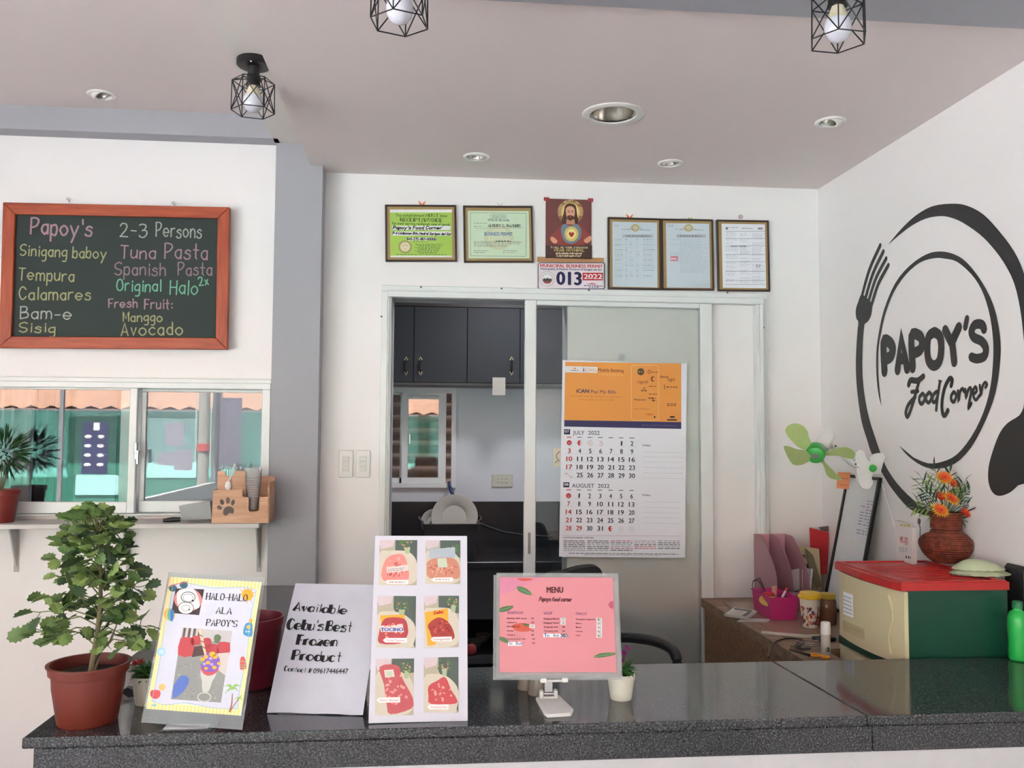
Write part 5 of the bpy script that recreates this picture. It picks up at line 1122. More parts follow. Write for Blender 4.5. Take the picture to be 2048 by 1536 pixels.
sh.hand("HALO-HALO", h1(582, 302), h1(940, 318), 12, INK, 1.9, 3, 'serif'); sh.hand("ALA", h1(670, 424), h1(802, 432), 11.5, INK, 1.9, 3, 'serif'); sh.hand("PAPOY'S", h1(584, 530), h1(852, 544), 11.5, INK, 1.9, 3, 'serif')
for k, rgb in enumerate(((240, 170, 70), (222, 214, 110), (120, 190, 120), (90, 160, 210), (60, 110, 190))): sh.poly([h1(262+11*cos(t)*4.4*(1-k*.18)+k*5, 434+12.5*sin(t)*4.4+k*2) for t in [2*pi*i/20 for i in range(20)]], Hh('ball%d' % k, rgb), 1+k*.3)
sh.ell(*h1(188, 762), 9, 9, Hh('shell', (170, 216, 234)), 1.2, 9); sh.ell(*h1(188, 762), 5, 5, Hh('shell_in', (196, 228, 240)), 1.5, 8)
sh.poly([h1(*p) for p in ((905, 600), (920, 530), (945, 506), (985, 512), (990, 560), (985, 626), (940, 626))], Hh('bottle', (72, 152, 200)), 1.2, 2); sh.poly([h1(*p) for p in ((962, 470), (990, 474), (982, 510), (956, 506))], Hh('sun', (246, 176, 48)), 1.2); sh.ell(*h1(954, 545), 4, 4.2, Hh('bottle_dot', (240, 190, 90)), 1.6, 12); sh.text("SUN", h1(925, 590), h1(965, 592), 3, WH, .02, 1.8)
sh.poly([h1(*p) for p in ((880, 830), (892, 805), (912, 806), (926, 830), (936, 880), (930, 912), (882, 918), (878, 870))], Hh('popsicle', (216, 90, 92)), 1.2, 2)
for y in (846, 880, 900): sh.line([h1(880, y), h1(932, y-2)], 1.4, Hh('popsicle_green', (150, 190, 120)), 1.6, False)
sh.line([h1(908, 915), h1(908, 945)], 2, Hh('stick', (236, 196, 150)), 1.2, False)
sh.poly([h1(*p) for p in ((100, 1100), (175, 1102), (178, 1150), (150, 1174), (118, 1172), (92, 1145))], Hh('drink', (220, 84, 92)), 1.2, 2); sh.line([h1(132, 1172), h1(126, 1230)], .9, SKY, 1.2, False); sh.ell(*h1(126, 1232), 6, 2, SKY, 1.2, 12); sh.ell(*h1(196, 1072), 7, 7, Hh('orange_slice', (246, 200, 130)), 1.1, 16)
TR2 = Hh('trunk', (168, 110, 92)); PG = Hh('palm_leaf', (150, 196, 106))
sh.line([h1(790, 1284), h1(806, 1220), h1(812, 1130)], 2.6, TR2, 1.5, wf=lambda t: 4.2-2.6*t); sh.line([h1(795, 1284), h1(840, 1210), h1(868, 1180)], 1.8, TR2, 1.5)
for a in ((740, 1065), (770, 1052), (860, 1050), (888, 1062), (748, 1130), (862, 1110), (780, 1110)): sh.line([h1(812, 1085), h1((812+a[0])/2, (1085+a[1])/2-16), h1(*a)], 3, PG, 1.8, wf=lambda t: 4.2*(1-t*.8))
for a in ((838, 1176), (900, 1150), (905, 1190), (850, 1196)): sh.line([h1(872, 1170), h1((872+a[0])/2, (1170+a[1])/2-10), h1(*a)], 2, PG, 1.8, wf=lambda t: 3*(1-t*.8))
sh.flush('border_print', hs)
PH = [(372, 550), (812, 580), (712, 1208), (272, 1178)]
sh.poly([h1(*p) for p in PH], Hh('photo_grey', (150, 152, 150)), 1.2)
def ph(u, v): a = lerp(PH[0], PH[1], u); b = lerp(PH[3], PH[2], u); return h1(*lerp(a, b, v))
def pq(pts, c, l, s=2): sh.poly([ph(*p) for p in pts], c, l, s)
pq([(0, 0), (1, 0), (1, .16), (0, .16)], Hh('photo_wall', (196, 194, 196)), 1.5, 0)
for k in range(4): pq([(.03+k*.1, 0), (.08+k*.1, 0), (.08+k*.1, .14), (.03+k*.1, .14)], Hh('photo_dark', (96, 80, 80)), 1.8, 0)
for a, b, c, d in ((0, .13, .28, .38), (.22, .1, .4, .22), (.45, .12, .62, .28), (.55, .2, .78, .34), (.76, .16, 1, .34)): pq([(a, b+.03), (a+.05, b), (c-.05, b), (c, b+.04), (c, d), (a, d)], Hh('photo_chair', (196, 72, 80)), 2, 2)
pq([(.3, .25), (.5, .22), (.52, .36), (.28, .4)], Hh('photo_dark2', (84, 62, 60)), 2.2, 0); pq([(.62, .34), (1, .3), (1, .62), (.86, .56)], Hh('photo_table', (214, 204, 200)), 2.3, 0); pq([(.66, .08), (.74, .06), (.8, .1), (.76, .18), (.68, .17)], Hh('photo_plant', (96, 122, 84)), 2.3, 2)
rq = random.Random(4)
for k in range(60):
    u, v = rq.uniform(.02, .97), rq.uniform(.45, .97); sh.ell(*ph(u, v), rq.uniform(1, 3), rq.uniform(.8, 2), Hh('photo_speck%d' % (k % 3), ((128, 132, 132), (170, 172, 170), (146, 150, 160))[k % 3]), 2, 6)
pq([(.02, .8), (.14, .66), (.3, .7), (.26, .84), (.12, .96), (.03, .97)], Hh('photo_blue', (92, 120, 200)), 2.4)
pq([(.5, .56), (.82, .56), (.76, .72), (.72, .86), (.6, .86), (.56, .72)], Hh('photo_glass', (206, 208, 202)), 2.6, 2); sh.ring(*ph(.655, .94), 13, 9, 2, Hh('photo_glass', (206, 208, 202)), 2.6); pq([(.5, .5), (.84, .5), (.8, .6), (.66, .64), (.54, .6)], Hh('photo_pink', (206, 86, 96)), 2.9)
pq([(.46, .44), (.5, .36), (.6, .32), (.74, .32), (.84, .4), (.86, .5), (.76, .58), (.58, .58), (.5, .52)], Hh('photo_purple', (134, 96, 190)), 3.2)
for u, v, r in ((.5, .42, 5), (.56, .38, 5), (.68, .34, 7), (.74, .37, 6), (.62, .46, 4.6), (.76, .52, 4.6), (.6, .54, 4), (.84, .46, 4)): sh.ell(*ph(u, v), r, r*.8, Hh('photo_mango', (240, 184, 64)), 3.5, 9)
for u, v in ((.66, .40), (.55, .48), (.7, .48)): sh.ell(*ph(u, v), 3.6, 3, Hh('photo_lilac', (190, 170, 226)), 3.8, 8)
sh.ell(*ph(.48, .46), 3, 3, Hh('photo_green', (120, 180, 110)), 3.8, 8); sh.line([ph(.36, .02), ph(.46, .2), ph(.54, .34)], 5, Hh('photo_wafer', (232, 206, 174)), 3.6, wf=lambda t: 6-2*t)
for t_ in (.2, .45, .7): sh.line([ph(.36+.18*t_-.015, .02+.32*t_), ph(.36+.18*t_+.03, .02+.32*t_+.02)], 1.6, Hh('photo_choc', (96, 60, 50)), 3.9, False)
sh.build('print', hs)

# 2 paper sign
O = az(533.5, 1427, CT); BRp = az(725.5, 1432.5, CT); U = (BRp-O).normalized(); w_ = (BRp-O).length
V = V3((-.02, .60, .80)); V = (V-U*V.dot(U)).normalized(); N = U.cross(V)
# choose the length so that the top edge meets the photograph's height
def pix(p): q = p-V3((0, 0, EYE)); z = q.dot(fw); return (W/2+F*q.dot(RT)/z, H/2-F*q.dot(UP)/z)
lo_, hi_ = .2, .6
for _ in range(40):
    md = (lo_+hi_)/2
    if pix(O+V*md+U*w_*.5)[1] > 1169.5: lo_ = md
    else: hi_ = md
h_ = md
ps_ = thing('paper_sign', 'white paper sign in bold black letters advertising frozen product', 'sign', O)
nseg = 14; q = MB(); vs = []
for j in range(nseg+1):
    for i in range(2):
        for k in range(1): pass
for i in range(9):
    for j in range(nseg+1):
        t_ = j/nseg; u_ = i/8; bow = .006*sin(pi*t_)*(1-.6*u_); wav = .002*sin(u_*7)*(1-t_)**3
        vs.append(O+V3((0, 0, .0015))+U*w_*u_+V*h_*t_+N*(bow+0)+V*abs(wav))
n1 = nseg+1; fs = [[i*n1+j, (i+1)*n1+j, (i+1)*n1+j+1, i*n1+j+1] for i in range(8) for j in range(nseg)]
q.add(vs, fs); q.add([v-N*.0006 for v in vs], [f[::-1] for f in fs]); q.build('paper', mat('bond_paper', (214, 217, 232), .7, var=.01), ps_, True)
q = MB(); q.prism([O+U*.01+V*(h_-.004)-N*.001, O+U*(w_-.01)+V*(h_-.004)-N*.001, V3((O.x+w_-.02, (O+V*h_).y+.10, CT+.003)), V3((O.x+.02, (O+V*h_).y+.10, CT+.003))], (0, -.001, 0)); fixn(q.build('back_flap', PAPER, ps_))
class Bow(Sheet):
    def P(s, u, v, layer=0): t_ = max(0, min(1, v/h_)); return s.O+V3((0, 0, .0015))+s.U*u+s.V*v+s.N*(s.lift+.006*sin(pi*t_)*(1-.6*max(0, min(1, u/w_)))+layer*.0002)
sh = Bow(O, U, V, .0010)
for txt, a, b, h in (("Available", (1352, 414), (1812, 444), 18), ("Cebu's", (1300, 578), (1606, 588), 21), ("Best", (1642, 592), (1852, 600), 21), ("Frozen", (1386, 716), (1726, 728), 20), ("Product", (1344, 848), (1760, 864), 20)):
    sh.hand(txt, h1(*a), h1(*b), h, INK, 5.8, 1, 'broad'); sh.flush('lettering', ps_)
sh.hand("Contact #:", h1(1272, 944), h1(1518, 962), 10, INK, 2.4, 1, 'broad'); sh.text("09617446447", h1(1524, 964), h1(1826, 966), 10, INK, .01, 1)
sh.build('lettering', ps_)

# 3 frozen product board
O = V3((-.1178, 1.9213, EYE-.6178)); U = V3((.9997, .0205, -.0101)); V = V3((.0028, .3284, .9445)); w_, h_ = .2115, .4027
fb = thing('product_board', 'tall white board with six photographs of frozen meat packs', 'sign', (0, 1.95, CT))
sheet_box(fb, 'card', O, U, V, w_, h_, mat('white_card', (212, 212, 224), .6, var=.01), .004)
q = MB(); q.prism([O+U*.05+V*.35-V3((0, -.006, 0)), O+U*.16+V*.35-V3((0, -.006, 0)), V3((O.x+.17, 2.22, CT)), V3((O.x+.04, 2.22, CT))], (0, .002, 0)); fixn(q.build('back_strut', mat('brown_card', (186, 140, 96), .8), fb))
sh = Sheet(O, U, V, .0005)
def f1(x, y): return (730+x/3.84, 1060+y/3.84)
Mm = lambda n_, rgb, r2=None: mat('photo_'+n_, rgb, .55, rgb2=r2, scale=60)
PLATE = Mm('plate', (214, 206, 190)); CLOTH = Mm('cream_cloth', (186, 178, 158)); DG = Mm('dark_counter', (84, 98, 92)); GRN2 = Mm('foliage', (94, 136, 76), (70, 110, 60)); POTC = Mm('pale_pot', (176, 190, 150)); PNK = Mm('pinkwall', (216, 200, 206))
MEA = [Mm('meat_a', (222, 120, 116), (232, 160, 150)), Mm('meat_b', (196, 84, 84)), Mm('meat_c', (234, 168, 156))]
rm = random.Random(9)
def photo(c, plant, potc, meat, cols, n, label, lab_txt, extra=None, darkside=.75):
    (x0, y0), (x1, y1), (x2, y2), (x3, y3) = c
    def g(u, v): a = lerp((x0, y0), (x1, y1), u); b = lerp((x3, y3), (x2, y2), u); return f1(*lerp(a, b, v))
    def G(pts, m_, l, s=0):
        if s: pts = smooth_closed([tuple(p) for p in pts], 3)
        sh.poly([g(*((min(1, max(0, p[0])), min(1, max(0, p[1]))) if l < 3 else p)) for p in pts], m_, l)
    G([(0, 0), (1, 0), (1, 1), (0, 1)], CLOTH, 0); G([(.42, 0), (1, 0), (1, 1 if darkside > .9 else darkside), (.42, .24)], DG, .3); G([(0, 0), (.4, 0), (.36, .14), (.05, .2), (0, .1)], PNK, .5)
    G([(.55, .23), (.8, .27), (.98, .45), (1, .7), (.98, .9), (.7, 1), (0, 1), (0, .3), (.25, .24)], PLATE, .8, 2) if darkside < .9 else G([(.0, .38), (.3, .3), (.65, .34), (.95, .52), (1, .75), (.95, .92), (.85, 1), (0, 1)], PLATE, .8, 2)
    px, py = plant
    G([(px-.07, py+.06), (px+.1, py+.06), (px+.07, py+.2), (px-.03, py+.2)], POTC, 1.1)
    for k in range(16): sh.ell(*g(max(.03, min(.96, px+rm.uniform(-.17, .17))), max(.02, py+rm.uniform(-.09, .09))), rm.uniform(1.6, 3.2), rm.uniform(1.4, 3), GRN2, 1.4+k*.02, 7)
    for k in range(6): sh.ell(*g(max(.03, min(.96, px+rm.uniform(-.12, .12))), max(.02, py+rm.uniform(-.07, .07))), 1.5, 1.5, MEA[0], 1.9, 7)
    if extra: extra(G, g)
    G(meat, cols[0], 2.4, 2)
    cx = sum(p[0] for p in meat)/len(meat); cy = sum(p[1] for p in meat)/len(meat); rx = max(p[0] for p in meat)-cx; ry = max(p[1] for p in meat)-cy
    for k in range(n):
        th = rm.uniform(0, 2*pi); r_ = rm.uniform(0, .8); sh.ell(*g(cx+rx*r_*cos(th), cy+ry*r_*sin(th)), rm.uniform(1.5, 5), rm.uniform(1, 3.2), cols[1+k % (len(cols)-1)], 2.6+k*.01, 7, rot=rm.uniform(0, 3))
    sh.flush('photo', fb); lx, ly = label; G([(lx, ly), (lx+.07, ly-.045), (lx+.62, ly-.05), (lx+.62, ly+.045), (lx+.07, ly+.045)], WH, 3.4)
    if not lab_txt: sh.greek(g(lx+.12, ly+.01), g(lx+.54, ly+.01), 1.6, mat('mauve_lettering', (190, 120, 130), .7), 3.8, rm, 2, 6)
    if lab_txt: sh.text(lab_txt, g(lx+.1, ly+.018), g(lx+.56, ly+.018), 3.6, mat('mauve_lettering', (190, 120, 130), .7), 0, 3.8)
    return g, G
def lab(G, a, b, c_, d, m_=None): G([(a, b), (c_, b+.01), (c_, d), (a, d)], m_ or WH, 3.2)
LB = Mm('label_pale', (232, 220, 216)); LGN = Mm('label_green', (200, 214, 190))
g, G = photo([(112, 78), (402, 78), (397, 425), (104, 424)], (.72, .1), 0, [(.18, .42), (.4, .32), (.62, .32), (.74, .5), (.8, .8), (.7, .92), (.2, .92), (.06, .75)], MEA, 46, (.16, .93), None)
G([(.2, .6), (.76, .55), (.78, .68), (.22, .73)], LB, 3.2); sh.greek(g(.24, .66), g(.7, .62), 1, NAVY, 3.5, rg_, 2, 5); sh.greek(g(.24, .7), g(.66, .66), 1, NAVY, 3.5, rg_, 2, 5)
g, G = photo([(466, 80), (732, 80), (732, 415), (463, 415)], (.75, .2), 0, [(.04, .52), (.2, .42), (.75, .4), (.95, .55), (.98, .85), (.7, .88), (.1, .86), (.04, .6)], [Mm('pork', (206, 140, 116)), Mm('pork_b', (190, 104, 96)), Mm('pork_c', (222, 170, 150))], 34, (.17, .9), None, darkside=.4)
G([(.1, .2), (.85, .16), (.85, .4), (.1, .42)], Mm('bag', (178, 190, 200)), 1.95, 0); G([(.34, .42), (.6, .4), (.63, .62), (.36, .62)], LGN, 3.2)
def ex1(G, g): G([(.07, .38), (.7, .36), (.72, .5), (.12, .56)], Mm('yellow_pack', (232, 176, 60)), 2.1)
g, G = photo([(97, 505), (392, 508), (387, 905), (88, 902)], (.62, .2), 0, [(.14, .5), (.3, .42), (.7, .44), (.8, .62), (.78, .78), (.6, .92), (.08, .92), (.06, .72)], [Mm('tocino', (188, 72, 80)), Mm('tocino_b', (228, 150, 120)), MEA[1]], 26, (.16, .86), "Pork Tocino", ex1, darkside=1)
G([(.08, .58), (.66, .54), (.7, .7), (.1, .7)], LB, 3.0); sh.text("TOCINO", g(.1, .685), g(.68, .68), 6.4, mat('bright_blue_print', (40, 90, 190), .6), .05, 3.6); sh.hand("Pork", g(.2, .6), g(.52, .57), 4, REDI, 1.2, 3.6, 'script')
def ex2(G, g): G([(.02, .32), (.68, .24), (.7, .5), (.3, .95), (.1, .96), (.05, .6)], Mm('yellow_pack', (232, 176, 60)), 2.1)
g, G = photo([(452, 505), (722, 505), (720, 900), (455, 905)], (.82, .12), 0, [(.12, .55), (.4, .42), (.68, .5), (.85, .7), (.82, .85), (.3, .84), (.16, .68)], [Mm('sausage', (176, 64, 60)), Mm('sausage_b', (206, 92, 76)), Mm('sausage_c', (150, 48, 52))], 30, (.18, .84), "Longaniza", ex2, darkside=.35)
sh.hand("Cebu", g(.28, .36), g(.54, .33), 5, REDI, 1.6, 3.6, 'script')
g, G = photo([(84, 990), (377, 987), (372, 1422), (76, 1424)], (.78, .15), 0, [(.1, .14), (.58, .12), (.7, .35), (.98, .7), (.95, .88), (.4, .98), (.3, .8), (.22, .45)], [Mm('ham', (200, 100, 104), (186, 80, 88)), MEA[2], Mm('ham_b', (236, 150, 150))], 30, (.03, .73), "Ham Sliced", darkside=.25)
G([(.22, .2), (.46, .19), (.5, .32), (.25, .33)], LB, 3.2); sh.rect(*g(.27, .22), *g(.44, .31), LGN, 3.4)
g, G = photo([(452, 980), (718, 975), (717, 1403), (450, 1402)], (.58, .14), 0, [(.14, .52), (.4, .42), (.62, .36), (.8, .6), (.95, .75), (.9, .84), (.2, .84), (.14, .7)], [Mm('beef', (204, 80, 86)), MEA[1], MEA[2]], 36, (.1, .9), "Chorizo de Cebu", darkside=1)
sh.build('print', fb)

# 4 menu on a phone stand
O = V3((.165, 1.9708, EYE-.5302)); U = V3((.9974, -.0716, 0)); V = V3((.0206, .2869, .9577)); w_, h_ = .2612, .208; N_ = U.cross(V)
mn = thing('menu_board', 'laminated pink menu card held up on the white stand', 'menu', O)
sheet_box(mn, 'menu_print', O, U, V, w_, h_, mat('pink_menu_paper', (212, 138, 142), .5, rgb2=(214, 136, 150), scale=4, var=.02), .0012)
sheet_box(mn, 'menu_print', O+U*.006-V*.006, U, V, w_+.004, h_, mat('pale_pink_paper', (232, 190, 186), .6), .001, dn=.003)
sheet_box(mn, 'laminate', O-U*.007-V*.012, U, V, w_+.020, h_+.022, LAMIN, .0008, dn=.0016)
sheet_box(mn, 'laminate', O-U*.014-V*.016, U, V, w_+.028, h_+.022, LAMIN, .0008, dn=.006)
sh = Sheet(O, U, V, .0005)
def m1(x, y): return (960+x/4.656, 1120+y/4.656)
LEAF = mat('printed_leaf', (92, 128, 84), .6, rgb2=(70, 104, 66)); PEP = mat('printed_pepper', (214, 100, 76), .6, rgb2=(190, 70, 60)); MAU = mat('mauve_print', (140, 84, 130), .7); MAR = mat('maroon_print', (96, 34, 44), .7)
sh.poly([m1(*p) for p in ((186, 168), (560, 165), (420, 240), (186, 330))], mat('pink_wash', (214, 134, 162), .5), 0)
for pts in (((340, 252), (372, 246), (440, 270), (488, 326), (420, 318), (360, 290)), ((186, 450), (240, 430), (316, 428), (270, 470), (188, 486)), ((187, 716), (240, 728), (272, 765), (262, 776), (188, 752)), ((1056, 902), (1120, 868), (1252, 862), (1252, 884), (1150, 906), (1090, 910))): sh.poly([m1(*p) for p in pts], LEAF, 1, 2)
for a, b in (((345, 258), (484, 322)), ((190, 468), (310, 432)), ((1060, 902), (1250, 872))): sh.line([m1(*a), m1(*b)], .7, mat('printed_leaf_vein', (150, 176, 130), .6), 1.4, False)
sh.poly([m1(*p) for p in ((340, 174), (490, 174), (470, 190), (400, 196))], PEP, 1, 2); sh.poly([m1(*p) for p in ((300, 610), (360, 590), (440, 592), (480, 640), (450, 664), (370, 666), (320, 648))], PEP, 1, 3); sh.poly([m1(*p) for p in ((400, 592), (462, 598), (440, 616), (410, 608))], LEAF, 1.4, 2); sh.poly([m1(*p) for p in ((1238, 380), (1200, 400), (1198, 430), (1220, 450), (1242, 452))], mat('printed_onion', (190, 90, 110), .6), 1, 2)
sh.text("MENU", m1(620, 304), m1(776, 304), 11, MAR, .05, 2); sh.hand("Papoys food corner", m1(550, 382), m1(850, 386), 8, MAR, 1.5, 2, 'script')
sh.flush('heading_print', mn)
for tx, a, b in (("SEAFOOD", (252, 502), (404, 504)), ("SOUP", (592, 508), (674, 508)), ("PANCIT", (892, 512), (998, 514))): sh.text(tx, m1(*a), m1(*b), 5.2, MAU, .02, 2)
rows = ["Shrimp chili sauce", "Calamares", "Kinilaw tuna", "Gambas", "Tempura", "Sweet & Sour Fish", ""]; pr_ = ["180", "160", "", "180", "180", "240", "260"]
for k, (a, b) in enumerate(zip(rows, pr_)):
    y = 550+k*38.4
    if a: sh.text(a, m1(252, y), m1(252+len(a)*10.2, y), 3.0, MAR, .02, 2)
    if b: sh.text(b, m1(476 if k < 5 else 482, y+1), m1(502 if k < 5 else 512, y+1), 3.2, MAR, .02, 2)
sh.rect(*m1(460, 602), *m1(512, 634), WH, 1.6); sh.hand("170", m1(470, 628), m1(505, 628), 4, GREYI, .8, 2.2); sh.rect(*m1(262, 762), *m1(390, 800), WH, 1.6); sh.hand("Sc", m1(272, 786), m1(300, 786), 4.4, BLUEI, .9, 2.2); sh.hand("Bud", m1(336, 788), m1(384, 788), 5, BLUEI, .9, 2.2); sh.text("B", m1(397, 779), m1(403, 779), 3, MAR, 0, 2)
for k, (a, b) in enumerate((("Sinigang Baboy", ""), ("Sinigang Hipon", ""), ("Sinigang Isda", "240"), ("Tinolang Isda", "240"))):
    y = 554+k*38; sh.text(a, m1(592, y), m1(592+len(a)*10.3, y), 3.0, MAR, .02, 2)
    if b: sh.text(b, m1(762, y+2), m1(792, y+2), 3.2, MAR, .02, 2)
sh.rect(*m1(750, 536), *m1(796, 566), WH, 1.6); sh.rect(*m1(750, 572), *m1(796, 602), WH, 1.6); sh.hand("230", m1(758, 560), m1(788, 560), 3.8, GREYI, .7, 2.2); sh.hand("250", m1(758, 596), m1(788, 596), 3.8, GREYI, .7, 2.2)
sh.rect(*m1(590, 686), *m1(748, 720), WH, 1.6); sh.rect(*m1(742, 690), *m1(816, 722), WH, 1.7); sh.hand("1", m1(600, 714), m1(610, 714), 7, BLUEI, 1.3, 2.2); sh.hand("Sc", m1(622, 712), m1(644, 712), 3.6, BLUEI, .8, 2.2); sh.hand("Bud", m1(684, 712), m1(730, 712), 4.4, BLUEI, .8, 2.2); sh.hand("380", m1(752, 716), m1(812, 718), 5.6, NAVY, 1.4, 2.4)
for k, a in enumerate(("Sotanghon guisado", "Bam-e", "Bihon", "Canton", "Lomi")): sh.text(a, m1(892, 558+k*37.4), m1(892+len(a)*10.6, 559+k*37.4), 3.0, MAR, .02, 2); sh.rect(*m1(1084, 540+k*37.4), *m1(1136, 574+k*37.4), WH, 1.6+.05*k); sh.hand(("180", "170", "170", "150", "160")[k], m1(1094, 566+k*37.4), m1(1124, 566+k*37.4), 4, GREYI, .8, 2.4)
sh.build('print', mn)
pa = az(1075, 1408, CT); pb = az(1145, 1420, CT)
sd = thing('phone_stand', 'white folding phone stand holding the pink menu', 'stand', (at(1108, 1410, 1.96).x, 1.95, CT))
bs = [az(x, y, CT) for x, y in ((1071, 1401), (1118, 1396), (1147, 1424), (1143, 1433), (1093, 1436), (1088, 1432))]
q = MB(); q.hull([V3((p.x, p.y, CT)) for p in bs]+[V3((p.x, p.y, CT+.008)) for p in bs]); o = q.build('base', WHITEP, sd); m_ = o.modifiers.new('b', 'BEVEL'); m_.width = .003; m_.segments = 3
bk = az(1096, 1400, CT); xx, yy = bk.x, bk.y-.008
q = MB(); q.box(xx-.021, xx-.012, yy-.008, yy+.01, CT+.006, CT+.026, .002); q.box(xx+.012, xx+.021, yy-.008, yy+.01, CT+.006, CT+.026, .002); q.box(xx-.012, xx+.012, yy-.006, yy+.008, CT+.006, CT+.012); q.build('hinge', WHITEP, sd)
q = MB(); q.tube([(xx-.013, yy, CT+.017), (xx+.013, yy, CT+.017)], .005, 12); q.build('hinge_pin', CHROME, sd)
q = MB(); q.obox((xx-.009, yy-.003, CT+.014), (1, 0, 0), (0, .10, .995), V3((1, 0, 0)).cross(V3((0, .10, .995))), .018, .09, -.004); q.build('arm', mat('light_grey_plastic', (206, 208, 212), .35), sd)
q = MB(); lipc = V3((xx, 0, 0)); lo2 = O-V*.019; q.box(xx-.031, xx+.031, lo2.y-.004, lo2.y+.012, lo2.z-.004, lo2.z+.001, .002); q.box(xx-.031, xx-.017, lo2.y-.009, lo2.y-.003, lo2.z-.004, lo2.z+.006, .002); q.box(xx+.017, xx+.031, lo2.y-.009, lo2.y-.003, lo2.z-.004, lo2.z+.006, .002); q.build('cradle', WHITEP, sd)
q = MB(); q.obox(V3((xx-.03, lo2.y+.010, lo2.z)), (1, 0, 0), V, V3((1, 0, 0)).cross(V), .06, .10, -.003, .001); q.build('back_rest', WHITEP, sd)
# cups behind the stand
for px, py, lab_ in ((1055, 1387, 'translucent plastic tumbler upside down behind the menu, farther one'), (1077, 1398, 'translucent plastic tumbler upside down behind the menu, nearer one')):
    p = az(px, py-6, CT); q = MB().lathe([(.0135+.010, 0), (.0235, .002), (.0175, .075), (.017, .077), (.001, .0772)], (p.x, p.y+.02, CT), 28, capb=False, capt=False)
    tag(q.build('plastic_tumbler', clear('smoky_tumbler', (222, 216, 210), .1, 1.4, (196, 186, 176), .55), None, True), lab_, 'cup', 'tumblers behind the menu')
# small flower pots
def small_pot(px, py, r, label, bloom, nb, seed, spread):
    p = az(px, py, CT); c = V3((p.x, p.y+r*.8, CT)); t = thing('flower_pot', label, 'plant', c); h = r*1.78
    MB().lathe([(r*.72, 0), (r*.75, .003), (r*.93, h*.76), (r*.96, h*.765), (r, h*.98), (r*1.01, h), (r*.93, h), (r*.9, h*.86), (.001, h*.85)], c, 36, capt=False).build('pot', mat('cream_white_pot', (238, 236, 222), .4), t, True)
    MB().lathe([(r*.9, h*.86), (.001, h*.92)], c, 20, capb=False, capt=False).build('soil', SOIL, t)
    R2 = random.Random(seed); lf_ = leafmesh('small_leaf', [(0, 0), (.3, .17), (.65, .16), (1, 0), (.65, -.16), (.3, -.17)], .3, .5); lf_.materials.append(mat('fresh_leaf_green', (74, 132, 58), .45, rgb2=(40, 88, 40), scale=12))
    for k in range(56):
        a = R2.uniform(0, 2*pi); el = R2.uniform(-.1, 1.2); b = c+V3((cos(a)*r*.35*R2.random(), sin(a)*r*.35*R2.random(), h*.95+R2.uniform(0, spread*.5)))
        put_leaf('leaf', lf_, t, b, V3((cos(a)*cos(el), sin(a)*cos(el), sin(el)*.9)), R2.uniform(.7, 1.15)*r*1.05, R2.uniform(-.5, .5))
    q = MB()
    for bx, by, bz in bloom: q.tube([c+V3((bx*.3, by*.3, h*.8)), c+V3((bx, by, bz))], .0011, 5)
    q.build('stem', mat('green_twig', (112, 124, 72)), t)
    for bx, by, bz in bloom:
        q = MB(); q.use(mat(nb[0], nb[1], .5)); o_ = c+V3((bx, by, bz))
        for k in range(16):
            a = k*2.4; el = R2.uniform(.1, 1.3); d = V3((cos(a)*cos(el), sin(a)*cos(el)-.4, sin(el))).normalized(); s2 = d.cross(V3((0, 0, 1))).normalized()*r*.10; tip = o_+d*r*R2.uniform(.3, .48)
            q.hull([o_-s2*.4, o_+s2*.4, (o_+tip)/2-s2+d*.001, (o_+tip)/2+s2, tip, (o_+tip)/2+V3((0, 0, .0012))])
        q.use(mat('flower_centre', (232, 150, 60), .6)); q.ball(o_+V3((0, -.002, .002)), r*.08, 8); q.build('flower', None, t)
    return t
small_pot(287, 1414, .036, 'small white pot of red flowers beside the terracotta pot', [(-.012, -.02, .094), (.026, -.012, .10), (-.03, .0, .085)], ('scarlet_petal', (214, 52, 34)), 3, .03)
small_pot(1247, 1404, .0335, 'small white pot with purple flowers to the right of the menu', [(.004, -.012, .104), (-.001, -.014, .086), (.016, .0, .112)], ('purple_petal', (168, 50, 150)), 5, .03)
# maroon bin
p = az(487, 1392, CT); pc_ = V3((at(497, 1300, 2.24).x, 2.24, CT))
bn2 = thing('waste_bin', 'maroon plastic bin behind the dessert sign', 'bin', pc_)
zt2 = at(520, 1232, 2.24).z-CT
MB().lathe([(.062, 0), (.066, .004), (.079, zt2-.022), (.082, zt2-.02), (.084, zt2), (.079, zt2), (.076, zt2-.02), (.060, .006), (.001, .006)], pc_, 40, capt=False).build('bin_body', mat('maroon_plastic', (112, 28, 42), .35, var=.08), bn2, True)
MB().lathe([(.0765, zt2-.032), (.0, zt2-.03)], pc_, 32, capb=False, capt=False).build('contents', mat('pinkish_lining', (190, 130, 138), .7), bn2)
# clear wrap behind the small pot
p = az(290, 1330, CT); q = MB(); rw = random.Random(8); vs = []
for i in range(9):
    for j in range(7): vs.append((p.x-.035+i*.012, 2.20+j*.012, CT+.004+.03*sin(i*.4)*sin(j*.5)+rw.uniform(0, .012)))
q.add(vs, [[i*7+j, (i+1)*7+j, (i+1)*7+j+1, i*7+j+1] for i in range(8) for j in range(6)]); tag(q.build('plastic_wrap', mat('crumpled_wrap', (176, 170, 168), .3), None, True), 'crumpled pale plastic wrap behind the red flowers', 'wrapper')
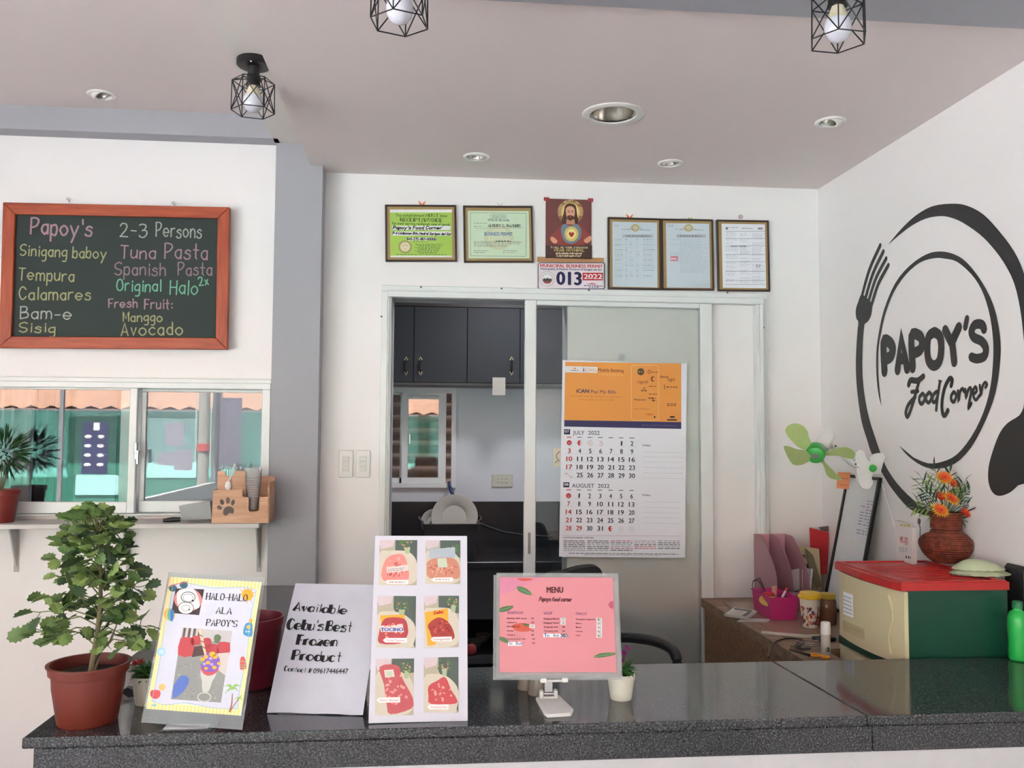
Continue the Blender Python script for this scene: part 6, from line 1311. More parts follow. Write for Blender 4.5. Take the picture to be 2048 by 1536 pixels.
# green bottle at the right
p = az(2031, 1338, CT); c = V3((at(2033, 1330, 2.33).x, 2.32, CT))
gb = thing('soap_bottle', 'bright green plastic bottle at the right edge of the counter', 'bottle', c)
MB().lathe([(.021, 0), (.025, .004), (.026, .02), (.0245, .05), (.0265, .09), (.026, .118), (.020, .132), (.012, .138), (.012, .142)], c, 28).build('bottle_body', mat('bright_green_plastic', (40, 190, 84), .3), gb, True)
MB().lathe([(.0135, .1425), (.0135, .160), (.011, .163)], c, 20).build('cap', mat('green_cap', (30, 120, 70), .35), gb, True)
# ------------------------------------------------------------------ office chair
ch = thing('office_chair', 'black office chair behind the counter, in front of the sliding door', 'chair', (.62, 2.95, 0))
bkc = [at(x, y, 2.98) for x, y in ((1085, 1165), (1130, 1145), (1160, 1136), (1195, 1134), (1206, 1150), (1214, 1190), (1216, 1290), (1080, 1300))]
q = MB(); q.prism(smooth_closed([tuple(p) for p in bkc], 3), (0, .06, 0)); o = q.build('backrest', mat('black_mesh_fabric', (24, 24, 26), .8), ch); fixn(o); m_ = o.modifiers.new('b', 'BEVEL'); m_.width = .012; m_.segments = 3; m_.limit_method = 'ANGLE'
cxx = (bkc[0].x+bkc[4].x)/2
MB().box(cxx-.22, cxx+.22, 2.52, 2.97, .44, .50, .025).build('seat', mat('black_mesh_fabric', (24, 24, 26), .8), ch)
ap = [at(x, y, Y) for x, y, Y in ((1216, 1276, 2.93), (1255, 1275, 2.88), (1300, 1280, 2.8), (1335, 1292, 2.74), (1352, 1312, 2.70), (1353, 1345, 2.69), (1345, 1400, 2.68))]
ap = [V3(a) for a in smooth_open([tuple(a) for a in ap], 4)]; ap.append(V3((cxx+.23, 2.7, .47)))
MB().tube(ap, .017, 12).build('armrest', BLACK, ch, True)
MB().tube([V3((2*cxx-a.x, a.y, a.z)) for a in ap], .017, 12).build('armrest', BLACK, ch, True)
MB().tube([(cxx, 2.75, .44), (cxx, 2.75, .10)], .028, 12).build('gas_column', CHROME, ch, True)
for k in range(5):
    a = k*2*pi/5; o = MB().tube([(cxx, 2.75, .10), (cxx+.26*cos(a), 2.75+.26*sin(a), .07)], [.022, .014], 8).build('base_leg', BLACK, ch, True)
    MB().lathe([(.012, -.012), (.028, -.012), (.028, .012), (.012, .012)], (cxx+.26*cos(a), 2.75+.26*sin(a), .031), 14, axis=Matrix.Rotation(rad(90), 3, 'X')).build('caster', BLACK, o, True)

# ------------------------------------------------------------------ kitchen things
YCB = 5.05
cb_ = thing('wall_cabinet', 'dark slate kitchen wall cabinet with curved pull handles', 'cabinet', (at(960, 768, YCB).x, YCB, at(960, 768, YCB).z))
zb0 = at(960, 766, YCB).z; SL = mat('dark_slate_laminate', (22, 26, 33), .6, var=.08, scale=4)
cx0, cx1 = at(700, 700, YCB).x, at(1210, 700, YCB).x
MB().box(cx0, cx1, YCB+.02, KY-.002, zb0, 2.6).build('carcass', mat('dark_cabinet_body', (40, 42, 48), .5), cb_)
MB().box(cx0, cx1, YCB+.018, KY-.002, zb0-.012, zb0-.0005).build('bottom_panel', mat('grey_edge_band', (120, 118, 116), .5), cb_)
ed = [at(x, 700, YCB).x for x in (720, 827.5, 934.5, 1040, 1146, 1210)]; ztop_ = at(930, 615, YCB).z
MB().box(cx0, cx1, YCB+.004, YCB+.0195, ztop_+.004, 2.6).build('shadow_panel', mat('shadow_dark', (30, 20, 20), .5), cb_)  # dark panel stands in for the shadow above the cabinet doors
for k in range(5):
    d_ = MB().box(ed[k]+.0015, ed[k+1]-.0015, YCB, YCB+.018, zb0+.001, ztop_, .0015).build('cabinet_door', SL, cb_)
    hx = {0: 812, 1: 841, 2: 1023, 3: 1060, 4: 1200}[k]; a, b = at(hx, 750, YCB), at(hx, 714, YCB)
    q = MB(); q.tube([(a.x, YCB-.004, a.z+.012), (a.x, YCB-.022, a.z+.03), (a.x, YCB-.022, b.z-.03), (a.x, YCB-.004, b.z-.012)], [.004, .006, .006, .004], 8); hnd = q.build('handle', BLACKM, d_, True)
    for z, s2 in ((a.z, 1), (b.z, -1)):
        q = MB(); q.prism([(a.x, YCB-.001, z-.004*s2), (a.x-.013, YCB-.001, z+.016*s2), (a.x-.004, YCB-.001, z+.022*s2), (a.x+.004, YCB-.001, z+.022*s2), (a.x+.013, YCB-.001, z+.016*s2)], (0, -.003, 0))
        fixn(q.build('handle_plate', mat('worn_brass', (140, 132, 106), .4, metal=.7), hnd))
a, b = at(985, 790, YCB-.01), at(1011, 755, YCB-.01)
tag(MB().box(a.x, b.x, YCB-.006, YCB-.004, a.z, b.z).build('paper_note', mat('taupe_paper', (176, 170, 160), .8)), 'beige paper note hanging from the dark kitchen cabinet', 'note')
kc = thing('kitchen_counter', 'black kitchen counter below the small window', 'counter', (.3, 4.85, 0))
KD = mat('black_kitchen_stone', (28, 28, 31), .3)
MB().box(kx0+.002, kx1-.002, 4.80, KY-.01, .865, .90, .004).build('countertop', KD, kc)
q = MB(); q.box(kx0+.002, kx1-.002, 4.86, 4.88, .58, .864); q.box(kx0+.002, kx1-.002, 5.30, KY-.011, 0, .864); q.box(kx0+.002, kx1-.002, 4.84, 5.3, .345, .375); q.box(kx0+.002, kx1-.002, 4.84, 5.3, .0, .08)
for x in (-.5, .5, 1.1): q.box(x-.02, x+.02, 4.85, 5.3, .08, .864)
q.build('cabinet_body', mat('dark_grey_cabinet', (52, 50, 52), .6), kc)
for px, py, r_ in ((951, 1262, .045), (967, 1256, .05)):
    p = at(px, 1275, 5.0); c = (at(px, 1275, 5.08+(r_-.045)*26).x, 5.08+(r_-.045)*26, .376)
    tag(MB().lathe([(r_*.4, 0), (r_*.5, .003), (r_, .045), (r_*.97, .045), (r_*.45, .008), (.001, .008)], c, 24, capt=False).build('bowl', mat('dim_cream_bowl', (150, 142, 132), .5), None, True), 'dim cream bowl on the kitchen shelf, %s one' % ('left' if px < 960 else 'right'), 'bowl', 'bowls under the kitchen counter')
p = at(942, 1300, 4.9)
tag(MB().ball((p.x, 4.9, .409), .032, 18, 1, .4, 1).build('red_round_lid', mat('dull_red_plastic', (150, 48, 50), .5), None, True), 'dull red round lid glimpsed beside the product board', 'lid')  # flattened ball for the red lid
bsn = thing('dish_basin', 'black plastic dish basin on the kitchen counter', 'basin', (at(893, 1100, 4.95).x, 4.95, .90))
xa, xb = at(846, 1060, 4.85).x, at(956, 1060, 4.85).x; zr = at(890, 1047, 4.85).z; ya, yb = 4.83, 5.12
DB_ = mat('black_basin_plastic', (34, 33, 38), .45)
q = MB()
rings = []
def rr_(x0, x1, y0, y1, z): return [(x0, y0, z), (x1, y0, z), (x1, y1, z), (x0, y1, z)]
L_ = [rr_(xa+.02, xb-.02, ya+.02, yb-.02, .901), rr_(xa, xb, ya, yb, zr-.006), rr_(xa-.012, xb+.012, ya-.01, yb+.01, zr-.005), rr_(xa-.012, xb+.012, ya-.01, yb+.01, zr), rr_(xa+.003, xb-.003, ya+.003, yb-.003, zr), rr_(xa+.022, xb-.022, ya+.022, yb-.022, .906)]
q.add([v for l in L_ for v in l], [[i*4+k, i*4+(k+1) % 4, (i+1)*4+(k+1) % 4, (i+1)*4+k] for i in range(5) for k in range(4)]+[[3, 2, 1, 0], [20, 21, 22, 23]]); q.build('basin', DB_, bsn)
for sx, x in ((-1, xa), (1, xb)):
    q = MB(); q.tube([(x, ya+.08, zr-.004), (x+sx*.022, ya+.09, zr+.020), (x+sx*.022, ya+.20, zr+.020), (x, ya+.21, zr-.004)], .006, 8); q.build('handle', DB_, bsn, True)
GP = mat('pale_grey_plate', (178, 174, 166), .4)
for k, (px, r_, y, tl) in enumerate(((908, .128, 4.92, .12), (912, .122, 4.955, .2), (905, .118, 4.99, .1), (868, .075, 5.02, .3))):
    x = at(px, 1060, y).x; zc_ = zr+(.026 if k < 3 else -.01)-.02*(k == 2); M_ = Matrix.Rotation(rad(80)-tl*.5, 3, 'X')
    tag(MB().lathe([(.001, -.006), (r_*.55, -.006), (r_*.62, 0), (r_*.98, .010), (r_, .012), (r_*.99, .015), (r_*.60, .005), (r_*.53, -.002), (.001, -.002)], (x, y, zc_), 40, axis=M_, capb=False, capt=False).build('dinner_plate', GP, None, True),
        ('grey dinner plate standing in the black basin, frontmost', 'grey dinner plate standing in the black basin, second', 'grey dinner plate standing in the black basin, third', 'small grey saucer at the left in the black basin')[k], 'plate', 'plates in the dish basin')
a = [at(x, y, Y) for x, y, Y in ((898, 966, 5.38), (901, 978, 5.30), (908, 995, 5.28), (913, 1010, 5.25), (920, 1040, 5.22))]
tag(MB().tube([V3(p) for p in smooth_open([tuple(p) for p in a], 4)], .011, 10).build('water_hose', mat('blue_hose', (38, 50, 98), .4), None, True), 'blue hose coming in at the corner of the kitchen window', 'hose')
a = [at(x, y, 5.0) for x, y in ((955, 1048), (980, 1058), (1010, 1068), (1050, 1074), (1110, 1078))]
tag(MB().tube([V3((p.x, 5.1, max(p.z, .908))) for p in a], .007, 8).build('power_cable', mat('black_cable', (20, 22, 24), .4), None, True), 'black cable lying across the dark kitchen counter', 'cable')

# ------------------------------------------------------------------ desk corner
DT = EYE-.70
uz = EYE-.412; uy0 = 2.372; ux0 = at(1809, 1170, uy0).x; uz = at(1809, 1163, uy0).z; ux1 = at(2014, 1165, uy0).x; uy1 = uy0+.40
dsk = thing('wooden_desk', 'worn brown wooden desk along the right wall behind the counter', 'desk', (1.46, 3.2, 0))
xd0 = 1.175
pts = [(xd0, 2.52), (ux0-.04, 2.52), (ux0-.04, uy1+.03), (XR-.004, uy1+.03), (XR-.004, 3.70), (xd0, 3.70)]
fixn(MB().prism([(x, y, DT-.035) for x, y in pts], (0, 0, .035)).build('desktop', DESKW, dsk))
q = MB(); q.box(xd0+.012, xd0+.03, 2.56, 3.69, 0, DT-.036); q.build('side_panel', DESKS, dsk); MB().box(xd0+.031, XR-.01, 3.66, 3.69, .1, DT-.036).build('back_panel', DESKS, dsk)
MB().box(xd0+.031, ux0-.045, 2.56, 2.58, 0, DT-.036).build('end_panel', DESKS, dsk)
MB().box(xd0+.06, 1.62, 2.93, 3.6, DT+.0004, DT+.0014).build('glass_sheet', mat('scuffed_desk_cover', (160, 134, 112), .25), dsk)
def dp(px, py): return az(px, py, DT+.0015)
# drawer unit
du = thing('drawer_unit', 'plastic drawer cabinet with red top, green sides and cream drawers', 'drawer unit', (1.445, 2.65, 0))
GRP = mat('dark_green_plastic', (10, 72, 54), .38, var=.05); CRP = mat('cream_drawer_plastic', (222, 210, 172), .35, var=.03); REDP = mat('red_plastic_top', (190, 44, 42), .3, var=.05)
ft_ = MB(); q = MB(); z_ = .05; dh = .205; gp = .03
q.box(ux0+.012, ux1, uy0, uy0+.006, .03, uz-.024); q.box(ux0+.012, ux1, uy1-.006, uy1, .03, uz-.024); q.box(ux1-.006, ux1, uy0+.006, uy1-.006, .03, uz-.024); q.build('side_panels', GRP, du)
nd = 5; zt_ = uz-.03
for k in range(nd):
    z1 = zt_-k*(dh+gp); z0 = z1-dh
    if z0 < .03: z0 = .04
    if z1 < .1: break
    d_ = thing('drawer', None, None) if False else None
    q = MB(); n = 12; vs = []
    for i in range(n+1):
        t_ = i/n; y = uy0+.004+(uy1-uy0-.008)*t_; bx = ux0-.022*sin(pi*t_)**.8 if True else ux0
        vs += [(bx, y, z0), (bx, y, z1)]
    q.add(vs+[(ux0+.012, v[1], v[2]) for v in vs], [[2*i, 2*i+1, 2*i+3, 2*i+2] for i in range(n)]+[[2*(n+1)+2*i, 2*(n+1)+2*i+2, 2*(n+1)+2*i+3, 2*(n+1)+2*i+1] for i in range(n)]+[[2*i, 2*i+2, 2*(n+1)+2*i+2, 2*(n+1)+2*i] for i in range(n)]+[[2*i+1, 2*(n+1)+2*i+1, 2*(n+1)+2*i+3, 2*i+3] for i in range(n)]+[[0, 2*(n+1), 2*(n+1)+1, 1], [2*n, 2*n+1, 4*n+3, 4*n+2]])
    o = q.build('drawer', CRP, du, True); fixn(o)
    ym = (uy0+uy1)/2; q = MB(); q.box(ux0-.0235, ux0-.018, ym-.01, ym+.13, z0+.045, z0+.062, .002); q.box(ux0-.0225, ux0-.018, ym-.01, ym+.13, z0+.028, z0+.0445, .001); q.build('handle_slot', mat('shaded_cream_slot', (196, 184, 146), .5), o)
    rdg = [(ux0-.013+.001*cos(i), uy0+.055+.012*sin(i*.9), z0+.02+(dh-.04)*i/8) for i in range(9)]; MB().tube([V3(p) for p in smooth_open(rdg, 3)], .003, 6).build('moulded_ridge', CRP, o, True)
    if k < nd-1: MB().box(ux0-.004, ux0+.012, uy0+.002, uy1-.002, z0-gp+.002, z0-.002, .002).build('rail', GRP, du)
q = MB(); q.hull([(x, y, z) for x, y in ((ux0-.024, uy0+.03), (ux0-.012, uy0-.004), (ux1+.004, uy0-.004), (ux1+.004, uy1+.004), (ux0-.01, uy1+.004), (ux0-.028, uy0+.2)) for z in (uz-.026, uz-.004)]); q.build('top', REDP, du)
q = MB()
for a, b, c_, d in ((ux0-.008, ux0+.012, uy0+.012, uy1-.012), (ux1-.016, ux1, uy0+.012, uy1-.012), (ux0-.008, ux1, uy0, uy0+.014), (ux0-.008, ux1, uy1-.014, uy1)): q.box(a, b, c_, d, uz-.005, uz, .0015)
q.build('top_rim', REDP, du)
q = MB()
for k in range(9): q.box(ux0+.04, ux1-.05, uy0+.05+k*.03, uy0+.056+k*.03, uz-.0045, uz-.0025, .0005)
q = q.build('top_ribs', REDP, du); q['kind'] = 'stuff'
ls = Sheet((ux0-.0225, uy1-.1, uz-.13), (0, -1, 0), (0, 0, 1)); MB().box(ux0-.0215, ux0-.0195, uy1-.135, uy1-.075, uz-.155, uz-.085).build('paper_label', PAPER, du)
ls = Sheet((ux0-.022, uy1-.075, uz-.155), (0, -1, 0), (0, 0, 1), .0003)
for r in range(5):
    for c_ in range(5): ls.polyuv([(.004+c_*.011, .008+r*.012), (.012+c_*.011, .008+r*.012), (.012+c_*.011, .0105+r*.012), (.004+c_*.011, .0105+r*.012)], GREYI, 1)
ls.build('label_print', du)
# basket vase with flowers
vc = V3((at(1893, 1110, 2.73).x, 2.73, uz-.002)); bv = thing('basket_vase', 'rattan basket vase with a wide belly on the red drawer top', 'vase', vc)
RAT = frozen_wood('woven_rattan', (156, 78, 56), (96, 44, 34), 60, .5, stretch=(1, 1, 1))
prof = [(.034, 0), (.052, .012), (.068, .030), (.077, .048), (.080, .062), (.076, .076), (.062, .088), (.048, .094), (.044, .102), (.044, .130), (.045, .158), (.046, .164)]
ps2 = smooth_open(prof, 5)
MB().lathe(ps2+[(.040, .164), (.038, .10), (.001, .05)], vc, 40, capt=False).build('vase_liner', mat('dark_rattan_core', (74, 34, 28), .8), bv, True)
acc = 0; last = ps2[0]; cnt = 0
q = MB()
for i in range(1, len(ps2)):
    seg = math.hypot(ps2[i][0]-last[0], ps2[i][1]-last[1]); acc += seg
    if acc >= .0052:
        acc = 0; cnt += 1; r_, z = ps2[i]; n = 64; c_ = []
        for k in range(n+1): a = 2*pi*k/n; w2 = .0011*sin(a*26+cnt*2.1); c_.append(vc+V3(((r_+.0012+w2)*cos(a), (r_+.0012+w2)*sin(a), z)))
        q.tube(c_, .0027, 6, caps=False)
    last = ps2[i]
o = q.build('woven_coil', RAT, bv, True); o['kind'] = 'stuff'
fl = thing('artificial_flowers', 'bunch of orange artificial flowers with green fronds in the basket vase', 'flowers', vc+V3((0, 0, .164)))
R3 = random.Random(21); blooms = [((1888, 956), .0), ((1908, 968), .01), ((1902, 998), -.03), ((1880, 1021), -.045), ((1932, 1026), -.02), ((1880, 992), .0)]
OPET = mat('orange_petal', (240, 110, 40), .6); RPET = mat('red_petal', (220, 60, 36), .6); YPET = mat('yellow_petal_tip', (240, 190, 60), .6)
for k, ((px, py), dy_) in enumerate(blooms):
    o_ = at(px, py, vc.y+dy_-.02); q = MB(); big = k in (0, 2, 3); R_ = .034 if big else .024
    face = V3((R3.uniform(-.2, .2), -.75, .65)).normalized(); s1_ = face.cross(V3((0, 0, 1))).normalized(); s2_v = face.cross(s1_)
    for ringi, (nn, rr2, up_, m_) in enumerate(((22, 1.0, .12, YPET if big else RPET), (20, .82, .35, OPET if big else RPET), (16, .6, .62, OPET if big else OPET), (12, .36, .8, RPET))):
        q.use(m_)
        for j in range(nn):
            a = 2*pi*j/nn+ringi*.3; d = (s1_*cos(a)+s2_v*sin(a)+face*up_).normalized(); sd_ = d.cross(face).normalized()*R_*.075; tp_ = o_+d*R_*rr2*R3.uniform(.85, 1.05)
            q.add([o_-sd_*.6, o_+sd_*.6, (o_+tp_)/2+sd_*1.3, tp_, (o_+tp_)/2-sd_*1.3, (o_+tp_)/2+face*.001], [(0, 1, 2, 5), (2, 3, 5), (3, 4, 5), (4, 0, 5), (0, 4, 3, 2, 1)])
    q.build('flower', None, fl)
stq = MB(); base_ = vc+V3((0, 0, .15))
for (px, py), dy_ in blooms: stq.tube([base_, at(px, py, vc.y+dy_-.018)], .0016, 5)
fr_l = leafmesh('frond_leaf', [(0, 0), (.3, .09), (.7, .07), (1, 0), (.7, -.07), (.3, -.09)], .2, .4); fr_l.materials.append(mat('deep_frond_green', (52, 92, 60), .5, rgb2=(34, 66, 46)))
fr_y = leafmesh('frond_leaf_light', [(0, 0), (.3, .09), (.7, .07), (1, 0), (.7, -.07), (.3, -.09)], .2, .4); fr_y.materials.append(mat('yellow_green_frond', (150, 176, 84), .5, rgb2=(110, 142, 66)))
for k, (px, py, m_) in enumerate(((1870, 938, 0), (1842, 955, 0), (1838, 968, 1), (1848, 985, 0), (1828, 1002, 0), (1830, 1016, 1), (1852, 1012, 0), (1862, 962, 1), (1928, 965, 0), (1942, 980, 0), (1950, 990, 1), (1945, 1008, 0), (1956, 1018, 1), (1950, 1022, 0), (1900, 945, 0), (1920, 985, 1), (1866, 1030, 1), (1924, 1040, 0))):
    tp_ = at(px, py, vc.y+R3.uniform(-.05, .03)); stq.tube([base_, (base_+tp_)/2+V3((0, 0, .01)), tp_], [.0014, .0012, .0007], 5)
    d0 = (tp_-base_); 
    for j in range(9):
        t_ = .45+.55*j/8; p_ = base_+d0*t_+V3((0, 0, .01*4*t_*(1-t_))); sgn = 1 if j % 2 else -1; dd = d0.normalized()*.8+V3((-d0.z, 0, d0.x)).normalized()*sgn*.75+V3((0, R3.uniform(-.3, .3), 0))
        if j == 8: dd = d0
        put_leaf('leaf', fr_y if m_ else fr_l, fl, p_, dd, R3.uniform(.032, .044), R3.uniform(-.6, .6))
stq.build('stem', mat('frond_stem', (60, 92, 56), .6), fl)
# pamphlet box
a = az(1790, 1107, uz); b = az(1820, 1130, uz)
bx = thing('card_box', 'small white upright card box with a red logo on the drawer top', 'box', (a.x, a.y, uz))
pA, pB = az(1791, 1118, uz-.003), az(1825, 1129, uz-.003); zt3 = at(1793, 1041, pA.y).z; ln = (pB-pA)
U_ = ln.normalized(); Nn = V3((U_.y, -U_.x, 0)); q = MB(); q.prism([pA, pB, V3((pB.x, pB.y, zt3-.012)), V3((pA.x+ln.x*.75, pA.y+ln.y*.75, zt3-.002)), V3((pA.x, pA.y, zt3))], V3((.022, .012, 0))); fixn(q.build('card_body', mat('off_white_card', (228, 220, 218), .6), bx))
sh = Sheet(pA, U_, (0, 0, 1), .0006)
def c6(x, y): return (1660+x/3.49, 920+y/3.49)
sh.text("PLUS", c6(494, 575), c6(545, 582), 5, REDI, .01, 1); sh.greek(c6(494, 462), c6(562, 470), 2.4, GOLDI, 1, rg_, 3, 6); sh.greek(c6(528, 592), c6(545, 592), 1, REDI, 1, rg_, 2, 4)
for k in range(4): sh.greek(c6(484, 612+k*9), c6(545, 618+k*9), .8, LGREY, 1, rg_, 2, 6)
sh.greek(c6(530, 684), c6(566, 690), 2, INK, 1, rg_, 2, 4); sh.build('print', bx)
a = at(1838, 1045, 2.80); q = MB(); q.tube([a+V3((.002, 0, -.07)), a+V3((.004, 0, -.02)), a], .002, 6); q.ball(a+V3((0, 0, .004)), .008, 10, .8, .4, 1.3); tag(q.build('cutlery', mat('dull_pewter', (126, 118, 112), .4, metal=.6), None, True), 'small pewter spoon standing behind the white card box', 'spoon')
# pale green shell dish
sc = az(1951, 1150, uz); sc = V3((sc.x+.004, sc.y+.012, uz+.0005)); tt = thing('leaf_dish', 'pair of pale green leaf-shaped dishes stacked upside down on the drawer top', 'dish', sc)
PG2 = mat('pale_green_ceramic', (196, 208, 172), .45)
for k, (oz, s_, rz) in enumerate(((0, 1.0, 0), (.014, .86, .3))):
    q = MB(); n = 48; vs = []; NR = 7
    for i in range(NR+1):
        f2 = i/NR
        for j in range(n):
            a = 2*pi*j/n; rad_ = (.088+.018*cos(a))*(1+.05*abs(sin(a*7)))*f2*s_; z = oz+(.030 if k else .024)*(1-f2**2.2)+.0022*abs(cos(a*9+f2*3))*f2
            vs.append((sc.x+rad_*cos(a+rz), sc.y+rad_*.62*sin(a+rz), sc.z+z))
    q.add(vs, [[i*n+j, (i+1)*n+j, (i+1)*n+(j+1) % n, i*n+(j+1) % n] for i in range(NR) for j in range(n)]+[[NR*n+j for j in range(n)]])
    q.build('dish_%s' % ('shell' if k else 'base'), PG2, tt, True)
# whiteboard leaning on the right wall
yb0, yb1 = 3.225, 3.525
B0 = V3((1.625, yb1-.035, DT+.002)); B1 = V3((1.625, yb0, DT+.002)); T0 = V3((XR-.008, yb1-.035, EYE-.162)); T1 = V3((XR-.008, yb0, EYE-.158))
wb = thing('whiteboard', 'small whiteboard in a black frame leaning against the right wall', 'whiteboard', B1)
Ux = (B1-B0).normalized(); Vx = (T0-B0); hb = Vx.length; Vx.normalize(); Nx = Ux.cross(Vx); wl = (B1-B0).length
if Nx.x > 0: Nx = -Nx
MB().obox(B0+Ux*.004+Vx*.004, Ux, Vx, Nx, wl-.008, hb-.008, -.004).build('board', mat('white_board_surface', (226, 232, 234), .25), wb)
for a0, b0_, c0, d0_ in ((0, 0, wl, .012), (0, hb-.012, wl, .012), (0, .012, .012, hb-.024), (wl-.012, .012, .012, hb-.024)):
    o = MB().obox(B0+Ux*a0+Vx*b0_-Nx*.005, Ux, Vx, Nx, c0, d0_, .012, 0).build('frame_piece', BLACK, wb); fixn(o)
a0, b0_ = .15, .30
q = MB().obox(B0+Ux*a0+Vx*b0_+Nx*.001, Ux, Vx, Nx, .10, .16, .001); pn_ = q.build('receipt', mat('thin_receipt_paper', (214, 216, 226), .7)); fixn(pn_); tag(pn_, 'long thin price list paper stuck on the small whiteboard', 'paper')
sh = Sheet(B0+Ux*a0+Vx*b0_+Nx*.0022, Ux, Vx, .0004)
if sh.N.dot(Nx) < 0: sh.N = -sh.N
for k in range(12): 
    for a1_, w1_ in ((.008, .03), (.05, .02), (.078, .014)):
        if R3.random() < .85: sh.mb.use(GREYI); z = .15-k*.0118; sh.mb.add([sh.P(a1_, z), sh.P(a1_+w1_, z), sh.P(a1_+w1_, z+.003), sh.P(a1_, z+.003)], [(0, 1, 2, 3)])
sh.mb.build('lettering', None, pn_)
# orange sticky note on the board's corner
oc = at(1690, 978, 3.42)
on = thing('sticky_note', 'orange sticky note on the top corner of the small whiteboard', 'note', oc)
pts = [at(x, y, 3.42) for x, y in ((1676, 944), (1701, 945), (1698, 979), (1673, 976))]
fixn(MB().prism(pts, (0, .0012, 0)).build('paper', mat('orange_sticky_paper', (246, 158, 110), .7), on))
sh = Sheet(pts[3], (1, 0, 0), (0, 0, 1), .0006); sh.greek((1679, 957), (1696, 958), 1.2, mat('brown_pen', (170, 90, 60)), 1, rg_, 2, 5); sh.greek((1679, 970), (1694, 971), 1.2, mat('brown_pen', (170, 90, 60)), 1, rg_, 2, 5); sh.build('lettering', on)
# ------------------------------------------------------------------ clip fan
fan = thing('clip_fan', 'small clip-on fan with four pale green blades on the whiteboard', 'fan', at(1750, 950, 3.17))
def f5(x, y, Y): return at(1540+x/7.314, 820+y/7.314, Y)
BLD = mat('pale_green_blade', (196, 216, 150), .35, rgb2=(176, 200, 124)); HUBG = mat('bright_green_hub', (66, 180, 84), .35)
for k, (pts, y0_, tx, tz) in enumerate((([(600, 490), (640, 540), (600, 470), (570, 400), (550, 310), (480, 230), (380, 195), (280, 220), (225, 290), (260, 380), (340, 470), (420, 540), (500, 585), (560, 560)], 3.02, .10, .1),
      ([(560, 620), (510, 590), (380, 570), (290, 535), (205, 530), (230, 620), (280, 720), (330, 790), (400, 812), (500, 790), (590, 735), (600, 680)], 2.98, .12, .25),
      ([(740, 615), (900, 590), (1000, 550), (1110, 545), (1200, 580), (1250, 640), (1230, 700), (1180, 715), (1080, 690), (980, 670), (860, 670), (740, 660)], 3.02, -.2, .3),
      ([(740, 740), (775, 790), (800, 850), (830, 950), (900, 1005), (990, 1020), (1075, 1030), (1020, 980), (940, 900), (870, 830), (810, 770), (770, 700)], 2.98, -.15, .3))):
    P_ = []
    for x, y in smooth_closed(pts[(2 if k == 0 else 0):], 3):
        Y = y0_+tx*(x-660)/1000+tz*(y-640)/1000; P_.append(f5(x, y, Y))
    o = MB().prism(P_, (0, .0022, 0)).build('blade', BLD, fan); fixn(o)
hc = f5(665, 645, 2.99); axd = V3((-.42, -.80, -.42)).normalized(); zax = V3((0, 0, 1)); rotq = zax.rotation_difference(axd).to_matrix()
MB().lathe([(.030, -.035), (.033, -.030), (.033, .002), (.030, .012), (.020, .017), (.001, .018)], hc, 32, axis=rotq).build('hub', HUBG, fan, True)
MB().lathe([(.012, .0185), (.001, .0195)], hc, 20, axis=rotq, capb=False).build('hub_label', mat('grey_hub_label', (130, 136, 124), .5), fan)
MB().lathe([(.022, -.07), (.026, -.066), (.028, -.03), (.028, .012), (.024, .016)], f5(765, 520, 3.06)+axd*.0, 28, axis=V3((0, 0, 1)).rotation_difference(V3((-.55, -.45, -.70)).normalized()).to_matrix()).build('motor_housing', WHITEP, fan, True)
MB().tube([f5(880, 520, 3.08), f5(980, 560, 3.11), f5(1080, 680, 3.14), f5(1200, 790, 3.165), f5(1300, 830, 3.175)], [.010, .011, .010, .011, .010], 12).build('arm', WHITEP, fan, True)
for x, y in ((945, 527), (1240, 790)): MB().ball(f5(x, y, 3.09 if x < 1000 else 3.155)+V3((0, -.008, 0)), .0035, 8).build('screw', BLACK, fan)
c1p = [(1250, 640), (1290, 590), (1340, 585), (1380, 615), (1400, 680), (1450, 750), (1560, 850), (1560, 900), (1510, 930), (1490, 1000), (1510, 1060), (1470, 1130), (1430, 1155), (1350, 1140), (1300, 1050), (1270, 900), (1250, 750)]
o = MB().prism(smooth_closed([tuple(f5(x, y, 3.165)) for x, y in c1p], 3), (0, .018, 0)).build('clip_jaw', WHITEP, fan); fixn(o); m_ = o.modifiers.new('b', 'BEVEL'); m_.width = .005; m_.segments = 3; m_.limit_method = 'ANGLE'
c2p = [(1455, 700), (1530, 645), (1600, 630), (1655, 632), (1685, 690), (1655, 780), (1612, 940), (1500, 930), (1470, 820)]
o = MB().prism([f5(x, y, 3.195) for x, y in c2p], (0, .012, 0)).build('clip_back_jaw', WHITEP, fan); fixn(o)
MB().lathe([(.0001, -.008), (.013, -.006), (.015, 0), (.0135, .004)], f5(1505, 852, 3.16), 20, axis=Matrix.Rotation(rad(-90), 3, 'X')).build('switch_knob', HUBG, fan, True)
q = MB().tube([V3(p) for p in smooth_open([tuple(at(x, y, Y)) for x, y, Y in ((1764, 968, 3.2), (1770, 990, 3.19), (1780, 1022, 3.16), (1790, 1060, 3.12), (1794, 1108, 3.05))], 3)], .0022, 6); q.build('power_cord', WHITEP, fan, True)
# ------------------------------------------------------------------ desk things
def px4(x, y): return (1420+x/4.654, 1020+y/4.654)
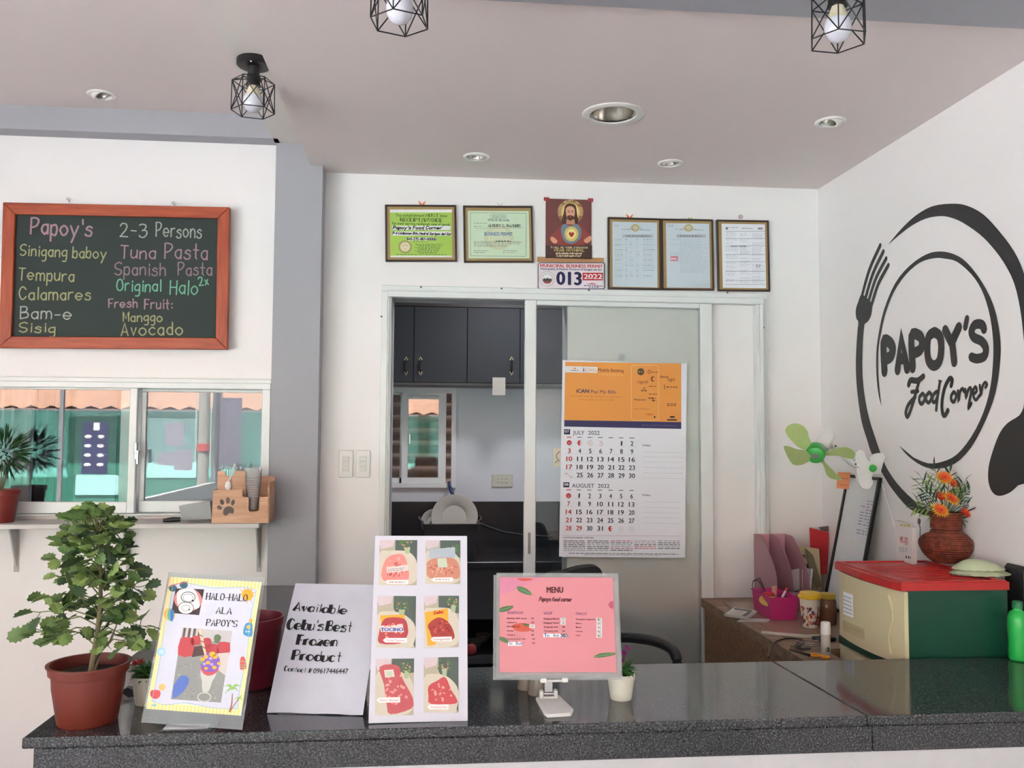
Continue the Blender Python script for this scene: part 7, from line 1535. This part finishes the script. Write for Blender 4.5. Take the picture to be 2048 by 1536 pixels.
# magazine organiser
mo = thing('file_organiser', 'translucent pink file organiser holding papers at the back of the desk', 'organiser', dp(*px4(640, 830)))
PKT = clear('translucent_pink_plastic', (255, 240, 243), .15, 1.4, (255, 192, 206), .42)
Yo = 3.52; zlo = DT+.002
def oq(x, y, Y): return at(*px4(x, y), Y)
X0_, X1_ = oq(545, 700, Yo).x, oq(860, 700, Yo).x
for k, (xs, top) in enumerate(((545, 262), (690, 262), (840, 265))):
    prof_ = [(0, 0), (.0, 0)]
    x = oq(xs, 500, Yo).x; zt4 = oq(xs, top, Yo).z; zm = oq(xs, 560, Yo).z
    prf = [(3.68, zlo), (3.44, zlo), (3.44, zm-.02), (3.46, zm+.02), (3.50, zm+.06), (3.55, zt4-.03), (3.60, zt4), (3.68, zt4)]
    prf = [(3.68, zlo), (3.42, zlo)]+smooth_open(prf[2:], 3)
    o = MB().prism([(x+(.05 if False else 0), y, z) for y, z in prf], (.002, 0, 0)).build('divider', PKT, mo); fixn(o)
q = MB(); q.box(X0_, X1_, 3.676, 3.68, zlo, oq(600, 262, Yo).z); q.box(X0_, X1_, 3.42, 3.68, zlo, zlo+.002); q.box(X0_+.003, X1_, 3.42, 3.422, zlo, zlo+.07); q.build('tray', PKT, mo)
# papers in it
def leaning(name, label, cat, pts, mt, dy=.003, group=None):
    o = MB().prism([at(*px4(x, y), Y) for x, y, Y in pts], (0, dy, 0)).build(name, mt); fixn(o); return tag(o, label, cat, group)
MAN = mat('cream_folder_card', (222, 204, 160), .7); OLV = mat('olive_folder', (140, 130, 104), .7)
leaning('folder', 'red folder standing at the back behind the whiteboard edge', 'folder', ((928, 165, 3.69), (1110, 210, 3.69), (1090, 600, 3.69), (950, 600, 3.69)), mat('red_folder', (204, 50, 54), .6), .004)
f1_ = leaning('folder', 'cream folder with handwritten words in the pink organiser', 'folder', ((815, 332, 3.60), (1015, 362, 3.60), (1040, 740, 3.60), (860, 740, 3.60)), MAN)
leaning('folder', 'olive grey folder slanting behind the cream folder', 'folder', ((884, 352, 3.585), (960, 420, 3.585), (1040, 700, 3.585), (1000, 730, 3.585), (930, 600, 3.585)), OLV, .002)
sh = Sheet(at(*px4(815, 740), 3.5965), (1, 0, 0), (0, 0, 1), .0006); sh.hand("en", px4(836, 446), px4(882, 450), 10, INK, 1.5, 1); sh.hand("Product", px4(846, 530), px4(944, 540), 10, INK, 1.5, 1, 'script'); sh.mb.build('lettering', None, f1_)
leaning('paper', 'grey white sheet in the front pocket of the pink organiser', 'paper', ((690, 575, 3.53), (840, 542, 3.53), (880, 740, 3.53), (720, 760, 3.53)), mat('grey_white_sheet', (204, 200, 196), .7), .002)
for k in range(5): leaning('envelope', ('leftmost', 'second', 'middle', 'fourth', 'rightmost')[k]+' upright envelope of the bundle beside the cream folder', 'envelope', ((858+k*20, 552-k*2, 3.50), (884+k*19, 550, 3.50), (880+k*15, 740, 3.50), (858+k*16, 745, 3.50)), PAPER if k % 2 == 0 else mat('blue_grey_envelope', (186, 188, 200), .7), .0015+.001*k, 'upright envelopes in the organiser')
leaning('file_box', 'dark wooden picture edge leaning near the red folder', 'frame', ((1010, 160, 3.69), (1110, 148, 3.69), (1115, 205, 3.69), (1040, 190, 3.69)), mat('dim_brown_edge', (110, 90, 84), .6), .004)
# pink tray
MG = clear('magenta_plastic', (236, 120, 176), .2, 1.4, (214, 66, 136), .82)
tr = thing('storage_tray', 'magenta plastic tray full of stationery on the desk', 'tray', dp(*px4(590, 1000)))
bA, bB, bC = dp(*px4(415, 940)), dp(*px4(575, 1026)), dp(*px4(800, 1020)); bD = bA+(bC-bB)
hgt_ = .085; cen = (bA+bC)/2
def up_(p, s=1.12, z=hgt_): return V3((cen.x+(p.x-cen.x)*s, cen.y+(p.y-cen.y)*s, DT+z))
L1 = [V3((p.x, p.y, DT+.002)) for p in (bA, bB, bC, bD)]; L2 = [up_(p, 1.13) for p in L1]; L3 = [up_(p, 1.20) for p in L1]; L4 = [up_(p, 1.10) for p in L1]; L5 = [V3((cen.x+(p.x-cen.x)*.97, cen.y+(p.y-cen.y)*.97, DT+.005)) for p in L1]
q = MB(); q.add(L1+L2+L3+[p+V3((0, 0, .003)) for p in L3]+[p+V3((0, 0, .003)) for p in L4]+L5, [[i*4+k, i*4+(k+1) % 4, (i+1)*4+(k+1) % 4, (i+1)*4+k] for i in range(5) for k in range(4)]+[[3, 2, 1, 0], [20, 21, 22, 23]]); fixn(q.build('tray_body', MG, tr))
def tp(x, y, Y): return at(*px4(x, y), Y)
Yt = cen.y
gl_ = thing('spectacles', 'folded dark-rimmed spectacles sticking out of the magenta tray', 'glasses', tp(460, 760, Yt))
rim = [tp(400, 665, Yt), tp(395, 710, Yt), tp(425, 755, Yt), tp(470, 765, Yt), tp(500, 745, Yt), tp(470, 690, Yt), tp(440, 655, Yt), tp(400, 665, Yt)]
MB().tube([V3(p) for p in smooth_open([tuple(p) for p in rim], 3)], .0016, 6).build('rim', mat('dark_rim', (60, 54, 52), .4), gl_, True)
MB().tube([tp(400, 660, Yt), tp(460, 632, Yt), tp(480, 680, Yt), tp(520, 770, Yt)], .0020, 6).build('temple', mat('dark_rim', (60, 54, 52), .4), gl_, True)
MB().prism([V3(p) for p in rim[:-1]], (0, .001, 0)).build('lens', GLOSSF, gl_)
q = MB(); q.tube([V3(p) for p in smooth_open([tuple(tp(x, y, Yt-.01)) for x, y in ((490, 790), (520, 770), (560, 790), (600, 815), (580, 770), (540, 800), (500, 800))], 3)], .004, 8); tag(q.build('coiled_lanyard', mat('red_cord', (196, 44, 52), .5), None, True), 'coiled red cord in the magenta tray', 'cord')
q = MB(); o_ = tp(545, 845, Yt-.03); q.lathe([(.026, -.006), (.034, -.006), (.036, 0), (.034, .006), (.026, .006)], o_, 28, axis=Matrix.Rotation(rad(20), 3, 'X')); tag(q.build('tape_roll', mat('yellow_tape', (232, 196, 110), .5), None, True), 'roll of yellow tape in the front of the magenta tray', 'tape')
pe_ = thing('ballpoint_pen', 'white pen with a red cap leaning in the magenta tray', 'pen', tp(660, 840, Yt))
MB().tube([tp(645, 865, Yt-.02), tp(708, 742, Yt-.02)], .0042, 8).build('barrel', WHITEP, pe_, True); MB().tube([tp(702, 752, Yt-.02), tp(716, 724, Yt-.02)], .0052, 8).build('cap', mat('red_cap', (200, 40, 60), .4), pe_, True)
q = MB(); o_ = tp(720, 830, Yt+.01); q.box(o_.x-.02, o_.x+.02, Yt, Yt+.03, o_.z-.03, o_.z+.012, .004); tag(q.build('stapler', BLACK), 'black stapler standing in the magenta tray', 'stapler')
q = MB(); o_ = tp(595, 760, Yt+.02); q.tube([o_+V3((0, 0, -.03)), o_+V3((.002, 0, .02))], .010, 10); tag(q.build('glue_tube', mat('pinkish_glue_tube', (216, 150, 130), .5), None, True), 'pinkish glue tube standing in the magenta tray', 'tube')
# calculator
ca = thing('calculator', 'grey desk calculator beside the magenta tray', 'calculator', dp(*px4(260, 1000)))
cA, cB, cC = dp(*px4(128, 995)), dp(*px4(350, 1030)), dp(*px4(408, 945)); Uc = (cB-cA); wc = Uc.length; Uc.normalize(); Vc = V3((-Uc.y, Uc.x, 0)); hc_ = .085; tilt_ = (Vc+V3((0, 0, .16))).normalized(); Nc = Uc.cross(tilt_)
MB().obox(cA+V3((0, 0, .001)), Uc, tilt_, Nc, wc, hc_, .012, .003).build('body', mat('grey_calculator_plastic', (176, 178, 170), .4), ca)
MB().obox(cA+Uc*wc*.12+tilt_*hc_*.70+Nc*.0125, Uc, tilt_, Nc, wc*.72, hc_*.2, .001).build('display', mat('dark_lcd', (64, 70, 66), .2), ca)
for r in range(4):
    for c_ in range(5): MB().obox(cA+Uc*(wc*(.1+.165*c_))+tilt_*(hc_*(.08+.15*r))+Nc*.0122, Uc, tilt_, Nc, wc*.13, hc_*.11, .003, .0008).build('key', mat('light_grey_key', (206, 206, 200), .4) if c_ < 4 else mat('dark_grey_key', (110, 112, 112), .4), ca)
# paper under, strip, cable
q = MB().prism([dp(*px4(250, 1040)), dp(*px4(540, 1045)), dp(*px4(560, 1015)), dp(*px4(300, 1010))], (0, 0, .001)); fixn(q.build('x', PAPER)) if False else None
o = q.build('paper', mat('soft_white_sheet', (200, 196, 192), .7)); fixn(o); tag(o, 'white sheet lying on the desk under the calculator edge', 'paper')
q = MB().prism([dp(*px4(475, 1150)), dp(*px4(900, 1190)), dp(*px4(1010, 1185)), dp(*px4(1040, 1160)), dp(*px4(900, 1168)), dp(*px4(480, 1132))], (0, 0, .003)); o = q.build('ruler', mat('pale_ruler', (200, 196, 180), .5)); fixn(o); tag(o, 'pale strip ruler lying across the desk', 'ruler')
cb2 = [dp(*px4(x, y)) for x, y in ((850, 1215), (750, 1200), (650, 1215), (580, 1260), (545, 1340))]; cbl = [V3((p.x, p.y, DT+.004)) for p in cb2]+[V3((cb2[-1].x-.02, cb2[-1].y-.05, DT+.004))]
tag(MB().tube([V3(p) for p in smooth_open([tuple(p) for p in cbl], 4)], .0028, 6).build('cable', mat('black_cable', (20, 22, 24), .4), None, True), 'thin black cable curving over the desk', 'cable')
# travel cup
cu = dp(*px4(968, 1105)); cu = V3((cu.x, cu.y+.03, DT+.0015)); tc_ = thing('travel_cup', 'patterned white cup with a yellow lid on the desk', 'cup', cu)
ztc = at(*px4(965, 820), cu.y).z-cu.z
MB().lathe([(.026, 0), (.028, .002), (.037, ztc), (.001, ztc)], cu, 32, capt=False).build('cup_body', mat('white_patterned_cup', (228, 220, 208), .4), tc_, True)
MB().lathe([(.040, ztc), (.043, ztc+.004), (.043, ztc+.009), (.037, ztc+.014), (.036, ztc+.022), (.030, ztc+.024), (.001, ztc+.023)], cu, 32).build('lid', mat('yellow_lid', (232, 186, 44), .35), tc_, True)
q = MB(); R4 = random.Random(6)
cols = [mat('cup_print_%d' % i, c, .5) for i, c in enumerate(((176, 52, 44), (140, 80, 60), (90, 70, 130), (200, 140, 90), (60, 44, 40)))]
for k in range(70):
    a = R4.uniform(pi, 2*pi); zz = R4.uniform(.012, ztc-.03); r_ = .0284+(.0366-.028)*zz/ztc+.0003; q.use(cols[k % 5]); s_ = R4.uniform(.0022, .006)
    c_ = cu+V3((r_*cos(a), r_*sin(a), zz)); t1 = V3((-sin(a), cos(a), 0)); q.add([c_+t1*s_*cos(j*pi/3)+V3((0, 0, s_*1.3*sin(j*pi/3)))+V3((cos(a), sin(a), 0))*.0004 for j in range(6)], [list(range(6))])
q.build('cup_print', None, tc_)
q = dp(*px4(1150, 1090)); jr = V3((q.x+.0, q.y+.05, DT+.0015)); jr.x = min(jr.x, 1.5)
tj = thing('glass_jar', 'dim glass jar with a yellow lid half hidden by the drawer unit', 'jar', jr)
MB().lathe([(.03, 0), (.033, .004), (.033, .085), (.028, .095)], jr, 28).build('jar_body', clear('dim_jar_glass', (200, 180, 160), .1, 1.4, (150, 116, 92), .6), tj, True)
MB().lathe([(.031, .0955), (.031, .110), (.028, .113)], jr, 28).build('lid', mat('dull_yellow_lid', (206, 176, 60), .4), tj, True)
# glue bottle, scissors, keys, eraser
gb_ = dp(*px4(1140, 1375)); gp_ = thing('glue_bottle', 'white glue bottle next to the drawer unit', 'bottle', gb_); gc = V3((gb_.x-.012, gb_.y+.02, DT+.0015)); s_ = (at(*px4(1140, 1040), gc.y).z-gc.z)
MB().lathe([(.013, 0), (.0145, .002), (.0145, s_*.62), (.0135, s_*.64)], gc, 24).build('bottle_body', mat('grey_white_label', (198, 198, 188), .5), gp_, True)
MB().lathe([(.0152, s_*.645), (.0152, s_*.97), (.013, s_)], gc, 24).build('cap', WHITEP, gp_, True)
q = MB(); q.use(mat('olive_label_mark', (96, 92, 66), .6))
q.add([gc+V3((.0149*cos(a), .0149*sin(a), s_*.22+.008*sin(b))) for a, b in [(rad(-90)+.45*cos(t), t) for t in [2*pi*k/14 for k in range(14)]]], [list(range(14))]); q.build('label_mark', None, gp_)
sz_ = dp(*px4(1020, 1385)); sc2 = thing('scissors', 'scissors with orange handles at the end of the desk', 'scissors', sz_)
for k, (x, y, rx) in enumerate(((985, 1368, .0125), (1072, 1385, .0115))):
    c_ = dp(*px4(x, y)); q = MB(); q.tube([c_+V3((rx*1.0*cos(a)*(1.15 if k == 0 else 1), rx*1.1*sin(a), .006)) for a in [2*pi*i/20 for i in range(21)]], .0038, 8, caps=False); q.build('handle_loop', mat('orange_handle_plastic', (232, 150, 36), .4), sc2, True)
a, b = dp(*px4(930, 1370)), dp(*px4(850, 1330)); MB().tube([a+V3((0, 0, .006)), b+V3((-.03, .02, .006))], [.005, .002], 6).build('blade', mat('dark_blade', (60, 60, 60), .3, metal=.8), sc2)
ky = thing('key_bunch', 'bunch of keys and black fobs on the desk', 'keys', dp(*px4(930, 1270)))
R5 = random.Random(12)
for k in range(7):
    c_ = dp(*px4(800+R5.uniform(0, 220), 1245+R5.uniform(0, 70))); a = R5.uniform(0, pi); d = V3((cos(a), sin(a), 0)); MB().obox(c_+V3((0, 0, .002+k*.0015)), d, V3((-d.y, d.x, 0)), (0, 0, 1), .04, .006, .0015).build('key', CHROME if k % 2 else BLACK, ky)
    q = MB(); q.lathe([(.005, 0), (.011, 0), (.011, .002), (.005, .002)], c_+V3((0, 0, .002+k*.0015)), 16); q.build('key_bow', CHROME if k % 2 else BLACK, ky)
rg2 = dp(*px4(930, 1275)); MB().tube([rg2+V3((.014*cos(a), .014*sin(a), .014)) for a in [2*pi*i/20 for i in range(21)]], .0012, 6, caps=False).build('ring', CHROME, ky, True)
cD = dp(*px4(960, 1215)); tag(MB().box(cD.x, cD.x+.075, cD.y-.02, cD.y+.015, DT+.002, DT+.014, .004).build('wallet', mat('black_leather', (28, 27, 27), .5)), 'black leather pouch on the desk behind the keys', 'pouch')
# dark speaker edge at far right
e_ = at(2044, 1180, 2.42); tag(MB().box(e_.x-.003, XR-.002, 2.40, 2.50, CT-.02, at(2044, 1133, 2.42).z, .01).build('dark_bag', mat('black_bag_fabric', (34, 34, 38), .7)), 'black object cut off by the right edge behind the green bottle', 'bag')
